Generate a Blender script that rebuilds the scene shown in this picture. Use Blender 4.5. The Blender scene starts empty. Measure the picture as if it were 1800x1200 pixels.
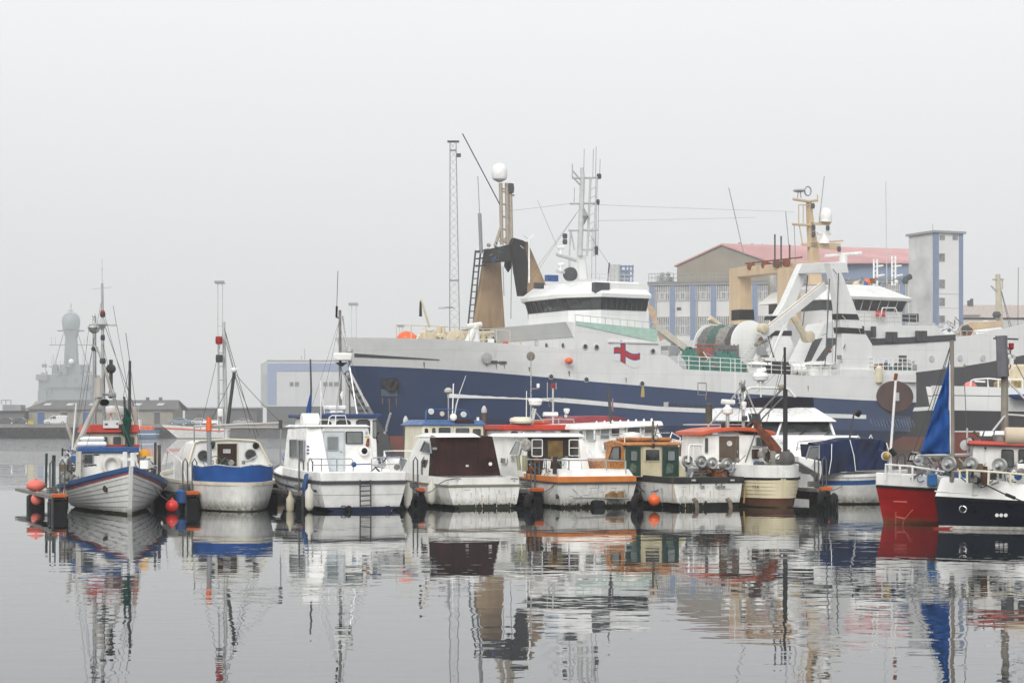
import bpy, math, random
from mathutils import Vector, Matrix
random.seed(7)
S = bpy.context.scene
COL = S.collection
R = math.radians
pi = math.pi

# ---------------------------------------------------------------- camera, sky, sun, exposure
FPX, CX, HY, CAMZ = 3500.0, 900.0, 750.0, 2.13
cam_data = bpy.data.cameras.new('camera')
cam = bpy.data.objects.new('camera', cam_data); COL.objects.link(cam)
cam.location = (0, 0, CAMZ); cam.rotation_euler = (R(90), 0, 0)
cam_data.sensor_width = 36; cam_data.lens = 70
cam_data.shift_y = 150 / 1800.0
cam_data.clip_start = 0.5; cam_data.clip_end = 12000
S.camera = cam

SUN_EL, SUN_AZ = R(34), R(196)          # soft light from behind and left of the camera
world = bpy.data.worlds.new('World'); S.world = world; world.use_nodes = True
wn, wl = world.node_tree.nodes, world.node_tree.links
wn.clear()
sky = wn.new('ShaderNodeTexSky'); sky.sky_type = 'NISHITA'; sky.sun_disc = False
sky.sun_elevation = SUN_EL; sky.sun_rotation = SUN_AZ; sky.dust_density = 4.0; sky.air_density = 1.0
mixs = wn.new('ShaderNodeMix'); mixs.data_type = 'RGBA'
mixs.inputs[0].default_value = 0.93
wl.new(sky.outputs[0], mixs.inputs[6])
mixs.inputs[7].default_value = (6.95, 7.02, 7.08, 1)      # the even white of a fog bank
# a fog bank is a little darker low down than overhead
wtc = wn.new('ShaderNodeTexCoord'); wsp = wn.new('ShaderNodeSeparateXYZ'); wl.new(wtc.outputs['Generated'], wsp.inputs[0])
wmr = wn.new('ShaderNodeMapRange'); wl.new(wsp.outputs[2], wmr.inputs[0])
for i, v in enumerate((0.0, .24, .72, 1.02)): wmr.inputs[i + 1].default_value = v
wmm = wn.new('ShaderNodeVectorMath'); wmm.operation = 'SCALE'; wl.new(mixs.outputs[2], wmm.inputs[0]); wl.new(wmr.outputs[0], wmm.inputs['Scale'])
bgn = wn.new('ShaderNodeBackground'); bgn.inputs[1].default_value = 0.1
wl.new(wmm.outputs[0], bgn.inputs[0])
wo = wn.new('ShaderNodeOutputWorld'); wl.new(bgn.outputs[0], wo.inputs[0])

sd = bpy.data.lights.new('sun', 'SUN'); sd.energy = 1.5; sd.angle = R(35); sd.color = (1, .975, .94)
sun = bpy.data.objects.new('sun', sd); COL.objects.link(sun)
sun.rotation_euler = (R(90) - SUN_EL, 0, pi - SUN_AZ)
sun.location = (0, -30, 60)

S.view_settings.view_transform = 'Standard'; S.view_settings.look = 'None'
S.view_settings.gamma = 1; S.view_settings.use_curve_mapping = False
S.view_settings.exposure = 0.54
S.render.engine = 'CYCLES'
S.cycles.use_denoising = True
S.cycles.max_bounces = 6; S.cycles.diffuse_bounces = 3; S.cycles.glossy_bounces = 4
S.cycles.transmission_bounces = 3; S.cycles.volume_bounces = 0; S.cycles.transparent_max_bounces = 8
S.cycles.caustics_reflective = False; S.cycles.caustics_refractive = False

# ---------------------------------------------------------------- helpers
def at(px, py, D):
    return Vector(((px - CX) / FPX * D, D, CAMZ - (py - HY) / FPX * D))

class Fr:
    """an upright frame: x right, y ahead, z up, turned by rz about z"""
    def __init__(s, o, rz=0):
        s.o = Vector(o); s.c, s.s = math.cos(rz), math.sin(rz); s.rz = rz
    def p(s, x, y, z):
        return Vector((s.o.x + x * s.c - y * s.s, s.o.y + x * s.s + y * s.c, s.o.z + z))
    def _ray(s, px, py):
        d = ((px - CX) / FPX, 1.0, -(py - HY) / FPX)
        o = (0 - s.o.x, 0 - s.o.y, CAMZ - s.o.z)
        lo = (o[0] * s.c + o[1] * s.s, -o[0] * s.s + o[1] * s.c, o[2])
        ld = (d[0] * s.c + d[1] * s.s, -d[0] * s.s + d[1] * s.c, d[2])
        return lo, ld
    def Y(s, px, py, y0):          # local point of the plane y = y0 seen at a pixel
        o, d = s._ray(px, py); t = (y0 - o[1]) / d[1]
        return (o[0] + d[0] * t, y0, o[2] + d[2] * t)
    def X(s, px, py, x0):
        o, d = s._ray(px, py); t = (x0 - o[0]) / d[0]
        return (x0, o[1] + d[1] * t, o[2] + d[2] * t)
    def wY(s, px, py, y0): return s.p(*s.Y(px, py, y0))
    def wX(s, px, py, x0): return s.p(*s.X(px, py, x0))
W = Fr((0, 0, 0))

class MB:
    def __init__(s, fr=W): s.v = []; s.f = []; s.m = []; s.fr = fr
    def add(s, vs, fs, m=0, world=False):
        b = len(s.v)
        s.v += [Vector(p) for p in vs] if world else [s.fr.p(*p) for p in vs]
        for f in fs: s.f.append([i + b for i in f]); s.m.append(m)
        return s
    def hexa(s, p, m=0, world=False):     # 4 bottom then 4 top, both counterclockwise from above
        return s.add(p, [(3, 2, 1, 0), (4, 5, 6, 7), (0, 1, 5, 4), (1, 2, 6, 5), (2, 3, 7, 6), (3, 0, 4, 7)], m, world)
    def box(s, x0, x1, y0, y1, z0, z1, m=0):
        return s.hexa([(x0, y0, z0), (x1, y0, z0), (x1, y1, z0), (x0, y1, z0),
                       (x0, y0, z1), (x1, y0, z1), (x1, y1, z1), (x0, y1, z1)], m)
    def frus(s, b, zb, t, zt, m=0):       # b, t = (x0, x1, y0, y1)
        return s.hexa([(b[0], b[2], zb), (b[1], b[2], zb), (b[1], b[3], zb), (b[0], b[3], zb),
                       (t[0], t[2], zt), (t[1], t[2], zt), (t[1], t[3], zt), (t[0], t[3], zt)], m)
    def prismx(s, poly, x0, x1, m=0, sx=1.0):     # polygon in (y, z) pushed along x
        n = len(poly)
        vs = [(x0, a, b) for a, b in poly] + [(x1, a, b) for a, b in poly]
        fs = [tuple(range(n))[::-1], tuple(range(n, 2 * n))] + [(i, (i + 1) % n, n + (i + 1) % n, n + i) for i in range(n)]
        return s.add(vs, fs, m)
    def prismy(s, poly, y0, y1, m=0):
        n = len(poly)
        vs = [(a, y0, b) for a, b in poly] + [(a, y1, b) for a, b in poly]
        fs = [tuple(range(n)), tuple(range(n, 2 * n))[::-1]] + [(i, n + i, n + (i + 1) % n, (i + 1) % n) for i in range(n)]
        return s.add(vs, fs, m)
    def prismz(s, poly, z0, z1, m=0):
        n = len(poly)
        vs = [(a, b, z0) for a, b in poly] + [(a, b, z1) for a, b in poly]
        fs = [tuple(range(n))[::-1], tuple(range(n, 2 * n))] + [(i, (i + 1) % n, n + (i + 1) % n, n + i) for i in range(n)]
        return s.add(vs, fs, m)
    def plate(s, pts, th, m=0, world=True):       # planar polygon given thickness away from the camera
        P = [Vector(p) for p in pts] if world else [s.fr.p(*p) for p in pts]
        n = nrm(P)
        k = len(P)
        vs = P + [p - n * th for p in P]
        fs = [tuple(range(k)), tuple(range(k, 2 * k))[::-1]] + [(i, k + i, k + (i + 1) % k, (i + 1) % k) for i in range(k)]
        return s.add(vs, fs, m, True)
    def tube(s, pts, r, n=6, m=0, r2=None, world=False, closed=False):
        P = [Vector(p) if world else s.fr.p(*p) for p in pts]
        k = len(P); base = len(s.v); ref = None
        for i, p in enumerate(P):
            a = P[i - 1] if (i > 0 or closed) else P[i]
            b = P[(i + 1) % k] if (i < k - 1 or closed) else P[i]
            t = (b - a).normalized() if (b - a).length > 1e-9 else Vector((0, 0, 1))
            if ref is None: ref = Vector((0, 0, 1)) if abs(t.z) < .9 else Vector((1, 0, 0))
            u = t.cross(ref).normalized(); w = u.cross(t); ref = w
            rr = r if r2 is None else r + (r2 - r) * i / max(1, k - 1)
            for j in range(n):
                a_ = 2 * pi * (j + .5) / n
                s.v.append(p + u * (math.cos(a_) * rr) + w * (math.sin(a_) * rr))
        for i in range(k if closed else k - 1):
            for j in range(n):
                q = base + i * n; e = base + ((i + 1) % k) * n
                s.f.append([q + j, q + (j + 1) % n, e + (j + 1) % n, e + j]); s.m.append(m)
        if not closed:
            s.f.append([base + j for j in range(n)][::-1]); s.m.append(m)
            s.f.append([base + (k - 1) * n + j for j in range(n)]); s.m.append(m)
        return s
    def lathe(s, prof, c, ax=(0, 0, 1), n=16, m=0, world=False, mats=None):   # prof: (radius, height along ax)
        c = Vector(c) if world else s.fr.p(*c)
        ax = Vector(ax)
        if not world: ax = s.fr.p(*ax) - s.fr.p(0, 0, 0)
        ax.normalize()
        u = ax.cross(Vector((0, 0, 1)) if abs(ax.z) < .9 else Vector((1, 0, 0))).normalized(); w = ax.cross(u)
        base = len(s.v)
        for r, h in prof:
            for j in range(n):
                a = 2 * pi * j / n
                s.v.append(c + ax * h + u * (math.cos(a) * r) + w * (math.sin(a) * r))
        for i in range(len(prof) - 1):
            for j in range(n):
                s.f.append([base + i * n + j, base + i * n + (j + 1) % n, base + (i + 1) * n + (j + 1) % n, base + (i + 1) * n + j])
                s.m.append(mats[i] if mats else m)
        s.f.append([base + j for j in range(n)][::-1]); s.m.append(mats[0] if mats else m)
        s.f.append([base + (len(prof) - 1) * n + j for j in range(n)]); s.m.append(mats[-1] if mats else m)
        return s
    def ball(s, c, r, m=0, world=False, n=14, sz=1.0, jit=0):
        pr = [(max(.02 * r, r * math.sin(pi * i / 9)), -r * sz * math.cos(pi * i / 9)) for i in range(10)]
        return s.lathe(pr, c, (0, 0, 1), n, m, world)
    def grid(s, rows, m=0, world=False, wrap=False):      # rows of points, all of one length
        base = len(s.v); w = len(rows[0])
        for r_ in rows: s.v += [Vector(p) if world else s.fr.p(*p) for p in r_]
        for i in range(len(rows) - 1):
            for j in range(w if wrap else w - 1):
                s.f.append([base + i * w + j, base + i * w + (j + 1) % w, base + (i + 1) * w + (j + 1) % w, base + (i + 1) * w + j]); s.m.append(m)
        return s

def nrm(P):                                # Newell normal turned towards the camera's side
    n = Vector((0, 0, 0))
    for i in range(len(P)):
        a, b = P[i], P[(i + 1) % len(P)]
        n += Vector(((a.y - b.y) * (a.z + b.z), (a.z - b.z) * (a.x + b.x), (a.x - b.x) * (a.y + b.y)))
    n.normalize()
    c = sum(P, Vector()) / len(P)
    if n.dot(Vector((0, 0, CAMZ)) - c) < 0: n = -n
    return n

ROOT = {}
def thing(name, label, cat, loc, group=None):
    o = bpy.data.objects.new(name, None); COL.objects.link(o)
    o.location = loc; o.empty_display_size = .2
    o['label'] = label; o['category'] = cat
    if group: o['group'] = group
    ROOT[o] = Vector(loc)
    return o
def _mesh(name, mb, mats, off, sharp=38):
    me = bpy.data.meshes.new(name)
    me.from_pydata([tuple(v - off) for v in mb.v], [], mb.f)
    if not isinstance(mats, (list, tuple)): mats = [mats]
    for m in mats: me.materials.append(m)
    me.polygons.foreach_set('material_index', mb.m)
    me.polygons.foreach_set('use_smooth', [True] * len(me.polygons))
    me.set_sharp_from_angle(angle=R(sharp))
    me.update()
    return me
def bevel(o, w, seg=2):
    b = o.modifiers.new('bevel', 'BEVEL'); b.width = w; b.segments = seg; b.limit_method = 'ANGLE'; b.angle_limit = R(35)
    return o
def part(name, mb, mats, parent, bev=0, label=None, kind=None, sharp=38):
    off = ROOT[parent]
    o = bpy.data.objects.new(name, _mesh(name, mb, mats, off, sharp)); COL.objects.link(o)
    o.parent = parent; ROOT[o] = off
    if bev: bevel(o, bev)
    if label: o['label'] = label
    if kind: o['kind'] = kind
    return o
def single(name, mb, mats, label, cat, group=None, bev=0, loc=None, sharp=38):
    if loc is None:
        xs = [v.x for v in mb.v]; ys = [v.y for v in mb.v]
        loc = Vector(((min(xs) + max(xs)) / 2, (min(ys) + max(ys)) / 2, min(v.z for v in mb.v)))
    o = bpy.data.objects.new(name, _mesh(name, mb, mats, Vector(loc), sharp)); COL.objects.link(o)
    o.location = loc; o['label'] = label; o['category'] = cat
    if group: o['group'] = group
    if bev: bevel(o, bev)
    ROOT[o] = Vector(loc)
    return o
def struct(name, mb, mats, sharp=38):
    o = bpy.data.objects.new(name, _mesh(name, mb, mats, Vector((0, 0, 0)), sharp)); COL.objects.link(o)
    o['kind'] = 'structure'; ROOT[o] = Vector((0, 0, 0))
    return o
def dup(o, loc, label=None, rz=0, sc=1.0, parent=None):      # a thing with copies of its parts and sub-parts
    c = o.copy(); COL.objects.link(c)
    if parent is None:
        c.location = loc; c.rotation_euler = (0, 0, rz); c.scale = (sc, sc, sc)
        if label: c['label'] = label
    else: c.parent = parent
    for ch in list(o.children): dup(ch, None, parent=c)
    return c

# ---------------------------------------------------------------- materials
_MC = {}
def M(name, col, rough=.5, metal=0.0, var=.14, vs=2.5, dirt=0.0, dcol=(.10, .075, .05), streak=True, wl=0.0, wlh=.22,
      bump=0.0, bs=30, spec=.5, coat=0.0, plate=0.0, top=None):
    if name in _MC: return _MC[name]
    if rough >= .5 and spec == .5: spec = .22
    m = bpy.data.materials.new(name); m.use_nodes = True
    nt = m.node_tree; N, L = nt.nodes, nt.links
    b = N['Principled BSDF']
    b.inputs['Roughness'].default_value = rough; b.inputs['Metallic'].default_value = metal
    b.inputs['Specular IOR Level'].default_value = spec
    b.inputs['Coat Weight'].default_value = coat
    tc = N.new('ShaderNodeTexCoord')
    def noise(scale, detail=5, vec=None):
        n = N.new('ShaderNodeTexNoise'); n.inputs['Scale'].default_value = scale; n.inputs['Detail'].default_value = detail
        L.new(vec or tc.outputs['Object'], n.inputs['Vector']); return n.outputs['Fac']
    def rng(src, a, b_, c, d):
        n = N.new('ShaderNodeMapRange'); L.new(src, n.inputs[0])
        for i, v in enumerate((a, b_, c, d)): n.inputs[i + 1].default_value = v
        return n.outputs[0]
    def mix(fac, a, b_):
        n = N.new('ShaderNodeMix'); n.data_type = 'RGBA'
        for sock, v in ((0, fac), (6, a), (7, b_)):
            if isinstance(v, tuple): n.inputs[sock].default_value = (v + (1,))[:4]
            elif isinstance(v, (int, float)): n.inputs[sock].default_value = v
            else: L.new(v, n.inputs[sock])
        return n.outputs[2]
    def mul(a, b_):
        n = N.new('ShaderNodeMath'); n.operation = 'MULTIPLY'
        for i, v in enumerate((a, b_)):
            if isinstance(v, (int, float)): n.inputs[i].default_value = v
            else: L.new(v, n.inputs[i])
        return n.outputs[0]
    c0 = tuple(x * (1 - var) for x in col); c1 = tuple(min(1, x * (1 + var * .6)) for x in col)
    base = mix(rng(noise(vs, 7), .3, .7, 0, 1), c0, c1)
    if dirt:
        if streak:
            mp = N.new('ShaderNodeMapping'); mp.inputs['Scale'].default_value = (3.2, 3.2, .35)
            L.new(tc.outputs['Object'], mp.inputs[0]); f = noise(vs * 1.2, 6, mp.outputs[0])
        else: f = noise(vs * 1.7, 8)
        f2 = mul(rng(f, .52, .78, 0, 1), rng(noise(vs * .4, 3), .35, .65, .15, 1))
        if streak:                      # runs show on walls, hardly on flat tops
            gn = N.new('ShaderNodeNewGeometry'); sn = N.new('ShaderNodeSeparateXYZ'); L.new(gn.outputs['Normal'], sn.inputs[0])
            ab = N.new('ShaderNodeMath'); ab.operation = 'ABSOLUTE'; L.new(sn.outputs[2], ab.inputs[0])
            f2 = mul(f2, rng(ab.outputs[0], .12, .5, 1, .12))
        base = mix(mul(f2, dirt), base, dcol)
    if wl:
        g = N.new('ShaderNodeNewGeometry'); sp = N.new('ShaderNodeSeparateXYZ'); L.new(g.outputs['Position'], sp.inputs[0])
        f = mul(rng(sp.outputs[2], wlh * .15, wlh, 1, 0), rng(noise(vs * 3, 6), .3, .6, .35, 1))
        base = mix(mul(f, wl), base, (.085, .078, .028))
    if top:                             # soot blown down from the exhaust above
        gt = N.new('ShaderNodeNewGeometry'); st_ = N.new('ShaderNodeSeparateXYZ'); L.new(gt.outputs['Position'], st_.inputs[0])
        hz_ = N.new('ShaderNodeMath'); hz_.operation = 'ADD'; L.new(st_.outputs[2], hz_.inputs[0]); L.new(rng(noise(.8, 5), .3, .7, -1.4, 1.4), hz_.inputs[1])
        base = mix(rng(hz_.outputs[0], top[0], top[1], 0, .92), base, (.035, .03, .028))
    if plate:                           # steel plating: faint seams and dished plates
        mp = N.new('ShaderNodeMapping'); mp.vector_type = 'POINT'; mp.inputs['Rotation'].default_value = (0, 0, R(-30)); L.new(tc.outputs['Object'], mp.inputs[0])
        s3 = N.new('ShaderNodeSeparateXYZ'); L.new(mp.outputs[0], s3.inputs[0]); c3 = N.new('ShaderNodeCombineXYZ'); L.new(s3.outputs[0], c3.inputs[0]); L.new(s3.outputs[2], c3.inputs[1])
        br = N.new('ShaderNodeTexBrick'); L.new(c3.outputs[0], br.inputs[0])
        br.inputs['Scale'].default_value = 1; br.inputs['Brick Width'].default_value = 5.2; br.inputs['Row Height'].default_value = 1.55; br.inputs['Mortar Size'].default_value = .022; br.inputs['Mortar Smooth'].default_value = .6
        base = mix(mul(br.outputs['Fac'], plate), base, tuple(x * .55 for x in col))
        ht = N.new('ShaderNodeMath'); ht.operation = 'ADD'; L.new(mul(br.outputs['Fac'], -.25), ht.inputs[0]); L.new(noise(.9, 2), ht.inputs[1])
        bn = N.new('ShaderNodeBump'); bn.inputs['Strength'].default_value = .35; bn.inputs['Distance'].default_value = .09
        L.new(ht.outputs[0], bn.inputs['Height']); L.new(bn.outputs[0], b.inputs['Normal'])
    L.new(base, b.inputs['Base Color'])
    L.new(rng(noise(vs * 2, 4), .3, .7, max(.02, rough - .12), min(1, rough + .12)), b.inputs['Roughness'])
    if bump:
        bn = N.new('ShaderNodeBump'); bn.inputs['Strength'].default_value = bump; bn.inputs['Distance'].default_value = .02
        L.new(noise(bs, 6), bn.inputs['Height']); L.new(bn.outputs[0], b.inputs['Normal'])
    _MC[name] = m
    return m
white = M('white paint', (.84, .84, .81), .38, dirt=.30, wl=.75)
white2 = M('clean white paint', (.87, .87, .85), .3, dirt=.12, wl=.6)
cream = M('cream paint', (.74, .69, .54), .42, dirt=.35, wl=.7)
hullwhite = M('weathered hull white', (.76, .76, .73), .42, dirt=.6, vs=4, dcol=(.22, .17, .1), wl=.95, wlh=.3)
rubber = M('black rubber', (.007, .007, .008), .6, var=.3)
black = M('black paint', (.009, .009, .010), .5)
dgrey = M('dark grey paint', (.07, .073, .078), .5, dirt=.3)
grey = M('grey paint', (.30, .31, .32), .5, dirt=.35)
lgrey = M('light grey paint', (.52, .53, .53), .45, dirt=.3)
steel = M('galvanised steel', (.42, .43, .43), .35, .7, dirt=.35)
chrome = M('stainless steel', (.62, .62, .62), .22, .9)
alum = M('old aluminium', (.50, .51, .50), .42, .6, dirt=.3)
wood = M('varnished wood', (.42, .17, .04), .3, var=.35, vs=5, dirt=.3, coat=.4)
oldwood = M('weathered wood', (.16, .12, .08), .75, var=.4, dirt=.4)
brown = M('brown door', (.045, .024, .018), .5, var=.25, dirt=.3)
maroon = M('maroon canvas', (.032, .013, .011), .75, var=.3, vs=2, dirt=.25, dcol=(.2, .05, .03), bump=.5, bs=7)
bluecan = M('blue canvas', (.012, .07, .26), .65, var=.25, vs=3, bump=.5, bs=6)
navycan = M('navy canvas', (.007, .016, .055), .7, var=.7, vs=2, bump=.7, bs=5)
blackcan = M('black canvas', (.007, .007, .014), .75, var=.3)
blue = M('blue paint', (.02, .085, .25), .4, dirt=.35, dcol=(.1, .1, .09))
red = M('red paint', (.52, .045, .025), .45, dirt=.3)
orangered = M('orange red paint', (.62, .10, .035), .45, dirt=.3)
orange = M('orange paint', (.62, .20, .035), .42, dirt=.25)
buoyred = M('red buoy plastic', (.70, .035, .03), .35, var=.15, dirt=.25)
buoyorange = M('orange buoy plastic', (.80, .13, .02), .35, var=.15, dirt=.25)
glass = M('dark glass', (.045, .05, .052), .05, var=.95, vs=2.2, spec=.9)  # strong mottling paints pale interior reflections into the glass colour
glassp = M('pale glass', (.20, .225, .225), .08, var=.4, vs=1.5, spec=.8)
rope = M('rope', (.20, .19, .17), .9, var=.3)
wire = M('wire', (.09, .09, .09), .6)
rust = M('rust', (.20, .065, .025), .85, var=.4, vs=6)
green = M('green net', (.05, .18, .14), .85, var=.5, vs=8, bump=1, bs=20)
dgreen = M('dark green paint', (.012, .045, .035), .4, dirt=.4)

# ---------------------------------------------------------------- shared small parts
def roundpoly(P, r, k=3):
    out = []
    n = len(P)
    for i in range(n):
        a, b, c = P[i - 1], P[i], P[(i + 1) % n]
        d1, d2 = (a - b), (c - b)
        q = min(r, d1.length * .45, d2.length * .45)
        p1, p2 = b + d1.normalized() * q, b + d2.normalized() * q
        for j in range(k + 1):
            t = j / k
            out.append(p1 * (1 - t) ** 2 + b * 2 * t * (1 - t) + p2 * t * t)
    return out
def win(root, P, frame=rubber, pane=glass, fw=.035, r=.06, out=.018, name='window', label=None, out_n=None):
    """a window on a wall: a frame ring standing proud and a glass pane inside it; P = world corners"""
    P = [Vector(p) for p in P]
    n = out_n or nrm(P)
    c = sum(P, Vector()) / len(P)
    O = roundpoly(P, r) if r else P
    I = [c + (p - c) * max(.5, 1 - fw / max(.05, (p - c).length)) for p in O]
    k = len(O)
    mb = MB()
    vs = [p - n * .01 for p in O] + [p + n * out for p in O] + [p + n * out for p in I] + [p - n * .01 for p in I]
    fs = []
    for a in range(3):
        for i in range(k): fs.append((a * k + i, a * k + (i + 1) % k, (a + 1) * k + (i + 1) % k, (a + 1) * k + i))
    mb.add(vs, fs, 0, True)
    f = part(name, mb, frame, root, label=label)
    g = MB().add([p + n * out * .35 for p in I], [tuple(range(k))], 0, True)
    part('pane', g, pane, f)
    return f
def rail(root, lines, r=.016, mat=chrome, name='rail', n=6):
    mb = MB()
    for l in lines: mb.tube(l, r, n, world=True)
    return part(name, mb, mat, root)
def railing(root, P, h, nposts, r=.016, mat=chrome, bars=1, name='railing'):
    """a guard rail above the world polyline P"""
    mb = MB(); P = [Vector(p) for p in P]; up = Vector((0, 0, 1))
    for b in range(bars): mb.tube([p + up * (h * (b + 1) / bars) for p in P], r, 6, world=True)
    L = [(P[i + 1] - P[i]).length for i in range(len(P) - 1)]; T = sum(L)
    for k in range(nposts):
        d = T * k / max(1, nposts - 1); i = 0
        while i < len(L) - 1 and d > L[i]: d -= L[i]; i += 1
        p = P[i].lerp(P[i + 1], min(1, d / L[i]))
        mb.tube([p, p + up * h], r, 6, world=True)
    return part(name, mb, mat, root)
def sag(a, b, s=.1, n=10):
    a, b = Vector(a), Vector(b)
    return [a.lerp(b, i / n) - Vector((0, 0, s * 4 * (i / n) * (1 - i / n))) for i in range(n + 1)]
def stays(root, pairs, r=.007, mat=wire, name='stay'):
    for a, b in pairs: part(name, MB().tube(sag(a, b, .03, 6), r, 4, world=True), mat, root)
def hullform(fr, L, B, levels, stern=.85, mid=.35, bp=2.2, rake=.6, trake=.12, full=.25, bowv=.8, nst=20, lap=0, mats=None, lapmat=None, spow=1.0):
    """lofted hull, stern at y=0 and bow at y=L; levels = functions z(t) from keel to sheer; mats = material index per band"""
    zk, zs = levels[0], levels[-1]
    def plan(t):
        if t < mid: return stern + (1 - stern) * math.sin(pi / 2 * t / mid) ** spow
        return max(.012, 1 - ((t - mid) / (1 - mid)) ** bp)
    def pt(t, z, side=1, off=0):
        u = max(0.0, min(1.0, (z - zk(t)) / (zs(t) - zk(t))))
        k = max(0, (t - .3) / .7)
        if stern < .3: k = max(k, max(0, (.35 - t) / .35) * .9)
        p = full + (bowv - full) * k ** 1.3
        x = B / 2 * plan(t) * (.03 + .97 * u ** p) + off
        w = max(0, (t - .55) / .45) ** 2
        y = t * L + rake * z * w - trake * z * max(0, 1 - t / .3) ** 2
        return (side * x, y, z)
    mb = MB(fr)
    ts = [1 - (1 - i / nst) ** 1.35 if stern >= .3 else .5 - .5 * math.cos(pi * i / nst) for i in range(nst + 1)]
    for side in (1, -1):
        for b in range(len(levels) - 1):
            lo = [pt(t, levels[b](t), side, lap) for t in ts]; hi = [pt(t, levels[b + 1](t), side) for t in ts]
            if side < 0: lo, hi = lo[::-1], hi[::-1]
            mb.grid([lo, hi], mats[b] if mats else 0)
            if lap and b:
                un = [pt(t, levels[b](t), side) for t in ts]
                if side < 0: un = un[::-1]
                mb.grid([un, lo], lapmat or 0)
    if True:                               # transom, or the narrow stern post
        for b in range(len(levels) - 1):
            a0, a1 = pt(0, levels[b](0), -1, lap), pt(0, levels[b](0), 1, lap)
            b0, b1 = pt(0, levels[b + 1](0), -1), pt(0, levels[b + 1](0), 1)
            mb.add([a0, a1, b1, b0], [(0, 1, 2, 3)], mats[b] if mats else 0)
    mb.pt = pt; mb.ts = ts; mb.zs = zs; mb.L = L; mb.plan = plan
    return mb
def deckmb(h, fr, dz=-.03, t0=0, t1=1):
    mb = MB(fr); rows = []
    for t in h.ts:
        if t0 <= t <= t1:
            a = h.pt(t, h.zs(t) + dz * .2, 1); rows.append([(-a[0] * .97, a[1], h.zs(t) + dz), (0, a[1], h.zs(t) + dz + .03), (a[0] * .97, a[1], h.zs(t) + dz)])
    return mb.grid(rows)
def sheerband(h, fr, dz0, dz1, off, m=0, transom=True, t0=0.0, t1=1.0):
    """a rubbing strake / cap standing proud of the hull along the sheer"""
    mb = MB(fr)
    ts = [t for t in h.ts if t0 - 1e-6 <= t <= t1 + 1e-6]
    for side in (1, -1):
        rows = []
        for t in ts:
            z = h.zs(t); lo = h.pt(t, z + dz0, side, off); hi = h.pt(t, z + min(0, dz1), side, off)
            inn = h.pt(t, z + min(0, dz1), side, -.05)
            rows.append([(h.pt(t, z + dz0, side, -.02)), lo, (hi[0], hi[1], z + dz1), (inn[0], inn[1], z + dz1), (inn[0], inn[1], z + dz0)])
        if side < 0: rows = rows[::-1]
        mb.grid(rows, m)
    if transom and t0 == 0:
        z = h.zs(0); a = h.pt(0, z, 1)
        mb.box(-a[0] - off, a[0] + off, a[1] - off - .01, a[1] + .06, z + dz0, z + dz1, m)
    return mb
def reel(root, c, ax, r=.155, mat=alum, name='jigging_reel'):
    """a line reel: thin dished disc with rim and hub"""
    c = Vector(c); ax = Vector(ax).normalized()
    pr = [(r * .2, -.06), (r * .95, -.05), (r, -.035), (r * .8, -.02), (r * .8, .02), (r, .035), (r * .95, .05), (r * .6, .03), (r * .3, .06), (r * .22, .12), (r * .05, .125)]
    o = part(name, MB().lathe(pr, c, ax, 20, world=True), mat, root)
    part('bracket', MB().tube([c - ax * .05, c - ax * .05 - Vector((0, 0, r * 1.7))], .03, 6, world=True), dgrey, o)
    return o
def lamp(root, c, ax, r=.07, name='work_light', mat=black):
    c = Vector(c)
    o = part(name, MB().lathe([(r * .4, -.1), (r, -.03), (r, .02)], c, ax, 12, world=True), mat, root)
    part('lens', MB().lathe([(r * .86, .021), (r * .8, .028)], c, ax, 12, world=True), lgrey, o)
    return o
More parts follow.
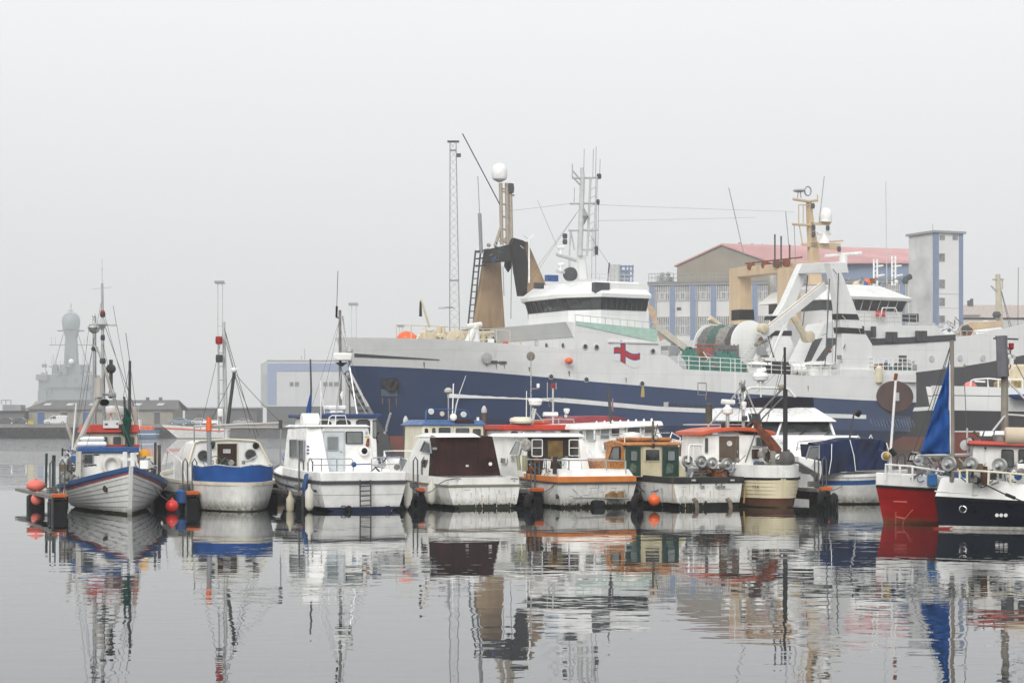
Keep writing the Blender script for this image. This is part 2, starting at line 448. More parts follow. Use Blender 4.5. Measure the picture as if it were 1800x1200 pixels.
# ================================================================ setting: water, quays
def watermat():
    m = bpy.data.materials.new('harbour water'); m.use_nodes = True
    N, L = m.node_tree.nodes, m.node_tree.links
    b = N['Principled BSDF']
    b.inputs['Base Color'].default_value = (.020, .027, .030, 1)
    b.inputs['Roughness'].default_value = .0; b.inputs['IOR'].default_value = 1.62
    b.inputs['Specular IOR Level'].default_value = .62
    tc = N.new('ShaderNodeTexCoord')
    def noise(sc, det, vec=(1, 1, 1), rot=0, dist=0.0):
        mp = N.new('ShaderNodeMapping'); mp.inputs['Scale'].default_value = vec; mp.inputs['Rotation'].default_value = (0, 0, rot)
        L.new(tc.outputs['Object'], mp.inputs[0])
        n = N.new('ShaderNodeTexNoise'); n.inputs['Scale'].default_value = sc; n.inputs['Detail'].default_value = det
        n.inputs['Roughness'].default_value = .45; n.inputs['Distortion'].default_value = dist
        L.new(mp.outputs[0], n.inputs[0]); return n.outputs[0]
    def bumpn(h, strength, dist, prev=None):
        n = N.new('ShaderNodeBump'); n.inputs['Distance'].default_value = dist
        if isinstance(strength, (int, float)): n.inputs['Strength'].default_value = strength
        else: L.new(strength, n.inputs['Strength'])
        L.new(h, n.inputs['Height'])
        if prev: L.new(prev, n.inputs['Normal'])
        return n.outputs[0]
    mask = N.new('ShaderNodeMapRange')           # breezy patches and slick ones
    L.new(noise(.07, 3, (1, .6, 1), .3), mask.inputs[0])
    mask.inputs[1].default_value = .38; mask.inputs[2].default_value = .62
    mask.inputs[3].default_value = .18; mask.inputs[4].default_value = 1.0
    b1 = bumpn(noise(.38, 2, (1, 1.3, 1), .2), .7, .010)
    b2 = bumpn(noise(1.5, 2, (.8, 1.2, 1), -.15, .4), mask.outputs[0], .0056, b1)
    b3 = bumpn(noise(4.5, 2, (.7, 1.2, 1), .1), mask.outputs[0], .0007, b2)
    g = N.new('ShaderNodeNewGeometry'); sp = N.new('ShaderNodeSeparateXYZ'); L.new(g.outputs['Position'], sp.inputs[0])
    far = N.new('ShaderNodeMapRange'); L.new(sp.outputs[1], far.inputs[0])       # the open basin beyond the pontoon is breezier
    far.inputs[1].default_value = 62; far.inputs[2].default_value = 120
    b4 = bumpn(noise(.9, 3, (.7, 1.2, 1), .2), far.outputs[0], .15, b3)
    L.new(b4, b.inputs['Normal'])
    return m
wm = MB()
wm.add([(-500, -60, 0), (500, -60, 0), (500, 1200, 0), (-500, 1200, 0)], [(0, 1, 2, 3)])
struct('water', wm, watermat())

concrete = M('quay concrete', (.24, .235, .225), .85, var=.25, vs=.6, dirt=.6, dcol=(.09, .08, .07), bump=.4, bs=4)
darkstone = M('dark quay wall', (.10, .10, .10), .85, var=.35, vs=.8, dirt=.6, dcol=(.03, .03, .03), bump=.6, bs=3)
asphalt = M('quay asphalt', (.10, .10, .10), .85, var=.2, vs=.3)
QD, QZ = 370.0, 2.5
q = MB()
q.box(-420, -62, QD, QD + 480, -.7, QZ, 0)
q.box(-62, 40, QD + 22, QD + 480, -.7, QZ, 0)
q.box(-420, -62, QD - .6, QD, QZ - .5, QZ + .15, 1)
q.box(-62, 40, QD + 21.4, QD + 22, QZ - .5, QZ + .15, 1)
struct('quay_ground', q, [darkstone, concrete])
TF = Fr((-9.0, 150.0, 0), R(30))            # the big trawlers' frame: x runs aft along the blue trawler, y away from the camera
q = MB(TF)
q.prismz([(22, 32), (300, 32), (550, 465), (272, 465)], -.7, 3.0, 0)
q.prismz([(22, 31.4), (300, 31.4), (300, 32), (22, 32)], 2.4, 3.3, 1)
struct('quay_pavement', q, [asphalt, concrete])

# tyres along the far quay wall
tyre0 = None
for k in range(34):
    px = 4 + k * 13.3
    if px > 300 and px < 316: continue
    x = (px - CX) / FPX * QD
    if x > -62.5: continue
    p = Vector((x, QD - .75, 1.05))
    if tyre0 is None:
        tyre0 = single('fender_tyre', MB().lathe([(.35, -.2), (.62, -.22), (.75, -.1), (.75, .1), (.62, .22), (.35, .2), (.35, -.2)], p, (0, 1, 0), 14, world=True), rubber,
                       'black fender tyre hung in a row on the far quay wall', 'tyre', 'tyres along the far quay', loc=p)
    else: dup(tyre0, p)

# ---- warehouse on the far quay
WD = 400.0
def wx(px, D=WD): return (px - CX) / FPX * D
def wz(py, D=WD): return CAMZ - (py - HY) / FPX * D
plaster = M('grey plaster', (.30, .285, .24), .85, var=.15, vs=.4, dirt=.4)
slate = M('dark roof sheeting', (.12, .118, .118), .7, var=.2, vs=.3, dirt=.3)
shed = thing('warehouse', 'long low warehouse with grey pitched roof and roof hatches on the far quay', 'warehouse', (wx(180), WD + 5, QZ))
x0, x1 = wx(50), wx(304)
mb = MB().box(x0, x1, WD, WD + 12, QZ - .1, wz(718.5))
part('wall', mb, plaster, shed)
e, rz_ = wz(719), wz(702.5)
mb = MB(); th = .18
mb.hexa([(x0 - .8, WD - .6, e - .15), (x1 + 1.2, WD - .6, e - .15), (x1 + .2, WD + 6, rz_ - .15), (x0 + 2.6, WD + 6, rz_ - .15),
         (x0 - .8, WD - .6, e + .05), (x1 + 1.2, WD - .6, e + .05), (x1 + .2, WD + 6, rz_ + .05), (x0 + 2.6, WD + 6, rz_ + .05)], world=True)
mb.hexa([(x0 + 2.6, WD + 6, rz_ - .15), (x1 + .2, WD + 6, rz_ - .15), (x1 + 1.2, WD + 12.6, e - .15), (x0 - .8, WD + 12.6, e - .15),
         (x0 + 2.6, WD + 6, rz_ + .05), (x1 + .2, WD + 6, rz_ + .05), (x1 + 1.2, WD + 12.6, e + .05), (x0 - .8, WD + 12.6, e + .05)], world=True)
rf = part('roof', mb, slate, shed)
part('gable', MB().prismx([(WD, e - .2), (WD + 12, e - .2), (WD + 6, rz_ - .2)], x1 - .1, x1 + .05), plaster, shed)
part('gable', MB().prismx([(WD, e - .2), (WD + 12, e - .2), (WD + 6, rz_ - .2)], x0 - .05, x0 + 1.9), plaster, shed)
for px in (78, 118, 158, 238, 278):
    part('skylight', MB().hexa([(wx(px) - .75, WD + 2.1, e + 1.0 - .3), (wx(px) + .55, WD + 2.1, e + .7), (wx(px) + .75, WD + 3.6, e + 1.0), (wx(px) - .55, WD + 3.6, e + 1.0),
        (wx(px) - .75, WD + 2.1, e + .85), (wx(px) + .55, WD + 2.1, e + .85), (wx(px) + .75, WD + 3.6, e + 1.25), (wx(px) - .55, WD + 3.6, e + 1.25)], world=True), lgrey, rf)
for px in (250, 273):
    part('chimney', MB().box(wx(px) - .3, wx(px) + .3, WD + 5.7, WD + 6.3, rz_ - .3, rz_ + .6), slate, rf)
for px, w, m in ((72, 6, blue), (113, 5.5, dgrey), (152, 6, blue), (276, 5, dgrey)):
    d = part('door', MB().box(wx(px - w), wx(px + w), WD - .08, WD + .05, QZ, wz(724)), m, shed)
    part('door_frame', MB().box(wx(px - w) - .12, wx(px + w) + .12, WD - .05, WD + .03, wz(724), wz(724) + .15), lgrey, d)
for px in (98, 215, 235):
    win(shed, [Vector((wx(px - 3), WD - .03, wz(735))), Vector((wx(px + 3), WD - .03, wz(735))), Vector((wx(px + 3), WD - .03, wz(727))), Vector((wx(px - 3), WD - .03, wz(727)))], lgrey, glass, .08, 0)

# low dark shed at the left edge
o = thing('boat_shed', 'dark low shed with a flat roof beside the long warehouse', 'shed', (wx(15), WD, QZ))
part('wall', MB().box(wx(-30), wx(46), WD - 2, WD + 10, QZ - .1, wz(722)), slate, o)
part('roof', MB().prismx([(WD - 2.6, wz(723)), (WD + 10.5, wz(723)), (WD + 10.5, wz(720.5)), (WD - 2.6, wz(721.5))], wx(-30), wx(48)), dgrey, o)
part('roof_hut', MB().box(wx(0), wx(32), WD + 2, WD + 6, wz(722), wz(711)), grey, o)
rail(o, [[Vector((wx(a), WD + 1, wz(711))), Vector((wx(a), WD + 1, wz(703)))] for a in (0, 8, 17)] + [[Vector((wx(0), WD + 1, wz(703))), Vector((wx(17), WD + 1, wz(703)))]], .09, grey, 'roof_rail')
o = thing('quay_store', 'long low grey store beyond the white patrol boat', 'shed', (wx(380), WD + 40, QZ))
part('wall', MB().box(wx(325, 440), wx(452, 440), WD + 40, WD + 50, QZ - .1, wz(718, 440)), slate, o)
part('roof', MB().box(wx(323, 440), wx(452, 440), WD + 39.4, WD + 50.5, wz(718, 440), wz(715.5, 440)), grey, o)
for px in (350, 372, 400): part('door', MB().box(wx(px - 4, 440), wx(px + 4, 440), WD + 39.9, WD + 40.1, QZ, wz(727, 440)), dgrey, o)

# ---- vehicles
def vehicle(px, D, ln, prof, wins, col, name, label, cat, fl=1):
    """a side-on vehicle: body profile, glass, wheels; fl=-1 faces the other way"""
    X = wx(px, D)
    root = thing(name, label, cat, (X, D, QZ))
    F = Fr((X, D, QZ), 0)
    b = MB(F).prismy([(fl * a, z) for a, z in prof][::fl], -.85, .85)
    part('body', b, col, root, bev=.07)
    for w_ in wins:
        part('window', MB(F).prismy([(fl * a, z) for a, z in w_][::fl], -.865, .865), glass, root)
    for a in (-ln * .31, ln * .31):
        wh = part('wheel', MB(F).lathe([(.1, -.9), (.33, -.9), (.35, -.8), (.35, -.65), (.1, -.65)], (fl * a, 0, .34), (0, 1, 0), 14), rubber, root)
        part('rim', MB(F).lathe([(.2, -.905), (.18, -.915)], (fl * a, 0, .34), (0, 1, 0), 12), alum, wh)
    part('headlight', MB(F).box(min(fl * ln * -.495, fl * ln * -.45), max(fl * ln * -.495, fl * ln * -.45), -.8, -.5, .62, .78), lgrey, root)
    part('bumper', MB(F).box(min(fl * ln * -.51, fl * ln * -.47), max(fl * ln * -.51, fl * ln * -.47), -.82, .82, .3, .5), dgrey, root)
vanprof = [(-2.25, .32), (2.2, .32), (2.2, 1.75), (2.05, 1.88), (-.35, 1.88), (-.75, 1.8), (-1.35, 1.15), (-2.15, .98), (-2.28, .7)]
carprof = [(-2.15, .3), (2.1, .3), (2.15, .8), (1.95, .95), (1.35, 1.02), (.75, 1.42), (-.45, 1.44), (-1.05, 1.02), (-2.0, .86), (-2.2, .6)]
vw = [[(-1.2, 1.18), (-.62, 1.72), (-.62, 1.2)], [(-.55, 1.2), (-.55, 1.72), (.1, 1.72), (.1, 1.2)]]
cw = [[(-.9, 1.05), (-.42, 1.36), (.1, 1.36), (.1, 1.05)], [(.16, 1.05), (.16, 1.36), (.7, 1.34), (1.15, 1.05)]]
vwhite = M('van white', (.72, .73, .74), .25, dirt=.1, coat=.6); cblue = M('car pale blue', (.19, .26, .33), .25, coat=.6); cdark = M('car dark', (.05, .055, .06), .25, coat=.6)
csilver = M('car silver', (.42, .44, .45), .25, .3, coat=.6)
VD = 388.0
vehicle(99, VD, 4.5, vanprof, vw, vwhite, 'parked_van', 'white delivery van parked in front of the warehouse', 'van')
vehicle(213, VD + 2, 4.3, carprof, cw, csilver, 'parked_car', 'silver car parked by the warehouse behind the blue and white dinghy', 'car')
vehicle(316, VD + 6, 4.4, carprof, cw, cblue, 'parked_car', 'pale blue saloon car parked at the warehouse gable', 'car')
vehicle(352, VD + 30, 4.4, carprof, cw, vwhite, 'parked_car', 'white car parked beyond the white patrol boat', 'car', -1)
vehicle(10, VD - 4, 4.4, carprof, cw, cdark, 'parked_car', 'dark car parked in front of the low dark flat roofed shed', 'car')
vehicle(36, VD - 3, 4.3, carprof, cw, cdark, 'parked_car', 'dark car parked beside the yellow grit box', 'car', -1)
vehicle(428, VD + 34, 4.3, carprof, cw, csilver, 'parked_car', 'silver grey car parked beside the blue framed hall', 'car')
single('grit_box', MB().box(wx(49, 380), wx(59, 380), 380, 381, QZ, wz(740, 380)).box(wx(48.5, 380), wx(59.5, 380), 379.9, 381.1, wz(740, 380), wz(739, 380)), M('yellow plastic', (.55, .42, .05), .5), 'yellow grit box standing on the edge of the far quay', 'box', bev=.05)

# ---- blue framed hall
HD = 420.0
h = thing('quay_hall', 'white hall with a broad blue frame and small windows at the far quay', 'hall', (wx(550, HD), HD, QZ))
hx0, hx1, hz = wx(485 - 15, HD), wx(662, HD), wz(634, HD)
zb = wz(714, HD)
pan = M('pale ribbed cladding', (.60, .61, .62), .5, var=.06, vs=.2, dirt=.2)
hb = M('hall blue cladding', (.28, .34, .47), .5, var=.06, dirt=.15); hg = M('hall plinth', (.12, .125, .13), .8, dirt=.4)
part('wall', MB().box(hx0, hx1, HD, HD + 26, zb, hz), pan, h)
part('side_wall', MB().hexa([(wx(453, HD), HD + 5, zb), (hx0 - .01, HD + .02, zb), (hx0 - .01, HD + 26, zb), (wx(453, HD), HD + 26, zb),
    (wx(453, HD), HD + 5, wz(638, HD)), (hx0 - .01, HD + .02, hz), (hx0 - .01, HD + 26, hz), (wx(453, HD), HD + 26, wz(638, HD))], world=True), pan, h)
part('side_door', MB().hexa([(wx(457, HD), HD + 3.3, zb), (wx(467, HD), HD + .7, zb), (wx(467, HD), HD + .9, zb), (wx(457, HD), HD + 3.5, zb),
    (wx(457, HD), HD + 3.3, wz(657, HD)), (wx(467, HD), HD + .7, wz(657, HD)), (wx(467, HD), HD + .9, wz(657, HD)), (wx(457, HD), HD + 3.5, wz(657, HD))], world=True), lgrey, h)
fm = MB()
fm.box(hx0, wx(486, HD), HD - .12, HD, wz(711, HD), wz(638, HD)).box(wx(486, HD), hx1, HD - .12, HD, wz(652.5, HD), wz(638, HD))
part('blue_frame', fm, hb, h)
sl = MB()
for k in range(14):
    z = wz(710 - k * 4.1, HD); sl.box(wx(486, HD), hx1, HD - .05, HD, z, z + .1)
part('ribs', sl, pan, h)
part('plinth', MB().box(hx0 - .1, hx1, HD - .3, HD + 26, QZ - .1, zb), hg, h)
part('roof_trim', MB().box(hx0 - .1, hx1, HD - .2, HD + 26, hz, hz + .25), lgrey, h)
for a, b in ((509, 516), (518, 526), (568, 576), (578, 585), (587, 596)):
    win(h, [Vector((wx(a, HD), HD - .06, wz(679, HD))), Vector((wx(b, HD), HD - .06, wz(679, HD))), Vector((wx(b, HD), HD - .06, wz(671, HD))), Vector((wx(a, HD), HD - .06, wz(671, HD)))], lgrey, glassp, .06, 0)
rail(h, [[Vector((wx(527, HD), HD + 3, hz)), Vector((wx(527, HD), HD + 3, wz(624, HD)))], [Vector((wx(533, HD), HD + 3, hz)), Vector((wx(533, HD), HD + 3, wz(612, HD)))]], .07, grey, 'roof_vent')

# ---- light masts
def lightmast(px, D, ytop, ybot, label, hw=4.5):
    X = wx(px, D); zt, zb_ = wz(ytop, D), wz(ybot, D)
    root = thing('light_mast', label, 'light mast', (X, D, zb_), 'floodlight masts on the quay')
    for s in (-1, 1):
        part('pole', MB().tube([(X + s * hw / FPX * D, D, zb_), (X + s * hw * .9 / FPX * D, D, zt)], .09, 6), lgrey, root)  # pale grey paints in fog fade beyond what the even haze gives
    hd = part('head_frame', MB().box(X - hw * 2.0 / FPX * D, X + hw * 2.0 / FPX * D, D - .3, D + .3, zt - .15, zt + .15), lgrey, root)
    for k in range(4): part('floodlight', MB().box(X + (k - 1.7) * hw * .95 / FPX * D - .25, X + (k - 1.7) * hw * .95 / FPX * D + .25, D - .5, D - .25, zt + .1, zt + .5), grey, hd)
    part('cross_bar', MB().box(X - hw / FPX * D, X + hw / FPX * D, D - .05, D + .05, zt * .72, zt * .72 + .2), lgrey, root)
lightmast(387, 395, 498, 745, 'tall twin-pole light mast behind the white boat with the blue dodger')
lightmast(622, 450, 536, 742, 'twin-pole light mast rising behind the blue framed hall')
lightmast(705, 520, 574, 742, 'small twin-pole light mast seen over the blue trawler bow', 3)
# lattice mast behind the trawler's foredeck
X, D = wx(798, 212), 212.0
zt, zb_ = wz(250, D), 3.0
root = thing('lattice_mast', 'tall slender lattice mast behind the foredeck of the blue trawler', 'mast', (X, D, zb_))
mb = MB(); br = MB()
wt, wb_ = .32, .62
for sx, sy in ((-1, -1), (1, -1), (1, 1), (-1, 1)):
    mb.tube([(X + sx * wb_ + .15, D + sy * wb_, zb_), (X + sx * wt - .1, D + sy * wt, zt)], .04, 5)
def lv(k, sx, sy):
    t = k / 34.0; w_ = wb_ + (wt - wb_) * t
    return (X + sx * w_ + .15 - .25 * t, D + sy * w_, zb_ + (zt - zb_) * t)
for k in range(34):
    for (a, b) in (((-1, -1), (1, -1)), ((1, -1), (1, 1)), ((1, 1), (-1, 1)), ((-1, 1), (-1, -1))):
        br.tube([lv(k, *(a if k % 2 else b)), lv(k + 1, *(b if k % 2 else a))], .022, 4)
    if k in (17, 33):
        for (a, b) in (((-1, -1), (1, -1)), ((1, -1), (1, 1)), ((1, 1), (-1, 1)), ((-1, 1), (-1, -1))): br.tube([lv(k, *a), lv(k, *b)], .07, 4)
part('legs', mb, grey, root); part('bracing', br, grey, root)
part('head_frame', MB().box(X - .7, X + .55, D - .4, D + .4, zt, zt + .12), dgrey, root)
part('floodlight', MB().box(X + .3, X + .75, D - .6, D - .2, wz(277, D), wz(271, D)), dgrey, root)
a_ = part('lamp_arm', MB().tube([(X, D - .6, wz(541, D)), (X - 1.2, D - .8, wz(541, D))], .05, 6), dgrey, root)
part('street_light', MB().box(X - 1.6, X - .9, D - 1.0, D - .6, wz(543.5, D), wz(540.5, D)), lgrey, a_)

# ---- warship beyond the warehouse
SD = 1050.0; KS = SD / 640
navy = M('navy grey', (.17, .205, .215), .55, var=.08, vs=.1, dirt=.2)
navyd = M('navy dark grey', (.12, .14, .15), .6, var=.1)
sh = thing('warship', 'grey warship with a domed radar tower fading into the fog behind the warehouse', 'warship', (wx(115, SD), SD, 0))
def sxz(px, py): return wx(px, SD), wz(py, SD)
def sblock(name, a, b, yb, yt, y0, y1, m=navy, inset=0, parent=sh):
    x0, z0 = sxz(a, yb); x1, z1 = sxz(b, yt); i = inset * SD / FPX
    return part(name, MB().frus((x0, x1, SD + y0, SD + y1), z0, (x0 + i, x1 - i, SD + y0 + i, SD + y1 - i), z1), m, parent)
hl = MB()
hw = wx(168, SD) - wx(60, SD)
rows = []
for t in [i / 10 for i in range(11)]:
    w_ = (hw / 2) * (1 - t ** 2.6) + .1; y = SD - 30 + 70 * (1 - t); cxm = wx(115, SD)
    rows.append([(cxm - w_ * .8, y, -.6), (cxm - w_, y, 12 + 2 * t), (cxm + w_, y, 12 + 2 * t), (cxm + w_ * .8, y, -.6)])
hl.grid(rows); hl.add([rows[0][0], rows[0][1], rows[0][2], rows[0][3]], [(0, 1, 2, 3)])
part('hull', hl, navy, sh)
sblock('deckhouse', 70, 158, 735, 690, 0, 20)
bw = sblock('bridge', 66, 164, 690, 658, 2, 18)
for k in range(12):
    a = 76 + k * 6.6; part('window', MB().box(wx(a, SD), wx(a + 4.6, SD), SD + 1.9, SD + 2.02, wz(686, SD), wz(682.5, SD)), navyd, bw)
for px, w_ in ((113, 4), (132, 3.2)): part('hatch', MB().box(wx(px - w_, SD), wx(px + w_, SD), SD + 1.9, SD + 2.02, wz(672, SD), wz(664, SD)), navyd, bw)
sblock('deck_rail', 80, 158, 676, 681, 1.2, 1.5)
sblock('side_sponson', 63, 83, 668, 658, 0, 12); sblock('side_sponson', 67, 82, 706, 686, -1, 8)
sblock('mast_base', 100, 140, 658, 640, 4, 12, inset=2)
tw = sblock('radar_tower', 108, 131, 642, 586, 5, 11, inset=2.6)
part('tower_top', MB().frus((wx(110.5, SD), wx(128.5, SD), SD + 5.5, SD + 10.5), wz(592, SD), (wx(106, SD), wx(132.5, SD), SD + 4.8, SD + 11.2), wz(577, SD)).lathe([(4.0, -.5), (4.3, 0), (3.4, 2.2)], (wx(119, SD), SD + 8, wz(577, SD)), n=20), navy, tw)
part('radome', MB().lathe([(a * KS, b * KS) for a, b in [(2.2, -2.9), (2.75, -1.9), (2.98, 0), (2.85, 1.0), (2.3, 2.1), (1.4, 2.75), (.3, 3.0)]], (wx(119, SD), SD + 8, wz(563.5, SD)), n=24), M('radome grey green', (.20, .255, .27), .45, var=.05), sh)
part('top_antenna', MB().tube([(wx(119, SD), SD + 8, wz(547, SD)), (wx(119, SD), SD + 8, wz(532, SD))], .2, 5).box(wx(113, SD), wx(123, SD), SD + 7.9, SD + 8.1, wz(545, SD), wz(543.5, SD)), navyd, sh)
for a, b, y in ((81, 158, 606), (90, 152, 644)): part('yard', MB().box(wx(a, SD), wx(b, SD), SD + 7, SD + 7.3, wz(y, SD), wz(y - 1.3, SD)), navyd, sh)
for a in (85, 92, 148, 153, 143): part('whip_antenna', MB().tube([(wx(a, SD), SD + 7, wz(606, SD)), (wx(a, SD), SD + 7, wz(590 + (a % 7), SD))], .1, 4), navyd, sh)
for a, b in ((106, 91), (132, 150)):
    part('brace', MB().tube([(wx(a, SD), SD + 7, wz(585, SD)), (wx(b, SD), SD + 6, wz(642, SD))], .22, 5), navyd, sh)
for a in (100, 138): part('platform', MB().box(wx(a - 4, SD), wx(a + 4, SD), SD + 6, SD + 9, wz(581, SD), wz(579, SD)), navyd, sh)
part('small_radome', MB().ball((wx(123, SD), SD + 3, wz(635, SD)), 1.5), white2, sh)
for a in (93, 147): sblock('gun_director', a - 5, a + 5, 655, 640, 4, 9, navy, 1.2)
for a in (80, 90, 104, 140, 150, 158): part('stanchion', MB().tube([(wx(a, SD), SD + 3, wz(658, SD)), (wx(a, SD), SD + 3, wz(652, SD))], .35, 5), navyd, sh)

rw_ = random.Random(8)
for k in range(26):
    px, py = rw_.uniform(68, 158), rw_.choice((657, 645, 681, 690, 706)); w_, h_ = rw_.uniform(1.2, 4), rw_.uniform(2, 7)
    sblock('deck_gear', px - w_, px + w_, py, py - h_, rw_.uniform(-1.5, 2.5), rw_.uniform(3, 6), rw_.choice((navy, navyd)), .5)
for k in range(14):
    px = rw_.uniform(70, 160); part('whip_antenna', MB().tube([(wx(px, SD), SD + 4, wz(660, SD)), (wx(px + rw_.uniform(-2, 2), SD), SD + 4, wz(rw_.uniform(615, 645), SD))], .12, 4), navyd, sh)

# ---- small craft at the far quay
pb = thing('patrol_boat', 'white patrol boat with an orange stripe moored at the far quay', 'boat', (wx(355, 360), 360, 0))
F = Fr((wx(402, 362), 362, 0), R(90))
hf = hullform(F, 9.2, 2.8, [lambda t: -.4, lambda t: .1, lambda t: 1.25 + .45 * t * t, lambda t: 1.5 + .55 * t * t, lambda t: 1.85 + .7 * t * t], mats=[2, 0, 1, 0], rake=1.2)
part('hull', hf, [white2, buoyorange, dgrey], pb); part('deck', deckmb(hf, F), lgrey, pb)
part('cabin', MB(F).frus((-1.0, 1.0, 1.2, 5.4), 1.7, (-.85, .85, 1.5, 4.7), 3.1), white2, pb, bev=.15)
part('windscreen', MB(F).box(-1.02, -.9, 2, 4.8, 2.35, 2.8), glass, pb)
part('mast', MB(F).tube([(0, 2, 3.1), (0, 2, 6.5)], .05, 6).tube([(-.6, 2, 5), (.6, 2, 5)], .04, 5), lgrey, pb)
part('roof_rack', MB(F).box(-.6, .6, 1.8, 3.6, 3.15, 3.35), white2, pb, bev=.05)
db = thing('fishing_boat', 'small blue and white fishing boat with orange tubs at the far quay', 'boat', (wx(262, 355), 355, 0))
F = Fr((wx(276, 356), 356, 0), R(80))
hf = hullform(F, 5, 2.2, [lambda t: -.4, lambda t: .1, lambda t: .75, lambda t: .95, lambda t: 1.5 + .5 * t * t], mats=[0, 0, 1, 0])
part('hull', hf, [M('dinghy blue', (.10, .20, .36), .5, dirt=.3), white], db); part('deck', deckmb(hf, F), lgrey, db)
part('wheelhouse', MB(F).frus((-.6, .6, 3, 4.4), 1.5, (-.55, .55, 3.1, 4.3), 3.4), white, db, bev=.06)
for k in range(3):
    part('tub', MB(F).frus((-.8, .1, .6 + k * .8, 1.3 + k * .8), 1.5, (-.9, .2, .5 + k * .8, 1.35 + k * .8), 2.3), buoyorange, db, bev=.1)
part('mast', MB(F).tube([(0, 3.5, 3.4), (0, 3.5, 6)], .04, 5), lgrey, db)
# ================================================================ the blue trawler
tblue = M('trawler blue', (.012, .037, .115), .42, var=.14, vs=.5, dirt=.4, dcol=(.05, .05, .06), plate=.35)
twhite = M('trawler white', (.76, .77, .76), .42, var=.05, vs=.5, dirt=.3, dcol=(.34, .27, .18), plate=.3)
tred = M('trawler boot red', (.19, .055, .04), .7, var=.25, vs=.8, dirt=.5, wl=.8, wlh=.7)
twhite2 = M('trawler roof white', (.84, .84, .83), .35, var=.04, vs=.3, dirt=.1, streak=False)
tcream = M('trawler cream gear', (.66, .58, .42), .5, var=.15, dirt=.6, dcol=(.25, .12, .05))
tgrn = M('pale green trim', (.42, .62, .52), .45, dirt=.2)
twin = M('bridge glass', (.022, .025, .028), .08, var=.3, vs=.8, spec=.7)
T1 = thing('trawler', 'big blue and white stern trawler with a painted red cross flag on its side', 'trawler', TF.p(26, 0, 0))
BM = 12.0
def loft(fr, stem, Le, zsheer, x_end, hb, levels, mats, nst=44, flare=1.0, stern_cut=5.0):
    """ship hull: stem(z) x of the bow edge, Le(z) entrance length, levels z(x); bow at low x"""
    mb = MB(fr)
    def pt(i, b, side):
        t = (i / nst) ** 1.35
        z0 = levels[b](0)
        # follow the station in x first, then take z at that x
        x = stem(levels[b](stem(z0))) ; xs = x
        x = xs + (x_end - xs) * t
        z = levels[b](x); xs = stem(z); x = xs + (x_end - xs) * t
        s = min(1, (x - xs) / Le(z))
        w = hb * (1 - (1 - s) ** 2.1) ** .72
        a = max(0, (x - (x_end - stern_cut)) / stern_cut)
        w *= 1 - (.10 + (.5 if z < 1 else .12 if z < 4 else 0)) * a ** 2
        if z < 1.5: w *= .93
        return (x, side * max(.04, w), z)
    for side in (-1, 1):
        for b in range(len(levels) - 1):
            lo = [pt(i, b, side) for i in range(nst + 1)]; hi = [pt(i, b + 1, side) for i in range(nst + 1)]
            if side > 0: lo, hi = lo[::-1], hi[::-1]
            mb.grid([lo, hi], mats[b])
    for b in range(len(levels) - 1):
        mb.add([pt(nst, b, -1), pt(nst, b, 1), pt(nst, b + 1, 1), pt(nst, b + 1, -1)], [(0, 1, 2, 3)], mats[b])
    mb.pt = pt; mb.nst = nst
    return mb
def lin(*k):       # piecewise linear z(x)
    def f(x):
        if x <= k[0][0]: return k[0][1]
        for (a, b), (c, d) in zip(k, k[1:]):
            if x <= c: return b + (d - b) * (x - a) / (c - a)
        return k[-1][1]
    return f
def zside(px, py, y=-6.0): return TF.Y(px, py, y)[::2]      # (x, z) on the port side plane
XS = TF.Y(1612, 700, -5.5)[0]                                # stern
xf = zside(1010, 640)[0]                                     # front of the superstructure
xb = zside(1178, 640)[0]                                     # its after end
stem = lambda z: -4.7 * max(0, min(1, (z - 1.2) / 7.4)) ** .82
Le = lambda z: 21 - 9 * max(0, min(1, z / 8.6))
blueTop = lin((-5, 6.75), (4, 6.25), (14, 5.55), (26, 4.85), (40, 4.35), (XS, 4.2))
st1 = lin((-5, 4.75), (8, 4.55), (20, 3.72), (34, 3.28), (XS, 3.0)); st0 = lambda x: st1(x) - .34
boot = lin((-5, 1.55), (20, 1.1), (XS, .8))
sheer = lin((-5, 8.75), (3, 8.5), (10, 8.1), (18, 7.75), (xf, 7.7), (xb, 7.7), (xb + .6, 6.65), (XS - 12, 6.3), (XS, 6.55))
sheer0 = lin((-5, 7.6), (4, 7.2), (14, 6.6), (26, 5.8), (40, 5.3), (XS, 5.4))
levels = [lambda x: -.6, lambda x: 0.0, boot, lambda x: boot(x) * .5 + st0(x) * .5, st0, st1, blueTop, sheer0, sheer]
hull = loft(TF, stem, Le, sheer, XS, BM / 2, levels, [0, 0, 1, 1, 1, 1, 2, 2])
hobj = part('hull', hull, [tred, tblue, twhite], T1, sharp=50)
def hside(px, py, off=.03):
    """(x, y, z) of the port shell at a pixel, found by walking the shell"""
    y = -6.0
    for _ in range(12):
        x, _y, z = TF.Y(px, py, y)
        xs = stem(z); s = max(0, min(1, (x - xs) / Le(z))); y = -6.0 * (1 - (1 - s) ** 2.1) ** .72
    return (x, y - off, z)
# white stripe amidships
sm = MB(TF); r0, r1 = [], []
for k in range(31):
    px = 786 + (1522 - 786) * k / 30
    x = zside(px, 700)[0]
    x, y, z = hside(px, 693 + 39 * (k / 30) ** .8, .04)
    r0.append((x, y, st0(x))); r1.append((x, y, st1(x)))
sm.grid([r0, r1]); part('hull_stripe', sm, twhite, T1)
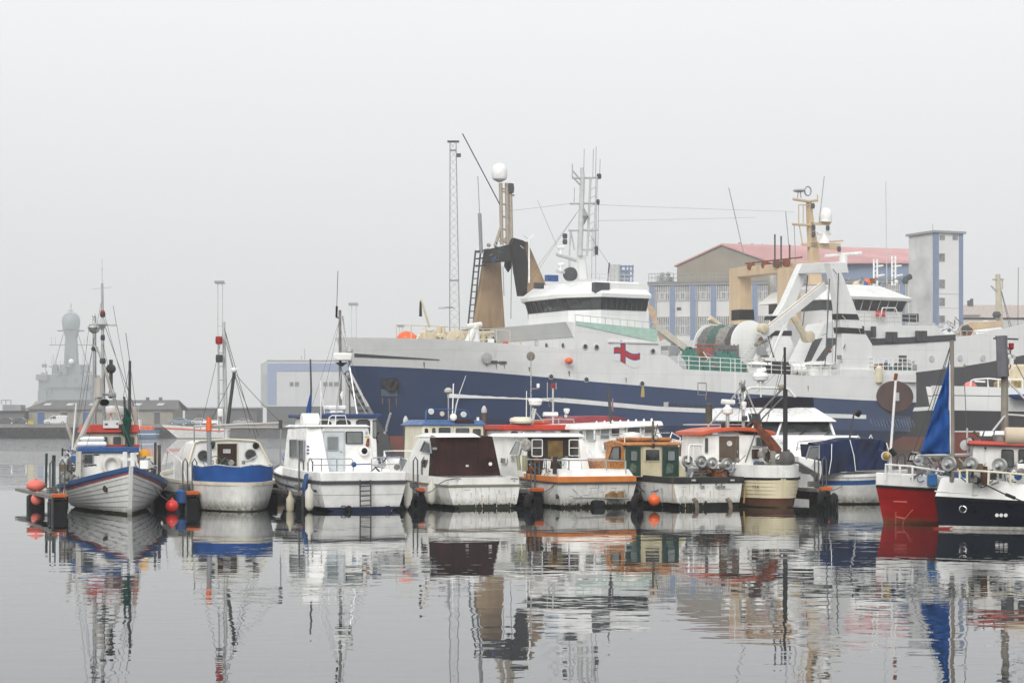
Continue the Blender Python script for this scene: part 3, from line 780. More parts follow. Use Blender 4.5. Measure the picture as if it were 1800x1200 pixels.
# dark strip painting the gap's shadow line along the bow, anchor pocket, draught marks
sl = MB(TF); r0, r1 = [], []
for k in range(15):
    t = k / 14; px = 622 + 150 * t
    a = hside(px, 621 + 10.5 * t, .04); b = hside(px, 627.5 + 5.5 * t, .04)
    r0.append(a); r1.append(b)
sl.grid([r1, r0]); part('slot_shadow_strip', sl, dgrey, T1)
ap = MB(TF)
ap.add([hside(668, 697, .05), hside(699, 697, .05), hside(699, 664, .05), hside(668, 664, .05)], [(0, 1, 2, 3)], 0)
ap.add([hside(669, 696, .07), hside(698, 696, .07), hside(698, 684, .07), hside(669, 684, .07)], [(0, 1, 2, 3)], 1)
po = part('anchor_pocket', ap, [M('pocket dark blue', (.02, .028, .055), .6, dirt=.6, dcol=(.09, .05, .03)), M('worn blue', (.12, .17, .25), .6, var=.3, dirt=.6)], T1)
an = MB(TF)
c = [hside(684, 684, .25), hside(684, 668, .25)]
an.tube(c, .16, 8); an.tube([hside(673, 672, .3), hside(677, 682, .3), hside(684, 685, .3), hside(691, 682, .3), hside(695, 672, .3)], .16, 8)
part('anchor', an, M('anchor rust', (.05, .035, .035), .9, var=.4), po)
dm = MB(TF)
for k in range(9):
    p = hside(676 + k * 1.25, 760 - k * 4.2, .05); dm.box(p[0] - .08, p[0] + .08, p[1] - .01, p[1] + .05, p[2] - .09, p[2] + .09)
part('draught_marks', dm, lgrey, T1)
# hull scuppers, plate seams, side door
sc = MB(TF)
for px, py in ((870, 636), (884, 637)):
    p = hside(px, py); sc.box(p[0] - .3, p[0] + .3, p[1] - .02, p[1] + .1, p[2] - .1, p[2] + .1)
part('scupper', sc, dgrey, T1)
fl = MB(TF); p = hside(855, 629, .05)
part('fairlead', fl.lathe([(.2, -.1), (.42, -.05), (.42, .08), (.25, .1)], p, (0, -1, 0), 14), alum, T1)
x0, z0 = zside(1226, 694); x1, z1 = zside(1241, 673)
sd_ = MB(TF); t_ = .05
for a in ((x0, x1, z0, z0 + t_), (x0, x1, z1, z1 + t_), (x0, x0 + t_, z0, z1), (x1, x1 + t_, z0, z1)): sd_.box(a[0], a[1], -6.04, -5.98, a[2], a[3])
part('side_door', sd_, grey, T1)
nm = MB(TF)                                   # worn lettering low on the blue
for k, w_ in enumerate((.5, .3, .4, .35, .5, .3, .45, .4, .3, .5, .4)):
    p = zside(1174 + k * 6.6, 711.5 + k * .35); nm.box(p[0], p[0] + w_, -6.03, -5.97, p[1] - .16, p[1] + .16)
part('lettering', nm, M('worn lettering', (.035, .05, .09), .6), T1)
lt = part('lettering', MB(TF).box(zside(1172, 711)[0] - .3, zside(1172, 711)[0] + .2, -6.03, -5.97, zside(1172, 711)[1] - .15, zside(1172, 711)[1] + .2), lgrey, T1)
fd = MB(TF)                                   # fender bars on the quarter
for k in range(15):
    a = zside(1524 + k * 5.6, 736 + (k % 3), -5.6); b = zside(1530 + k * 5.6, 752 - (k % 4), -5.6)
    fd.tube([(a[0], -6.0 + .045 * max(0, k - 6), a[1]), (b[0], -5.95 + .05 * max(0, k - 6), b[1])], .035, 5)
part('fender_bar', fd, M('scraped blue', (.16, .24, .36), .5, var=.4), T1)

rs = M('rust run', (.30, .19, .11), .8, var=.4, vs=3)
rn_ = random.Random(6)
for px, py, ln in ((684, 700, 24), (672, 699, 12), (696, 699, 16), (872, 639, 10), (886, 640, 8), (855, 636, 9), (745, 636, 14), (1000, 652, 10), (1100, 664, 9), (1300, 672, 12), (1420, 678, 9), (1240, 695, 9), (930, 645, 8)):
    w_ = rn_.uniform(.04, .09)
    a, b = hside(px, py, .035), hside(px + .5, py + ln, .035)
    part('rust_run', MB(TF).add([(b[0] - w_ * .3, b[1], b[2]), (b[0] + w_ * .3, b[1], b[2]), (a[0] + w_, a[1], a[2]), (a[0] - w_, a[1], a[2])], [(0, 1, 2, 3)]), rs, T1)
# superstructure: lower house flush with the port side
zb1 = TF.Y(1010, 592, -6)[2]                   # underside of the flared front
zt1 = TF.Y(1010, 567, -6)[2]
FLX = xf + .0
wall = MB(TF)
zt_s = zside(1185, 600)[1]
side = [(xf, 5.8), (xb + 1.6, 5.8), (xb + .6, 6.6), (xb - .6, zt_s - 1.6), (xb - 1.2, zt_s), (xf + 6, zt1 - .3), (xf, zt1 - .0)]
wall.prismy(side, -5.99, 5.99)
ss = part('superstructure', wall, twhite, T1)
fr_ = MB(TF)                                   # flared bulwark front
fr_.hexa([(xf - .05, -5.9, zb1), (xf + 1.5, -5.9, zb1), (xf + 1.5, 5.9, zb1), (xf - .05, 5.9, zb1),
          (xf - .7, -5.9, zt1 + .05), (xf + 1.5, -6.0, zt1 + .05), (xf + 1.5, 6.0, zt1 + .05), (xf - .7, 5.9, zt1 + .05)])
part('front_bulwark', fr_, twhite, ss)
gw = MB(TF)                                    # pale green bridge-wing bulwark
ax_, az_ = zside(1012, 567); bx_, bz_ = zside(1155, 590)
r0 = [(ax_ + 1.5, -6.03, az_ - .25), (bx_ + 2, -6.03, bz_ - .55)]; r1 = [(ax_ + 1.5, -6.03, az_ + .1), (bx_ + 2, -6.03, bz_ + .45)]
gw.hexa([(ax_, -6.04, az_ - .15), (bx_, -6.04, bz_ - .5), (bx_, -5.9, bz_ - .5), (ax_, -5.9, az_ - .15),
         (ax_, -6.04, az_ + .12), (bx_, -6.04, bz_ + .5), (bx_, -5.9, bz_ + .5), (ax_, -5.9, az_ + .12)])
part('wing_bulwark', gw, tgrn, T1)
part('deck_edge', MB(TF).box(xf + 3, xb - 1, -6.1, -5.98, zside(1100, 600)[1] - .12, zside(1100, 600)[1] + .02), twhite, T1)
railing(T1, [TF.p(ax_, -5.95, az_ + .1), TF.p(bx_, -5.95, bz_ + .5)], .5, 12, .025, lgrey, 1)
# wheelhouse
D0 = TF.Y(1045, 545, -4.4)
wx0 = TF.Y(1045, 545, -4.4)[0] - 1.1; wxm = TF.Y(1072, 545, -4.4)[0]; wx1 = TF.Y(1136, 545, -4.4)[0]
yfar = 5.9
zA = TF.Y(1045, 566, -4.4)[2]; zW0 = TF.Y(1045, 543, -4.4)[2]; zW1 = TF.Y(1045, 522, -4.4)[2]; zR = TF.Y(1035, 491, -4.4)[2]
ch = 2.1                                      # chamfered corners of the front
def ring(e, x1=wx1): return [(wx0 - e, -4.4 + ch), (wx0 + ch * .8 - e * .5, -4.4 - e), (x1, -4.4 - e), (x1, yfar + e), (wx0 + ch * .8 - e * .5, yfar + e), (wx0 - e, yfar - ch)]
def skew(mb, r0, z0, r1, z1, m=0):
    n = len(r0)
    mb.add([(a, b, z0) for a, b in r0] + [(a, b, z1) for a, b in r1], [tuple(range(n))[::-1], tuple(range(n, 2 * n))] + [(i, (i + 1) % n, n + (i + 1) % n, n + i) for i in range(n)], m)
wh = MB(TF); skew(wh, ring(0), zt1 - .3, ring(.0), zW0 + .02)
wo_ = part('wheelhouse', wh, twhite, T1)
wg = MB(TF); skew(wg, ring(-.03), zW0, ring(.30), zW1)
g_ = part('bridge_windows', wg, twin, wo_)
mu = MB(TF)
ra, rb = ring(-.01), ring(.33)
def lerp2(a, b, t): return (a[0] + (b[0] - a[0]) * t, a[1] + (b[1] - a[1]) * t)
for z_, r_ in ((zW0, ra), (zW1, rb)): mu.tube([(p[0], p[1], z_) for p in (r_[5], r_[0], r_[1], r_[2])], .05, 4)
for i, j, n in ((5, 0, 8), (0, 1, 3), (1, 2, 9)):
    for k in range(n + 1):
        p, q_ = lerp2(ra[i], ra[j], k / n), lerp2(rb[i], rb[j], k / n)
        mu.tube([(p[0], p[1], zW0), (q_[0], q_[1], zW1)], .045, 4)
part('glazing_bars', mu, dgrey, g_)
rf = MB(TF)
skew(rf, ring(.7), zW1, ring(.75), zW1 + .28)
skew(rf, ring(.74), zW1 + .28, [(wx0 + 1.3, -4.4 + ch + .2), (wx0 + 2.2, -3.4), (wx1 - .3, -3.7), (wx1 - .3, yfar - .3), (wx0 + 1.6, yfar - .3), (wx0 + .9, yfar - ch + .2)], zR)
part('roof', rf, twhite2, wo_)
p = TF.Y(1045, 516, -4.6); q_ = TF.Y(1070, 497, -4.6)
part('search_panel', MB(TF).box(p[0], q_[0], -4.75, -4.2, p[2], q_[2]), dgrey, wo_)
p = TF.Y(1070, 527, -4.5); q_ = TF.Y(1136, 502, -4.5)
part('radio_room', MB(TF).box(p[0], q_[0] - .1, -4.6, 3.5, p[2] + 0.3, q_[2] + .1), twhite, wo_)
part('floodlight', MB(TF).box(*(lambda a: (a[0] - .35, a[0] + .35, -2.3, -1.9, a[2] - .2, a[2] + .25))(TF.Y(946, 503, -2))), dgrey, wo_)
part('navigation_light', MB(TF).box(*(lambda a: (a[0] - .5, a[0] + .5, 3, 3.5, a[2] - .25, a[2] + .25))(TF.Y(970, 489, 3.2))), blue, wo_)
railing(T1, [TF.p(wx0 + 1.8, -2.8, zR), TF.p(wx1 - .5, -3.3, zR)], .6, 6, .02, lgrey, 2)
# portholes on the port side
phm = M('porthole glass', (.03, .035, .04), .1, var=.2)
ph0 = None
for px, py in ((962, 607), (991, 607), (1028, 609), (1048, 610), (1147, 617), (968, 662), (1030, 667), (1128, 674), (1089, 606)):
    if px < 1000 and py < 640:
        c = TF.p(xf - .03, TF.X(px, py, xf)[1], TF.X(px, py, xf)[2]); ax = TF.p(-1, 0, 0) - TF.p(0, 0, 0)
    else:
        x, z = zside(px, py); c = TF.p(x, -6.03, z); ax = TF.p(0, -1, 0) - TF.p(0, 0, 0)
    if px == 1089: continue
    f = part('porthole', MB().lathe([(.17, -.05), (.22, -.05), (.22, .05), (.17, .05)], c, ax, 16, world=True), lgrey, T1)
    part('pane', MB().lathe([(.18, 0), (.17, .06)], c, ax, 16, world=True), phm, f)
yw = M('yellow stain', (.55, .42, .12), .7)
x, z = zside(1130, 686); part('drip_stain', MB(TF).plate([TF.p(*a) for a in ((x - .2, -6.015, z - .5), (x + .15, -6.015, z - .5), (x + .1, -6.015, z + .4), (x - .1, -6.015, z + .4))], .01), yw, T1)
# painted flag: white field, red cross edged in blue
def fp(u, v): # wave
    a = TF.Y(1079, 638, -6.03); b = TF.Y(1125, 605, -6.03)
    x = a[0] + (b[0] - a[0]) * u; z = a[2] + (b[2] - a[2]) * v + .22 * math.sin(u * 5.0 + .8) - .1 * u
    return x, z
def band(mb, u0, u1, v0, v1, d, m):
    r0, r1 = [], []
    for k in range(13):
        u = u0 + (u1 - u0) * k / 12
        x, z = fp(u, v0); r0.append((x, -6.02 - d, z)); x, z = fp(u, v1); r1.append((x, -6.02 - d, z))
    mb.grid([r0, r1], m)
fm = MB(TF)
band(fm, 0, 1, -.02, 1.08, .004, 0)
band(fm, 0, 1, .36, .70, .008, 1); band(fm, .25, .45, -.02, 1.08, .012, 1)
band(fm, 0, .99, .41, .65, .016, 2); band(fm, .28, .42, -.02, 1.05, .020, 2)
part('painted_flag', fm, [twhite, M('flag blue', (.03, .07, .25), .5), M('flag red', (.45, .02, .03), .5)], T1)
# front face fittings
def onfront(px, py): return TF.p(*TF.X(px, py, xf - .05))
part('fire_cabinet', MB().lathe([(.28, -.7), (.33, -.6), (.33, .5), (.2, .7)], onfront(889, 616), (0, 0, 1), 12, world=True), red, T1)
part('vent_pipe', MB().tube([onfront(915, 618), onfront(915, 575)], .05, 6, world=True).ball(onfront(915, 612), .3, world=True), tcream, T1)
ld = MB()
for s in (0, 5): ld.tube([onfront(940 + s, 632), onfront(940 + s, 570)], .03, 5, world=True)
for k in range(9): ld.tube([onfront(940, 630 - k * 6), onfront(945, 630 - k * 6)], .02, 4, world=True)
part('ladder', ld, lgrey, T1)
single('lifebuoy_tarp', MB().ball(TF.p(*TF.X(1000, 634, xf - .8)), .32, world=True, sz=.8), buoyorange, 'orange float lying on the blue trawler deck at the foot of its white house', 'float')
fb = MB()
for a, b in (((932, 640), (944, 640)), ((950, 641), (965, 641))): fb.tube([onfront(*a), onfront(*b)], .1, 6, world=True)
part('orange_markings', fb, buoyorange, T1)
# foredeck: bulwark rail, winches, gantry bits
fr0 = [hside(px, 597 + (px - 690) * .135, -.3) for px in (700, 740, 780, 820, 860, 900)]
railing(T1, [TF.p(a[0], a[1], sheer(a[0])) for a in fr0], 1.0, 9, .035, tcream, 1)
dk = MB(TF); rows = []
for k in range(24):
    x = -4.2 + (XS + 4.2) * k / 23; s = min(1, (x - stem(7.5)) / Le(8)); w_ = 5.9 * (1 - (1 - max(0, s)) ** 2.1) ** .72
    z = sheer(x) - .9 if x < xf else 5.9
    rows.append([(x, -max(.05, w_), z), (x, max(.05, w_), z)])
dk.grid(rows); part('deck', dk, M('deck grey', (.22, .24, .23), .7, dirt=.5), T1)
gy = MB(TF)
def G(px, py, y): return TF.Y(px, py, y)
gear = MB(TF)
a = G(743, 585, 1); gear.tube([G(735, 610, 1), G(748, 582, 1), G(762, 582, 1), G(768, 610, 1)], .22, 8)
gear.tube([G(768, 612, 2), G(772, 575, 2), G(778, 575, 2), G(782, 612, 2)], .2, 8)
gear.lathe([(.7, -1.2), (.9, -1.1), (.4, -1), (.4, 1), (.9, 1.1), (.7, 1.2)], G(790, 600, 1.5), (0, 1, 0), 16)
gear.tube([G(755, 575, 1), G(740, 525, 1)], .09, 6)
gear.box(G(800, 600, 2)[0], G(822, 600, 2)[0], 1, 3, 7.2, G(810, 582, 2)[2])
part('windlass', gear, tcream, T1, bev=.05)
g3 = MB(TF)
for a, b, r_, y in (((724, 612), (742, 584), .16, .5), ((742, 584), (752, 612), .14, .5), ((757, 592), (778, 590), .2, 0), ((783, 612), (796, 584), .14, 1), ((800, 590), (862, 586), .12, 2), ((806, 600), (866, 597), .1, 2), ((815, 612), (826, 580), .12, 1.5), ((850, 612), (850, 585), .12, 2), ((862, 612), (862, 585), .1, 2), ((838, 585), (868, 584), .12, 2)):
    g3.tube([G(*a, y), G(*b, y)], r_, 6)
for px, py, y in ((760, 604, 0), (775, 600, 1), (812, 606, 1.5)): g3.lathe([(.25, -.6), (.5, -.5), (.25, -.4), (.25, .4), (.5, .5), (.25, .6)], G(px, py, y), (0, 1, 0), 12)
part('deck_tackle', g3, tcream, T1, kind='stuff')
fl_ = G(740, 540, 1)
part('jack_pennant', MB(TF).plate([TF.p(*G(737, 556, 1)), TF.p(*G(742, 556, 1)), TF.p(*G(741, 527, 1)), TF.p(*G(738, 530, 1))], .04), black, T1)
g2 = MB(TF)
g2.tube([G(812, 622, 0), G(836, 572, 0)], .28, 8); g2.tube([G(836, 572, 0), G(840, 622, 0)], .26, 8)
g2.tube([G(820, 574, 0), G(846, 570, 0)], .22, 8); g2.tube([G(822, 620, 0), G(838, 588, 0)], .12, 6)
part('derrick_post', g2, twhite, T1, bev=.03)
single('orange_tub', MB(TF).ball(G(715, 596, 2), .8, sz=.8).ball(G(724, 599, 1.5), .55), buoyorange, 'orange floats piled at the blue trawler bow rail', 'float')
for px in (730, 752, 805, 825, 845):
    x, y, z = G(px, 612, random.uniform(-1, 2)); part('deck_locker', MB(TF).box(x - .5, x + .5, y - .4, y + .4, sheer(x) - .9, sheer(x) + random.uniform(.1, .9)), random.choice([tcream, twhite, lgrey]), T1, bev=.05)

# main mast on the wheelhouse
mz = zR - .1; ms = TF.Y(1018, 490, .3)
mcx, mcy = ms[0], .3
def MP(px, py, y=mcy): return TF.wY(px, py, y)
mm = MB(TF)
mm.add([MP(1006, 491), MP(1032, 491), MP(1028, 449), MP(1010, 449), MP(1008, 491, mcy + 1.2), MP(1034, 491, mcy + 1.2), MP(1029, 449, mcy + .8), MP(1011, 449, mcy + .8)],
       [(0, 1, 2, 3), (1, 5, 6, 2), (5, 4, 7, 6), (4, 0, 3, 7), (3, 2, 6, 7)], 0, True)
pedm = part('mast_house', mm, twhite, T1)
mt = MB().tube([MP(1019, 450), MP(1024, 312), MP(1023, 295)], .26, 8, r2=.16, world=True)
mt.tube([MP(1032, 450), MP(1038, 312)], .09, 6, world=True).tube([MP(1044, 450), MP(1049, 312)], .09, 6, world=True)
part('mast', mt, lgrey, T1)
yd = MB()
for a, b, y in ((1006, 1055, 312), (1002, 1052, 357), (1000, 1050, 404), (1018, 1050, 438)): yd.tube([MP(a, y + 1), MP(b, y)], .085, 6, world=True)
yd.tube([MP(1006, 299), MP(1022, 318)], .07, 5, world=True).tube([MP(1006, 310), MP(1020, 325)], .07, 5, world=True).tube([MP(1006, 310), MP(1006, 288)], .06, 5, world=True)
for k in range(8): yd.tube([MP(1033 + k * .4, 440 - k * 15), MP(1045 + k * .4, 433 - k * 15)], .04, 4, world=True)
yd.tube([MP(1010, 440), MP(1003, 404)], .07, 5, world=True).tube([MP(1001, 449), MP(1003, 404)], .07, 5, world=True)
part('yard', yd, lgrey, T1)
for px, y0, y1 in ((1026, 312, 262), (1042, 312, 262), (1047, 312, 258), (1054, 312, 280), (1009, 357, 330), (1051, 450, 357), (1040, 490, 400), (1047, 490, 380)):
    part('whip_antenna', MB().tube([MP(px, y0), MP(px + 1, y1)], .035, 4, world=True), grey, T1)
for px, py in ((993, 415), (993, 425), (1047, 437), (1047, 443), (1053, 310), (1050, 355)): part('signal_lamp', MB().lathe([(.16, -.2), (.2, 0), (.16, .2)], MP(px, py), (0, 0, 1), 8, world=True), dgrey, T1)
part('radar_arm', MB().tube([MP(978, 447), MP(1012, 457)], .14, 6, world=True).tube([MP(978, 476), MP(1000, 481)], .12, 6, world=True).tube([MP(1001, 455), MP(1001, 482)], .09, 6, world=True), lgrey, T1)
for py in (436, 466):
    part('radar_scanner', MB().tube([MP(980, py), MP(991, py - 2)], .14, 6, world=True).tube([MP(985, py), MP(985, py + 11)], .12, 6, world=True), white2, T1)
part('searchlight', MB().lathe([(.3, -.4), (.55, -.2), (.55, .25), (.45, .3)], MP(1002, 482), TF.p(0, -1, 0) - TF.p(0, 0, 0), 14, world=True), dgrey, T1)
part('signal_shape', MB().lathe([(.02, -.7), (.4, 0), (.02, .7)], MP(1026, 380), (0, 0, 1), 8, world=True), grey, T1)
part('bridge_antenna', MB().tube([MP(930, 497, 2), MP(930, 418, 2)], .07, 6, world=True).tube([MP(920, 412, 2), MP(925, 417, 2), MP(930, 418, 2), MP(935, 417, 2), MP(938, 412, 2)], .05, 5, world=True), white2, T1)
part('bridge_antenna', MB().tube([MP(1068, 500, -2), MP(1071, 462, -2)], .06, 5, world=True), dgrey, T1)
stays(T1, [(MP(1017, 370), MP(936, 480)), (MP(1017, 370), MP(925, 505, 4)), (MP(1035, 410), MP(1070, 463, -2)), (MP(945, 352), MP(978, 430)), (MP(880, 372, 14), MP(1000, 358)), (MP(1050, 360), MP(1395, 372, 16)), (MP(1050, 388), MP(1330, 382, 16))], .012)

# after deck: crane boom, nets, net drum, gantry
part('crane_post', MB(TF).add([TF.wY(1134, 530, -1), TF.wY(1148, 540, -1), TF.wY(1168, 596, -1), TF.wY(1160, 600, -1), TF.wY(1134, 530, 0), TF.wY(1148, 540, 0), TF.wY(1168, 596, 0), TF.wY(1160, 600, 0)],
     [(0, 1, 2, 3), (4, 7, 6, 5), (0, 4, 5, 1), (1, 5, 6, 2), (2, 6, 7, 3), (3, 7, 4, 0)], 0, True), M('salmon cream', (.70, .50, .33), .5, dirt=.3), T1)
cb = MB()
cb.tube([TF.wY(1150, 572, -3), TF.wY(1232, 634, -3)], .36, 4, world=True).tube([TF.wY(1150, 580, -3), TF.wY(1224, 630, -3)], .14, 6, world=True)
cbo = part('crane_boom', cb, M('crane greyish cream', (.60, .56, .48), .5, dirt=.4), T1)
part('hinge', MB().lathe([(.5, -.5), (.55, -.3), (.55, .3), (.5, .5)], TF.wY(1229, 630, -3), TF.p(0, -1, 0) - TF.p(0, 0, 0), 14, world=True), rust, cbo)
part('hose_reel', MB().lathe([(.3, -.5), (.95, -.45), (.95, -.3), (.4, -.25), (.4, .25), (.95, .3), (.95, .45), (.3, .5)], TF.wY(1184, 646, -4), TF.p(0, -1, 0) - TF.p(0, 0, 0), 16, world=True), lgrey, T1)
for px, s_ in ((1168, 2.2), (1178, 2.6), (1190, 2.0), (1198, 1.6)):
    x, z = zside(px, 640, -3); part('deck_machine', MB(TF).box(x - .5, x + .5, -3.5, -2.4, 5.9, 6.0 + s_).tube([(x, -3, 6), (x + .2, -3, 6.4 + s_)], .12, 6), random.choice([lgrey, tcream, grey]), T1, bev=.08)
deckrail = [TF.p(x_, -5.95, sheer(x_)) for x_ in [xb + .8 + k * (zside(1478, 660)[0] - xb - .8) / 8 for k in range(9)]]
railing(T1, deckrail, 1.05, 17, .03, white2, 3)
rng_ = random.Random(4)
def netpile(px, py, y, w, hgt, label):
    c = Vector(TF.wY(px, py, y)); mb = MB(); rows = []
    for i in range(9):
        v = i / 8 * pi / 2; row = []
        for j in range(20):
            u = 2 * pi * j / 20; k = 1 + rng_.uniform(-.14, .14)
            row.append(c + Vector((math.cos(u) * math.cos(v) * w * k, math.sin(u) * math.cos(v) * w * .6 * k, math.sin(v) * hgt * k)))
        rows.append(row)
    mb.grid(rows, 0, True, wrap=True)
    return single('net_pile', mb, green, label, 'fishing net', 'green nets on the blue trawler deck')
netpile(1211, 656, -3.6, 1.2, 1.9, 'green trawl net heaped under the cream crane boom, forward of the pair')
netpile(1232, 657, -3, 1.5, 1.3, 'low spread of green trawl net at the rail beside the grey rack')
netpile(1276, 658, -3.4, 1.6, 1.7, 'green trawl net heaped in front of the grey rack')
part('red_winch', MB(TF).box(*(lambda a, b: (a[0], b[0], -1, 2, 6.0, b[2]))(TF.Y(1224, 640, 0), TF.Y(1262, 612, 0))).tube([TF.Y(1222, 606, -1), TF.Y(1262, 606, -1)], .08, 6), M('faded red', (.42, .11, .09), .6, dirt=.4), T1, bev=.05)
rk = MB(TF); a = TF.Y(1260, 642, -1.5); b = TF.Y(1297, 607, -1.5)
rk.box(a[0], b[0], -1.5, -.6, a[2], b[2])
for k in range(6):
    x = a[0] + (b[0] - a[0]) * k / 5; rk.tube([(x, -1.55, a[2]), (x, -1.55, b[2] + .1)], .06, 5)
for z in (a[2] + .8, b[2] - .3): rk.tube([(a[0], -1.55, z), (b[0], -1.55, z)], .06, 5)
part('gear_rack', rk, M('rack grey', (.20, .19, .19), .7, var=.3, dirt=.5), T1)
# net drum: axis athwartships
dc = TF.Y(1318, 604, -1.2)
dr = TF.Y(1318, 565, -1.2)[2] - dc[2]
drm = MB(TF); ay = (0, -1, 0); c0_ = (dc[0], -1.2, dc[2])
pr_ = [(dr * (.85 + .1 * abs(math.sin(k * 1.3)) * (1 if k % 5 else .4)), -5.3 + k * .26) for k in range(21)]
drm.lathe(pr_, c0_, ay, 44, mats=[0] * 6 + [1] * 4 + [2] * 6 + [3] * 4)
for i_, v_ in enumerate(drm.v): drm.v[i_] = v_ + Vector((rng_.uniform(-.07, .07), rng_.uniform(-.05, .05), rng_.uniform(-.07, .07)))
ndo = part('net_drum', drm, [M('net grey', (.16, .17, .16), .95, var=.4, vs=6, bump=1, bs=14), M('net green drum', (.08, .15, .13), .95, var=.4, vs=6, bump=1, bs=14), M('net pale', (.28, .27, .25), .95, var=.4, vs=6, bump=1, bs=14), M('net dark', (.09, .09, .09), .95, var=.4, vs=6, bump=1, bs=14)], T1)
part('flange', MB(TF).lathe([(dr * 1.03, -.12), (dr * 1.05, -.05), (dr * 1.05, .05), (dr * .98, .12), (dr * .3, .16), (dr * .1, .3)], c0_, ay, 36), twhite, ndo)
part('flange', MB(TF).lathe([(dr * .6, -5.5), (dr * 1.02, -5.45), (dr * 1.02, -5.3), (dr * .6, -5.25)], c0_, ay, 36), twhite, ndo)
part('drum_drive', MB(TF).lathe([(.28, -.3), (.34, .3), (.28, .6)], TF.Y(1342, 578, -1.8), ay, 14).tube([TF.Y(1336, 600, -1.8), TF.Y(1345, 590, -1.8), TF.Y(1340, 610, -1.8)], .2, 8), tcream, T1)
hs = MB(TF); a = TF.Y(1330, 650, -2.4); b = TF.Y(1352, 608, -2.4)
part('drum_stand', hs.prismy([(a[0] - 1.2, 5.9), (b[0] + .8, 5.9), (b[0] + .3, b[2]), (a[0] + .5, b[2] - .6)], -2.6, -1.6).box(a[0], b[0], -3.2, -2.6, 6, a[2] + 1.0), twhite, T1, bev=.05)
part('grey_box', MB(TF).box(*(lambda a, b: (a[0], b[0], -3.1, -2.65, a[2], b[2]))(TF.Y(1332, 624, -2.8), TF.Y(1343, 609, -2.8))), grey, T1)
st_ = MB()
for s in (0, 6): st_.tube([TF.wY(1292 + s, 641, -3), TF.wY(1318 + s, 612, -3)], .05, 5, world=True)
for k in range(6): st_.tube([TF.wY(1293 + k * 5, 639 - k * 5.4, -3), TF.wY(1299 + k * 5, 639 - k * 5.4, -3)], .04, 5, world=True)
part('stair', st_, lgrey, T1)
# white gantry
def leg(pts0, pts1, y0, y1, name='gantry_leg'):
    """pts0 (bottom..top) left edge pixels, pts1 right edge pixels on the plane y0; thick to y1; black bands between marked rows"""
    mb = MB(TF); n = len(pts0)
    rows = []
    L0 = [TF.Y(*p, y0) for p in pts0]; L1 = [TF.Y(*p, y0) for p in pts1]
    for (a, b) in zip(L0, L1): rows.append([a, b, (b[0], y1, b[2]), (a[0], y1, a[2])])
    mb.grid(rows, 0, wrap=True); mb.add(rows[-1], [(0, 1, 2, 3)])
    
    return mb, rows
yp = -5.2
mb, rows = leg([(1478, 668), (1482, 600), (1479, 580), (1473, 535), (1463, 480), (1458, 462)], [(1536, 668), (1534, 606), (1517, 578), (1502, 535), (1480, 480), (1473, 462)], yp, yp + .8)
gl = part('gantry_leg', mb, twhite, T1, bev=.06)
b1 = MB(TF)
for (pa, pb, pc, pd) in (((1478, 585), (1521, 587), (1517, 577), (1476, 575)), ((1475, 561), (1511, 562), (1507, 552), (1474, 551))):
    b1.plate([TF.wY(*p, yp - .03) for p in (pa, pb, pc, pd)], .86)
part('black_band', b1, black, gl)
ys = 5.0
mb, rows = leg([(1348, 662), (1360, 588), (1364, 556), (1380, 530), (1401, 482), (1410, 463)], [(1400, 662), (1398, 613), (1383, 575), (1398, 536), (1418, 484), (1427, 463)], ys, ys + .8)
gl2 = part('gantry_leg', mb, twhite, T1, bev=.06)
b2 = MB(TF)
for Q in (((1353, 590), (1392, 590), (1392, 581), (1356, 581)), ((1352, 562), (1384, 562), (1386, 555), (1355, 555))): b2.plate([TF.wY(*p, ys - .03) for p in Q], .8)
part('black_band', b2, black, gl2)
cbm = MB()
A0, A1 = TF.wY(1402, 481, ys), TF.wY(1478, 480, yp); A2, A3 = TF.wY(1473, 460, yp), TF.wY(1410, 463, ys)
k_ = TF.p(.9, 0, 0) - TF.p(0, 0, 0)
cbm.hexa([A0, A1, A1 + k_, A0 + k_, A3, A2, A2 + k_, A3 + k_], world=True)
part('gantry_beam', cbm, twhite, T1, bev=.06)
ar = MB()
P0, P1 = Vector(TF.wY(1448, 502, -2.5)), Vector(TF.wY(1336, 592, -2.5))
ar.tube([P0, P1], .46, 4, world=True)
aro = part('gantry_arm', ar, twhite, T1, bev=.04)
part('top_edge', MB().tube([P0 + Vector((0, -.2, .36)), P1 + Vector((0, -.2, .36))], .08, 5, world=True), M('worn tan edge', (.5, .40, .26), .6), aro)
part('arm_sheave', MB().lathe([(.2, -.4), (.42, -.3), (.42, .3), (.2, .4)], TF.wY(1341, 577, -2.8), TF.p(0, -1, 0) - TF.p(0, 0, 0), 16, world=True), tcream, aro)
part('arm_strut', MB().tube([TF.wY(1376, 578, -2.6), TF.wY(1344, 652, -3)], .13, 6, world=True), twhite, aro)
part('tan_arm', MB().tube([TF.wY(1394, 555, 1), TF.wY(1418, 597, 1)], .3, 8, world=True).lathe([(.3, -.5), (.5, -.4), (.5, .4), (.3, .5)], TF.wY(1420, 592, 1), TF.p(0, -1, 0) - TF.p(0, 0, 0), 12, world=True), tcream, T1)
hk = MB()
for px, yy in ((1454, 3), (1463, -3)): hk.tube([TF.wY(px, 510, yy), TF.wY(px, 640, yy)], .03, 4, world=True)
part('hoist_wire', hk, grey, T1)
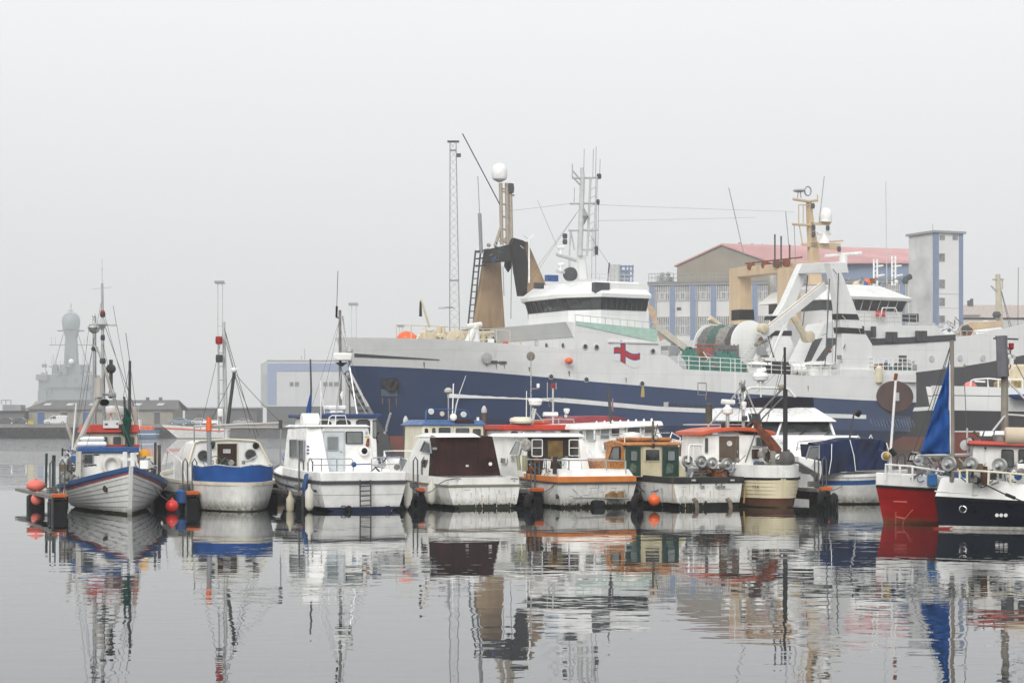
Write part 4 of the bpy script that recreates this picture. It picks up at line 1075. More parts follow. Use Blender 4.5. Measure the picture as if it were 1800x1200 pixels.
# deckhouse with slanted black stripes, behind the after gantry
fa = MB(TF); yq = 2.2
pts = [TF.Y(*p, yq) for p in ((1402, 664), (1480, 664), (1480, 562), (1450, 568))]
dko = part('after_house', fa.prismy([(p[0], p[2]) for p in pts], yq, yq + 2.5), twhite, T1)
for Q in (((1408, 650), (1418, 650), (1446, 594), (1430, 597)), ((1430, 640), (1444, 640), (1466, 606), (1456, 604)), ((1452, 606), (1470, 606), (1470, 594), (1454, 594))):
    part('slant_stripe', MB().plate([TF.wY(*p, yq - .03) for p in Q], .05), dgrey, dko)
# deck clutter aft
for px in (1392, 1400, 1408):
    part('life_raft', MB().lathe([(.3, -.22), (.52, -.16), (.55, 0), (.52, .16), (.3, .22)], TF.wY(px, 650, -4.2), TF.p(1, 0, 0) - TF.p(0, 0, 0), 14, world=True), white2, T1)
part('rubber_fender', MB().tube([TF.wY(1342, 650, -4.5), TF.wY(1380, 650, -4.5)], .75, 10, world=True), rubber, T1)
for px in (1431, 1446, 1340, 1333): part('capstan', MB(TF).lathe([(.7, -1.2), (.7, -.2), (1.1, 0), (1.0, .15), (.3, .3)], TF.Y(px, 641, -4), (0, 0, 1), 14), white2, T1)
for px in (1422, 1456, 1468, 1362, 1322): part('deck_machine', MB(TF).box(*(lambda a: (a[0] - .4, a[0] + .4, -4, -3.2, 5.9, a[2]))(TF.Y(px, 645 - (px % 7), -4))), random.choice([lgrey, grey, white2]), T1, bev=.06)
# stern house and trawl door
sb = MB(TF)
a = zside(1480, 668); b = zside(1538, 657, -5.6)
sb.box(a[0], XS - .05, -5.4, 5.4, 6.2, 6.9)
part('stern_deck', sb, twhite, T1)
oc = TF.Y(1569, 697, -5.75); orx = (TF.Y(1601, 697, -5.75)[0] - TF.Y(1537, 697, -5.75)[0]) / 2; orz = (TF.Y(1569, 669, -5.75)[2] - TF.Y(1569, 725, -5.75)[2]) / 2
ov = [(oc[0] + orx * math.cos(t), oc[2] + orz * math.sin(t)) for t in [2 * pi * k / 28 for k in range(28)]]
tdm = M('trawl door rust brown', (.085, .045, .035), .75, var=.35, vs=.8, dirt=.6, dcol=(.05, .04, .04))
tdo = part('trawl_door', MB(TF).prismy(ov, -6.15, -5.4), tdm, T1, bev=.08)
part('eye_bolt', MB(TF).box(oc[0] - .1, oc[0] + .25, -6.3, -6.1, oc[2] - .35, oc[2] + .35), lgrey, tdo)
single('boat_fender', MB(TF).lathe([(.1, -.75), (.3, -.6), (.34, 0), (.3, .6), (.1, .75)], TF.Y(1545, 659, -6.1), (0, 0, 1), 14), M('cream fender', (.68, .62, .45), .5, dirt=.3), 'cream fender hung over the blue trawler side above the brown oval trawl door', 'fender')
railing(T1, [TF.p(zside(1537, 655)[0], -5.3, 6.9), TF.p(XS - .3, -5.2, 6.9)], 1.0, 10, .03, white2, 3)
for px in (1546, 1553, 1561, 1580, 1590, 1600): part('deck_machine', MB(TF).box(*(lambda a: (a[0] - .45, a[0] + .45, -4.9, -4.1, 6.9, a[2]))(TF.Y(px, 644 - (px % 6), -4.5))), random.choice([dgrey, green, grey, rust]), T1, bev=.1)

# ================================================================ black and white trawler moored beyond
T2F = TF
tblk = M('trawler charcoal', (.045, .045, .05), .5, var=.12, vs=.4, dirt=.35, dcol=(.09, .085, .08))
beige = M('beige crane paint', (.60, .46, .30), .55, var=.12, vs=.6, dirt=.5, dcol=(.28, .12, .05))
T2 = thing('trawler', 'big charcoal and white trawler with beige gantry and mast moored beyond the blue one', 'trawler', TF.p(70, 14, 0))
YC, HB = 14.2, 6.5
YN = YC - HB
def n2(px, py, y=YN): return TF.Y(px, py, y)
xs0 = TF.Y(1345, 640, YN + 3)[0] - 6
x2e = 112.0
F2 = Fr(TF.p(x2e - 4, YC, 0), TF.rz + pi)     # its own frame: x from the bow aft
stem2 = lambda z: -3.5 * max(0, min(1, (z - 1) / 8))
Le2 = lambda z: 20 - 6 * max(0, min(1, z / 9))
Lx = x2e - 4 - xs0
def conv(px, py): p = n2(px, py); return (x2e - 4 - p[0], p[2])
blk = lin(*sorted([conv(1800, 622), conv(1760, 633), conv(1700, 643), conv(1610, 655), (Lx, 5.4)]))
wtp = lin(*sorted([conv(1800, 566), conv(1760, 580), conv(1690, 592), (Lx, conv(1530, 600)[1])]))
lev2 = [lambda x: -.6, lambda x: 0.0, lambda x: 1.2, lambda x: blk(x) * .5, lambda x: blk(x) * .5 + .35, blk, lambda x: (blk(x) + wtp(x)) / 2, wtp]
h2 = loft(F2, stem2, Le2, wtp, Lx, HB, lev2, [0, 0, 1, 2, 1, 2, 2], nst=34)
part('hull', h2, [tred, tblk, twhite], T2, sharp=50)
part('deck', MB(F2).grid([[(8 + k * 6, -6.3, wtp(8 + k * 6) - .8), (8 + k * 6, 6.3, wtp(8 + k * 6) - .8)] for k in range(int((Lx - 8) / 6) + 1)]), lgrey, T2)
# black rail band with bollard posts along the sheer
bb = MB(TF); r0, r1 = [], []
for px, py in ((1528, 600), (1600, 597), (1680, 592)):
    p = n2(px, py, YN - .06); r0.append((p[0], YN - .06, p[2] - .35)); r1.append((p[0], YN - .06, p[2] + .25))
bb.grid([r0, r1])
for px, py in ((1560, 590), (1570, 590), (1612, 588), (1622, 588)):
    p = n2(px, py); bb.box(p[0] - .28, p[0] + .28, YN - .3, YN - .05, p[2] - .6, p[2] + .35)
p = n2(1523, 583); bb.box(p[0] - .9, p[0] - .5, YN - .3, YN, p[2] - .5, p[2] + .5).box(p[0] + .5, p[0] + .9, YN - .3, YN, p[2] - .5, p[2] + .5).box(p[0] - .9, p[0] + .9, YN - .25, YN, p[2] - .15, p[2] + .1).box(p[0] - .3, p[0] + .3, YN - .25, YN, p[2] - 1.6, p[2])
part('rail_band', bb, tblk, T2)
for px, py in ((1637, 630), (1687, 629), (1727, 629), (1780, 628)):
    p = n2(px, py); c = TF.p(p[0], YN - .04, p[2]); ax = TF.p(0, -1, 0) - TF.p(0, 0, 0)
    f = part('porthole', MB().lathe([(.22, -.05), (.3, -.05), (.3, .05), (.22, .05)], c, ax, 16, world=True), lgrey, T2); part('pane', MB().lathe([(.23, 0), (.2, .02)], c, ax, 14, world=True), phm, f)
p = n2(1585, 634); part('side_vent', MB(TF).box(p[0] - .35, p[0] + .35, YN - .3, YN, p[2] - .5, p[2] + .5), dgrey, T2)
# upper decks
a = n2(1500, 600); b = n2(1690, 600)
part('deckhouse', MB(TF).prismy([(n2(1345, 600, YN + .4)[0] + 2, 6), (b[0], a[2] - .5), (b[0] - 3, n2(1640, 572)[2]), (n2(1500, 575)[0] - 2, n2(1500, 571)[2]), (n2(1345, 600, YN + .4)[0] + 2, n2(1500, 571)[2])], YN + .15, YC + 6.2), twhite, T2)
yw_ = YN + 1.2
w0 = TF.Y(1482, 545, yw_)[0]; w1 = TF.Y(1606, 545, yw_)[0]
za, zb2, zc, zd = (TF.Y(1540, v, yw_)[2] for v in (572, 547, 528, 500))
def ring2(e): return [(w0, yw_ - e), (w1 - 1.4 + e * .6, yw_ - e), (w1 + e, yw_ + 2), (w1 + e, YC + 3.3), (w1 - 1.4 + e * .6, YC + 5.2 + e), (w0, YC + 5.2 + e)]
m2 = MB(TF); skew(m2, ring2(0), za - 1, ring2(0), zb2); w2o = part('wheelhouse', m2, twhite, T2)
m2 = MB(TF); skew(m2, ring2(-.03), zb2, ring2(.35), zc); g2o = part('bridge_windows', m2, twin, w2o)
mu = MB(TF); ra, rb = ring2(-.01), ring2(.37)
for z_, r_ in ((zb2, ra), (zc, rb)): mu.tube([(p[0], p[1], z_) for p in (r_[5], r_[0], r_[1], r_[2])], .05, 4)
for i, j, n in ((0, 1, 7), (1, 2, 2), (5, 0, 6)):
    for k in range(n + 1):
        p, q_ = lerp2(ra[i], ra[j], k / n), lerp2(rb[i], rb[j], k / n); mu.tube([(p[0], p[1], zb2), (q_[0], q_[1], zc)], .05, 4)
part('glazing_bars', mu, lgrey, g2o)
m2 = MB(TF); skew(m2, ring2(.8), zc, ring2(.9), zc + .25); skew(m2, ring2(.88), zc + .25, [(w0 - .1, yw_ + 1.2), (w1 - 3.2, yw_ + 1.2), (w1 - 2.6, yw_ + 2.5), (w1 - 2.6, YC + 2.5), (w1 - 3.2, YC + 4), (w0 - .1, YC + 4)], zd)
part('roof', m2, twhite2, w2o)
# after part of the bridge, seen past the white gantry
m2 = MB(TF)
yfa = TF.X(1352, 545, w0 - 1.8)[1]
part('bridge_aft', MB(TF).box(w0 - 1.8, w0, YC - 4.5, yfa, za - 4.5, zb2), twhite, T2)
part('bridge_windows', MB(TF).box(w0 - 1.83, w0 - .02, YC - 4.55, yfa + .05, zb2, zc - .1), twin, T2)
part('roof', MB(TF).frus((w0 - 2.6, w0, YC - 5.3, yfa + .8), zc - .1, (w0 - 1.9, w0, YC - 4, yfa - .6), zc + 1.0), twhite2, T2)
railing(T2, [TF.p(n2(1510, 560)[0], YN + .3, n2(1540, 571)[2]), TF.p(n2(1615, 560)[0], YN + .3, n2(1540, 571)[2])], 1.1, 9, .03, lgrey, 3)
part('red_box', MB(TF).box(*(lambda a: (a[0] - .45, a[0] + .45, YN + .5, YN + .8, a[2] - .3, a[2] + .3))(n2(1556, 551))), red, T2)
rail(T2, [[TF.wY(1548, 556, YN + .5), TF.wY(1551, 541, YN + .5), TF.wY(1574, 541, YN + .5), TF.wY(1580, 556, YN + .5)]], .06, white2, 'ladder_hoop')
part('dark_locker', MB(TF).box(*(lambda a, b: (a[0], b[0], YN + .4, YN + 1.6, a[2], b[2]))(n2(1605, 565), n2(1620, 551))), tblk, T2)
for a, b in ((1536, 455), (1568, 450)):
    lm = MB()
    for s in (0, 6): lm.tube([TF.wY(a + s, 502, YC), TF.wY(a + s, b, YC)], .09, 5, world=True)
    for k in range(6): lm.tube([TF.wY(a, 500 - k * 8, YC), TF.wY(a + 6, 500 - k * 8, YC)], .06, 4, world=True)
    lm.tube([TF.wY(a + 6, 485, YC), TF.wY(a + 18, 483, YC)], .1, 5, world=True).tube([TF.wY(a + 6, 468, YC), TF.wY(a + 16, 467, YC)], .1, 5, world=True)
    part('antenna_mast', lm, white2, T2)
part('whip_antenna', MB().tube([TF.wY(1559, 500, YC), TF.wY(1557, 320, YC)], .05, 4, world=True), lgrey, T2)
part('exhaust_pipe', MB().tube([TF.wY(1590, 497, YC), TF.wY(1592, 490, YC), TF.wY(1600, 486, YC)], .3, 10, world=True), dgrey, T2)
for px, m_ in ((1505, tcream), (1520, blue), (1524, buoyorange), (1512, lgrey)): part('roof_float', MB().ball(TF.wY(px, 500 - px % 5, YC - 2), .35, world=True), m_, T2)
part('radar_scanner', MB().tube([TF.wY(1450, 450, YC), TF.wY(1514, 445, YC)], .16, 6, world=True).tube([TF.wY(1482, 448, YC), TF.wY(1482, 470, YC)], .4, 8, world=True), white2, T2)
# beige gantry at its stern
bg = MB(TF)
def bleg(px0, px1, yb, yt, y, parent=T2, black_at=None):
    mb, rows = leg([(px0, yb), (px0, yt)], [(px1, yb), (px1 - 6, yt)], y, y + 1.6)
    o = part('gantry_leg', mb, beige, parent, bev=.05)
    if black_at:
        m3 = MB(); m3.plate([TF.wY(px0 - .3, black_at[0], y - .04), TF.wY(px1 + .3, black_at[0], y - .04), TF.wY(px1 - 1, black_at[1], y - .04), TF.wY(px0 - .3, black_at[1], y - .04)], 1.2)
        part('black_base', m3, black, o)
bleg(1299, 1326, 660, 470, YC + 5, black_at=(562, 544))
bleg(1385, 1412, 660, 470, YC - 5)
bm = MB(); A0, A1, A2, A3 = TF.wY(1295, 487, YC + 5), TF.wY(1418, 474, YC - 5), TF.wY(1418, 459, YC - 5), TF.wY(1295, 470, YC + 5)
k_ = TF.p(1.6, 0, 0) - TF.p(0, 0, 0)
bm.hexa([A0, A1, A1 + k_, A0 + k_, A3, A2, A2 + k_, A3 + k_], world=True)
part('gantry_beam', bm, beige, T2, bev=.05)
sv = MB()
for px, yy in ((1320, 3), (1345, 1), (1365, -1), (1382, -3)):
    c = TF.wY(px, 468 - (px - 1320) * .1, YC + yy); sv.lathe([(.1, -.15), (.4, -.1), (.4, .1), (.1, .15)], c, TF.p(1, .4, 0) - TF.p(0, 0, 0), 10, world=True)
sv.tube([TF.wY(1310, 463, YC + 4), TF.wY(1410, 452, YC - 4)], .07, 5, world=True)
part('sheave', sv, rust, T2)
# beige mast with dome
BM_ = YC
def B(px, py, y=BM_): return TF.wY(px, py, y)
ml = MB(TF)
mb, rows = leg([(1424, 500), (1425, 440), (1423, 395), (1422, 352)], [(1446, 500), (1440, 440), (1432, 395), (1427, 352)], BM_, BM_ + .5)
mo = part('mast', mb, beige, T2, bev=.05)
mh = MB()
mh.add([B(1408, 432), B(1470, 440), B(1478, 432), B(1478, 428), B(1440, 425), B(1408, 428)] + [B(1408, 432, BM_ + 1.4), B(1470, 440, BM_ + 1.4), B(1478, 432, BM_ + 1.4), B(1478, 428, BM_ + 1.4), B(1440, 425, BM_ + 1.4), B(1408, 428, BM_ + 1.4)],
       [(0, 1, 2, 3, 4, 5), (11, 10, 9, 8, 7, 6)] + [(i, 6 + i, 6 + (i + 1) % 6, (i + 1) % 6) for i in range(6)], 0, True)
mh.add([B(1426, 396), B(1458, 396), B(1462, 391), B(1426, 391)] + [B(1426, 396, BM_ + 1.4), B(1458, 396, BM_ + 1.4), B(1462, 391, BM_ + 1.4), B(1426, 391, BM_ + 1.4)], [(0, 1, 2, 3), (7, 6, 5, 4)] + [(i, 4 + i, 4 + (i + 1) % 4, (i + 1) % 4) for i in range(4)], 0, True)
mh.tube([B(1393, 394), B(1426, 396)], .12, 6, world=True).tube([B(1394, 350), B(1420, 354), B(1437, 352)], .13, 6, world=True).tube([B(1437, 352), B(1437, 342)], .07, 5, world=True)
mh.tube([B(1404, 360), B(1404, 395)], .06, 5, world=True).tube([B(1412, 360), B(1412, 395)], .06, 5, world=True).tube([B(1404, 360), B(1422, 360)], .06, 5, world=True).tube([B(1405, 395), B(1411, 430)], .06, 5, world=True)
part('platform', mh, beige, mo)
part('loop_antenna', MB().tube([TF.wY(1420 + 5.5 * math.cos(t), 336 + 8 * math.sin(t), BM_) for t in [2 * pi * k / 16 for k in range(16)]], .07, 5, world=True, closed=True), grey, mo)
part('gps_dome', MB().lathe([(.3, -.1), (.62, 0), (.5, .15)], B(1405, 336), (0, 0, 1), 12, world=True).tube([B(1403, 337), B(1402, 348)], .05, 4, world=True).tube([B(1407, 338), B(1408, 348)], .05, 4, world=True), grey, mo)
part('radome', MB().lathe([(.45, -.68), (.62, -.66), (.65, -.1), (.62, .25), (.48, .5), (.25, .65), (.03, .69)], B(1451, 378), (0, 0, 1), 20, world=True), white2, mo)
part('radar_scanner', MB().tube([B(1437, 410), B(1460, 410)], .16, 6, world=True).tube([B(1448, 412), B(1448, 428)], .25, 8, r2=.6, world=True), white2, mo)
part('radar_scanner', MB().tube([B(1452, 425), B(1482, 423)], .08, 5, world=True), beige, mo)
for px, py in ((1429, 362), (1430, 400), (1430, 412), (1455, 401), (1475, 438)): part('signal_lamp', MB().lathe([(.15, -.25), (.2, 0), (.15, .25)], B(px, py, BM_ - .3), (0, 0, 1), 8, world=True), dgrey, mo)
for a, y0, y1 in ((1362, 470, 412), (1388, 460, 430), (1373, 470, 415)): part('deck_pole', MB().tube([TF.wY(a, y0, YC - 3), TF.wY(a, y1, YC - 3)], .08, 5, world=True), dgrey, T2)
for a, b in (((1281, 330), (1304, 432)), ((1304, 432), (1312, 462)), ((1381, 372), (1389, 455)), ((1449, 310), (1440, 390)), ((1396, 396), (1399, 470))): part('whip_antenna', MB().tube([B(*a), B(*b)], .05, 4, world=True), grey, T2)
# tan boom and clutter between the gantries
part('tan_boom', MB().tube([TF.wY(1247, 559, YC - 2), TF.wY(1272, 577, YC - 2), TF.wY(1275, 640, YC - 2)], .28, 8, world=True), tcream, T2)
part('pole_mast', MB().tube([TF.wY(1355, 530, YC + 4), TF.wY(1357, 482, YC + 4)], .35, 6, world=True).tube([TF.wY(1362, 530, YC + 4), TF.wY(1361, 480, YC + 4)], .2, 6, world=True), M('pale lattice', (.5, .5, .48), .6), T2)
for px, m_ in ((1443, buoyred),): single('round_buoy', MB().ball(TF.wY(px, 571, 6), .34, world=True), buoyorange, 'orange buoy hanging between the white gantry legs of the trawlers', 'buoy')
# fore part: beige crane and mast near the right edge
cr = MB()
cr.add([TF.wY(*p, YN + 2) for p in ((1680, 588), (1690, 572), (1704, 565), (1760, 564), (1762, 574), (1712, 580), (1712, 610), (1690, 606))] + [TF.wY(*p, YN + 4) for p in ((1680, 588), (1690, 572), (1704, 565), (1760, 564), (1762, 574), (1712, 580), (1712, 610), (1690, 606))],
       [tuple(range(8)), tuple(range(15, 7, -1))] + [(i, 8 + i, 8 + (i + 1) % 8, (i + 1) % 8) for i in range(8)], 0, True)
part('fore_crane', cr, beige, T2, bev=.08)
for k in range(7): part('winch_gear', MB().lathe([(.2, -.3), (.4, -.2), (.4, .2), (.2, .3)], TF.wY(1698 + (k * 5) % 13, 578 + k * 4.5, YN + 1.6), TF.p(0, -1, 0) - TF.p(0, 0, 0), 10, world=True), random.choice([rust, dgrey, tcream]), T2)
part('bow_dome', MB().lathe([(2.2, -2.5), (2.3, -1), (1.9, .4), (1.1, 1.2), (.2, 1.5)], TF.wY(1733, 590, YC), (0, 0, 1), 18, world=True), twhite, T2)
part('foremast', MB().tube([TF.wY(1758, 600, YC), TF.wY(1754, 482, YC)], .42, 8, r2=.24, world=True).tube([TF.wY(1745, 491, YC), TF.wY(1764, 491, YC)], .1, 5, world=True).tube([TF.wY(1742, 502, YC), TF.wY(1753, 513, YC)], .1, 5, world=True).tube([TF.wY(1762, 492, YC), TF.wY(1762, 507, YC), TF.wY(1755, 507, YC)], .08, 5, world=True), M('grimy cream mast', (.5, .46, .36), .6, dirt=.5), T2)
part('mast_light', MB().lathe([(.3, -.3), (.45, 0), (.3, .3)], TF.wY(1752, 553, YC - .5), (0, 0, 1), 10, world=True), dgrey, T2)
stays(T2, [(TF.wY(1760, 510, YC), TF.wY(1785, 600, YN + 1)), (TF.wY(1757, 500, YC), TF.wY(1776, 580, YC)), (TF.wY(1790, 470, YC), TF.wY(1789, 600, YC))], .035)
railing(T2, [TF.p(n2(1680, 600)[0], YN + .2, n2(1680, 603)[2]), TF.p(n2(1735, 600)[0], YN + .2, n2(1735, 605)[2])], 1.2, 6, .03, lgrey, 2)
part('deck_frames', MB(TF).box(*(lambda a, b: (a[0], b[0], YN + 2, YN + 4, a[2], b[2]))(n2(1640, 574), n2(1684, 570))), lgrey, T2)

# ================================================================ beige trawler hidden beyond the blue one
T4 = thing('trawler', 'trawler with sooty tan gallows and a tall domed mast, hidden behind the blue bow', 'trawler', TF.p(20, 14, 0))
Y4 = 14.0
h4x = [TF.Y(px, 600, Y4 - 4)[0] for px in (745, 960)]
hb4 = MB(TF); hb4.prismz([(h4x[0], Y4 - 5), (h4x[1] + 6, Y4 - 5.5), (h4x[1] + 8, Y4), (h4x[1] + 6, Y4 + 5.5), (h4x[0], Y4 + 5)], -.6, 7.3)
part('hull', hb4, tblk, T4, bev=.3)
sooty = M('sooty tan', (.36, .25, .15), .7, var=.2, vs=.5, dirt=.6, dcol=(.05, .04, .035), top=(14.0, 19.0))
soot = M('soot black', (.03, .028, .028), .85, var=.3, vs=.8)
mb, rows = leg([(830, 604), (848, 490), (856, 437)], [(890, 604), (883, 500), (880, 437)], Y4 + 4, Y4 + 4.6)
# soot deepens towards the top as a real stain: a separate sooty cap
l1 = part('gallows_leg', mb, sooty, T4, bev=.06)
mb, rows = leg([(938, 610), (925, 500), (910, 430)], [(1000, 610), (958, 495), (928, 425)], Y4 - 5, Y4 - 4.6)
l2 = part('gallows_leg', mb, sooty, T4, bev=.06)
gb = MB(); A0, A1, A2, A3 = TF.wY(846, 462, Y4 + 4), TF.wY(915, 458, Y4 - 5), TF.wY(918, 424, Y4 - 5), TF.wY(852, 439, Y4 + 4)
k_ = TF.p(.4, 0, 0) - TF.p(0, 0, 0)
gb.hexa([A0, A1, A1 + k_, A0 + k_, A3, A2, A2 + k_, A3 + k_], world=True)
part('gallows_beam', gb, soot, T4, bev=.06)
part('soot_streak', MB().plate([TF.wY(*p, Y4 - 5.05) for p in ((899, 430), (904, 418), (921, 423), (929, 465), (927, 500), (926, 520), (914, 520), (904, 455))], .5), soot, T4)
for px, yy in ((893, -1),): part('hanging_block', MB().lathe([(.05, -.7), (.36, -.2), (.32, .3), (.1, .7)], TF.wY(px, 464, Y4 + yy), (0, 0, 1), 10, world=True), black, T4)
part('hanging_block', MB().lathe([(.2, -.2), (.5, -.12), (.5, .12), (.2, .2)], TF.wY(912, 479, Y4 - 3), (.5, -.8, 0), 14, world=True), black, T4)
part('hoist_wire', MB().tube([TF.wY(899, 470, Y4 - 1), TF.wY(898, 560, Y4 - 1)], .05, 4, world=True).tube([TF.wY(884, 468, Y4), TF.wY(886, 520, Y4)], .05, 4, world=True), grey, T4)
lad = MB()
for s in (0, 9): lad.tube([TF.wY(822 + s, 580, Y4 + 4.5), TF.wY(836 + s, 440, Y4 + 4.5)], .08, 5, world=True)
for k in range(12): lad.tube([TF.wY(823 + k * 1.2, 570 - k * 11.5, Y4 + 4.5), TF.wY(832 + k * 1.2, 570 - k * 11.5, Y4 + 4.5)], .06, 4, world=True)
for k in range(3): lad.tube([TF.wY(836, 442 + k * 13, Y4 + 4), TF.wY(854, 440 + k * 13, Y4 + 4)], .07, 5, world=True)
part('ladder', lad, dgrey, T4)
part('aerial_pole', MB().tube([TF.wY(846, 445, Y4 + 4), TF.wY(843, 375, Y4 + 4)], .16, 6, world=True).tube([TF.wY(843, 375, Y4 + 4), TF.wY(840, 310, Y4 + 4)], .05, 4, world=True), grey, T4)
lm = MB()
tanm = M('mast tan grey', (.40, .35, .28), .6, dirt=.4)
for a, b in ((882, 880), (892, 890.5), (899, 897)): lm.tube([TF.wY(a, 430, Y4 + 1), TF.wY(b, 322, Y4 + 1)], .16, 6, world=True)
for k in range(5): lm.tube([TF.wY(881, 425 - k * 22, Y4 + 1), TF.wY(898, 425 - k * 22, Y4 + 1)], .09, 5, world=True)
lm.tube([TF.wY(882, 430, Y4 + 1), TF.wY(899, 400, Y4 + 1)], .08, 5, world=True).tube([TF.wY(870, 432, Y4 + 1), TF.wY(881, 398, Y4 + 1)], .14, 6, world=True)
lm.tube([TF.wY(880, 332, Y4 + 1), TF.wY(902, 332, Y4 + 1)], .08, 5, world=True).tube([TF.wY(890, 345, Y4 + 1), TF.wY(904, 343, Y4 + 1)], .08, 5, world=True)
mo4 = part('mast', lm, tanm, T4)
part('radome', MB().lathe([(.15, -.8), (.6, -.55), (.68, -.35), (.68, .25), (.56, .6), (.3, .78), (.03, .84)], TF.wY(878, 304, Y4 + 1), (0, 0, 1), 20, world=True), white2, mo4)
part('whip_antenna', MB().tube([TF.wY(880, 362, Y4 + 1), TF.wY(813, 235, Y4 + 1)], .05, 4, world=True), dgrey, T4)
part('signal_lamp', MB().lathe([(.2, -.4), (.25, 0), (.2, .4)], TF.wY(899, 331, Y4 + .8), (0, 0, 1), 8, world=True), dgrey, T4)
part('foredeck_house', MB(TF).box(*(lambda a, b: (a[0], b[0], Y4 - 1, Y4 + 3, 7, b[2]))(TF.Y(765, 610, Y4), TF.Y(820, 586, Y4))), sooty, T4, bev=.1)
part('after_house', MB(TF).box(*(lambda a, b: (a[0], b[0], Y4 + 1, Y4 + 5, 7, b[2]))(TF.Y(838, 610, Y4 + 2), TF.Y(880, 578, Y4 + 2))), dgrey, T4, bev=.1)
bx = MB(TF)
for k in range(5):
    p = TF.Y(840 + k * 6, 610, Y4 - 4); bx.tube([(p[0], Y4 - 4, 7), (p[0], Y4 - 4, TF.Y(840, 590, Y4 - 4)[2])], .1, 5)
bx.tube([TF.Y(838, 590, Y4 - 4), TF.Y(868, 590, Y4 - 4)], .12, 5)
part('deck_cage', bx, tcream, T4)

# ================================================================ white and charcoal vessel at the right, nearer than the trawlers
T3F = Fr(at(1668, 750, 112) - Vector((0, 0, CAMZ)), R(-6))
T3 = thing('fishing_vessel', 'white over charcoal fishing vessel with a thin dark stripe, behind the blue sail mast', 'fishing vessel', T3F.p(10, 3, 0))
def z3(py): return T3F.Y(1700, py, 0)[2]
lev3 = [lambda x: -.6, lambda x: 0, lambda x: z3(768), lambda x: z3(759) - .03 * x * 0, lambda x: z3(757), lambda x: z3(720) - .022 * x, lambda x: z3(694) - .03 * x, lambda x: z3(692.5) - .03 * x, lambda x: z3(676) - .045 * x]
mb = MB(T3F)
def p3(x, b, s):
    z = lev3[b](x); w_ = 3.2 * (1 - (1 - min(1, (x + .3 + .25 * z / 2) / 6)) ** 2) ** .6
    return (x - .18 * z * max(0, 1 - x / 5), 3.2 + s * w_, z)
xs3 = [0, .15, .4, .8, 1.4, 2.2, 3.2, 4.5, 6, 8, 12, 18]
for s in (-1, 1):
    for b in range(8):
        lo, hi = [p3(x, b, s) for x in xs3], [p3(x, b + 1, s) for x in xs3]
        if s > 0: lo, hi = lo[::-1], hi[::-1]
        mb.grid([lo, hi], (0, 0, 0, 2, 1, 2, 3, 2)[b])
part('hull', mb, [tred, tblk, twhite, dgrey], T3, sharp=50)
part('deck', MB(T3F).box(.6, 18, 1.2, 5.6, z3(684) - .6, z3(684) - .4), lgrey, T3)
hoop = [T3F.wY(1706, 678, 1), T3F.wY(1707, 669, 1), T3F.wY(1712, 667, 1), T3F.wY(1736, 665, 1), T3F.wY(1737, 680, 1)]
rail(T3, [hoop, [T3F.wY(1712, 667, 1), T3F.wY(1712, 670, 3), T3F.wY(1732, 671, 3)], [T3F.wY(1737, 665, 1), T3F.wY(1756, 667, 1)]], .05, white2)
single('round_buoy', MB().ball(T3F.wY(1705, 683, 2.6), .42, world=True), M('pink buoy', (.75, .22, .2), .5), 'faded pink buoy showing over the bulwark of the white and charcoal vessel', 'buoy')
cg = MB(); a = T3F.Y(1755, 684, 2); b = T3F.Y(1797, 669, 2)
part('net_bin', MB(T3F).box(a[0], b[0], 2, 4, a[2], b[2]), M('yellow nets', (.42, .33, .12), .9, var=.6, vs=6, dirt=.5), T3, bev=.1)
rail(T3, [[T3F.wY(px, 686, 1.8), T3F.wY(px, 667, 1.8)] for px in (1755, 1776, 1797)] + [[T3F.wY(1755, 667, 1.8), T3F.wY(1798, 667, 1.8)]], .05, white2)
part('tan_house', MB(T3F).box(*(lambda a, b: (a[0], b[0] + 1, 3, 5, 3, b[2]))(T3F.Y(1772, 670, 3), T3F.Y(1800, 640, 3))), tcream, T3, bev=.1)
part('rubbing_skiff', MB(T3F).hexa([T3F.Y(1780, 700.5, -1), T3F.Y(1830, 701, -1), T3F.Y(1830, 701, .5), T3F.Y(1780, 700.5, .5), T3F.Y(1772, 693, -1.2), T3F.Y(1830, 692, -1.2), T3F.Y(1830, 692, .5), T3F.Y(1772, 693, .5)]), blue, T3, bev=.05)

# ================================================================ fish factory on the trawler quay
FD = 330.0
FF = Fr(at(1140, 750, FD + 22) - Vector((0, 0, CAMZ)), R(-11))
fac = thing('factory', 'grey and blue fish factory with long window bands and a red pitched roof', 'factory', FF.p(15, 5, 3))
fwall = M('factory wall', (.64, .64, .62), .8, var=.06, vs=.2, dirt=.3, dcol=(.3, .27, .22))
fblue = M('factory blue', (.19, .25, .37), .6, var=.1, dirt=.2)
fglass = M('factory glass', (.22, .23, .23), .25, var=.5, vs=.6)
fconc = M('factory gable sheeting', (.27, .24, .19), .8, var=.1, vs=.4, dirt=.3)
froof = M('factory red roof', (.54, .30, .30), .6, var=.12, vs=.3, dirt=.2)
def fy(px, py, y=0): return FF.Y(px, py, y)
xe = fy(1598, 500)[0]; ztop = fy(1142, 500)[2]
part('wall', MB(FF).box(0, xe + 6, 0, 22, 2.9, ztop), fwall, fac)
part('parapet', MB(FF).box(-.2, xe + 6, -.2, 22.2, ztop, ztop + .45), M('parapet grey', (.2, .2, .2), .8), fac)
cols_px = (1146, 1179, 1214, 1251, 1286, 1327)
colx = [fy(p, 560)[0] for p in cols_px]
stepx = (colx[-1] - colx[0]) / 5
allx = [colx[0] + stepx * k for k in range(int((xe - colx[0]) / stepx) + 1)]
for x in allx:
    part('pilaster', MB(FF).box(x - .45, x + .45, -.3, .02, 2.9, ztop - .1), fblue, fac)
zwin = [(fy(1215, 528)[2], fy(1215, 500)[2]), (fy(1215, 588)[2], fy(1215, 556)[2])]
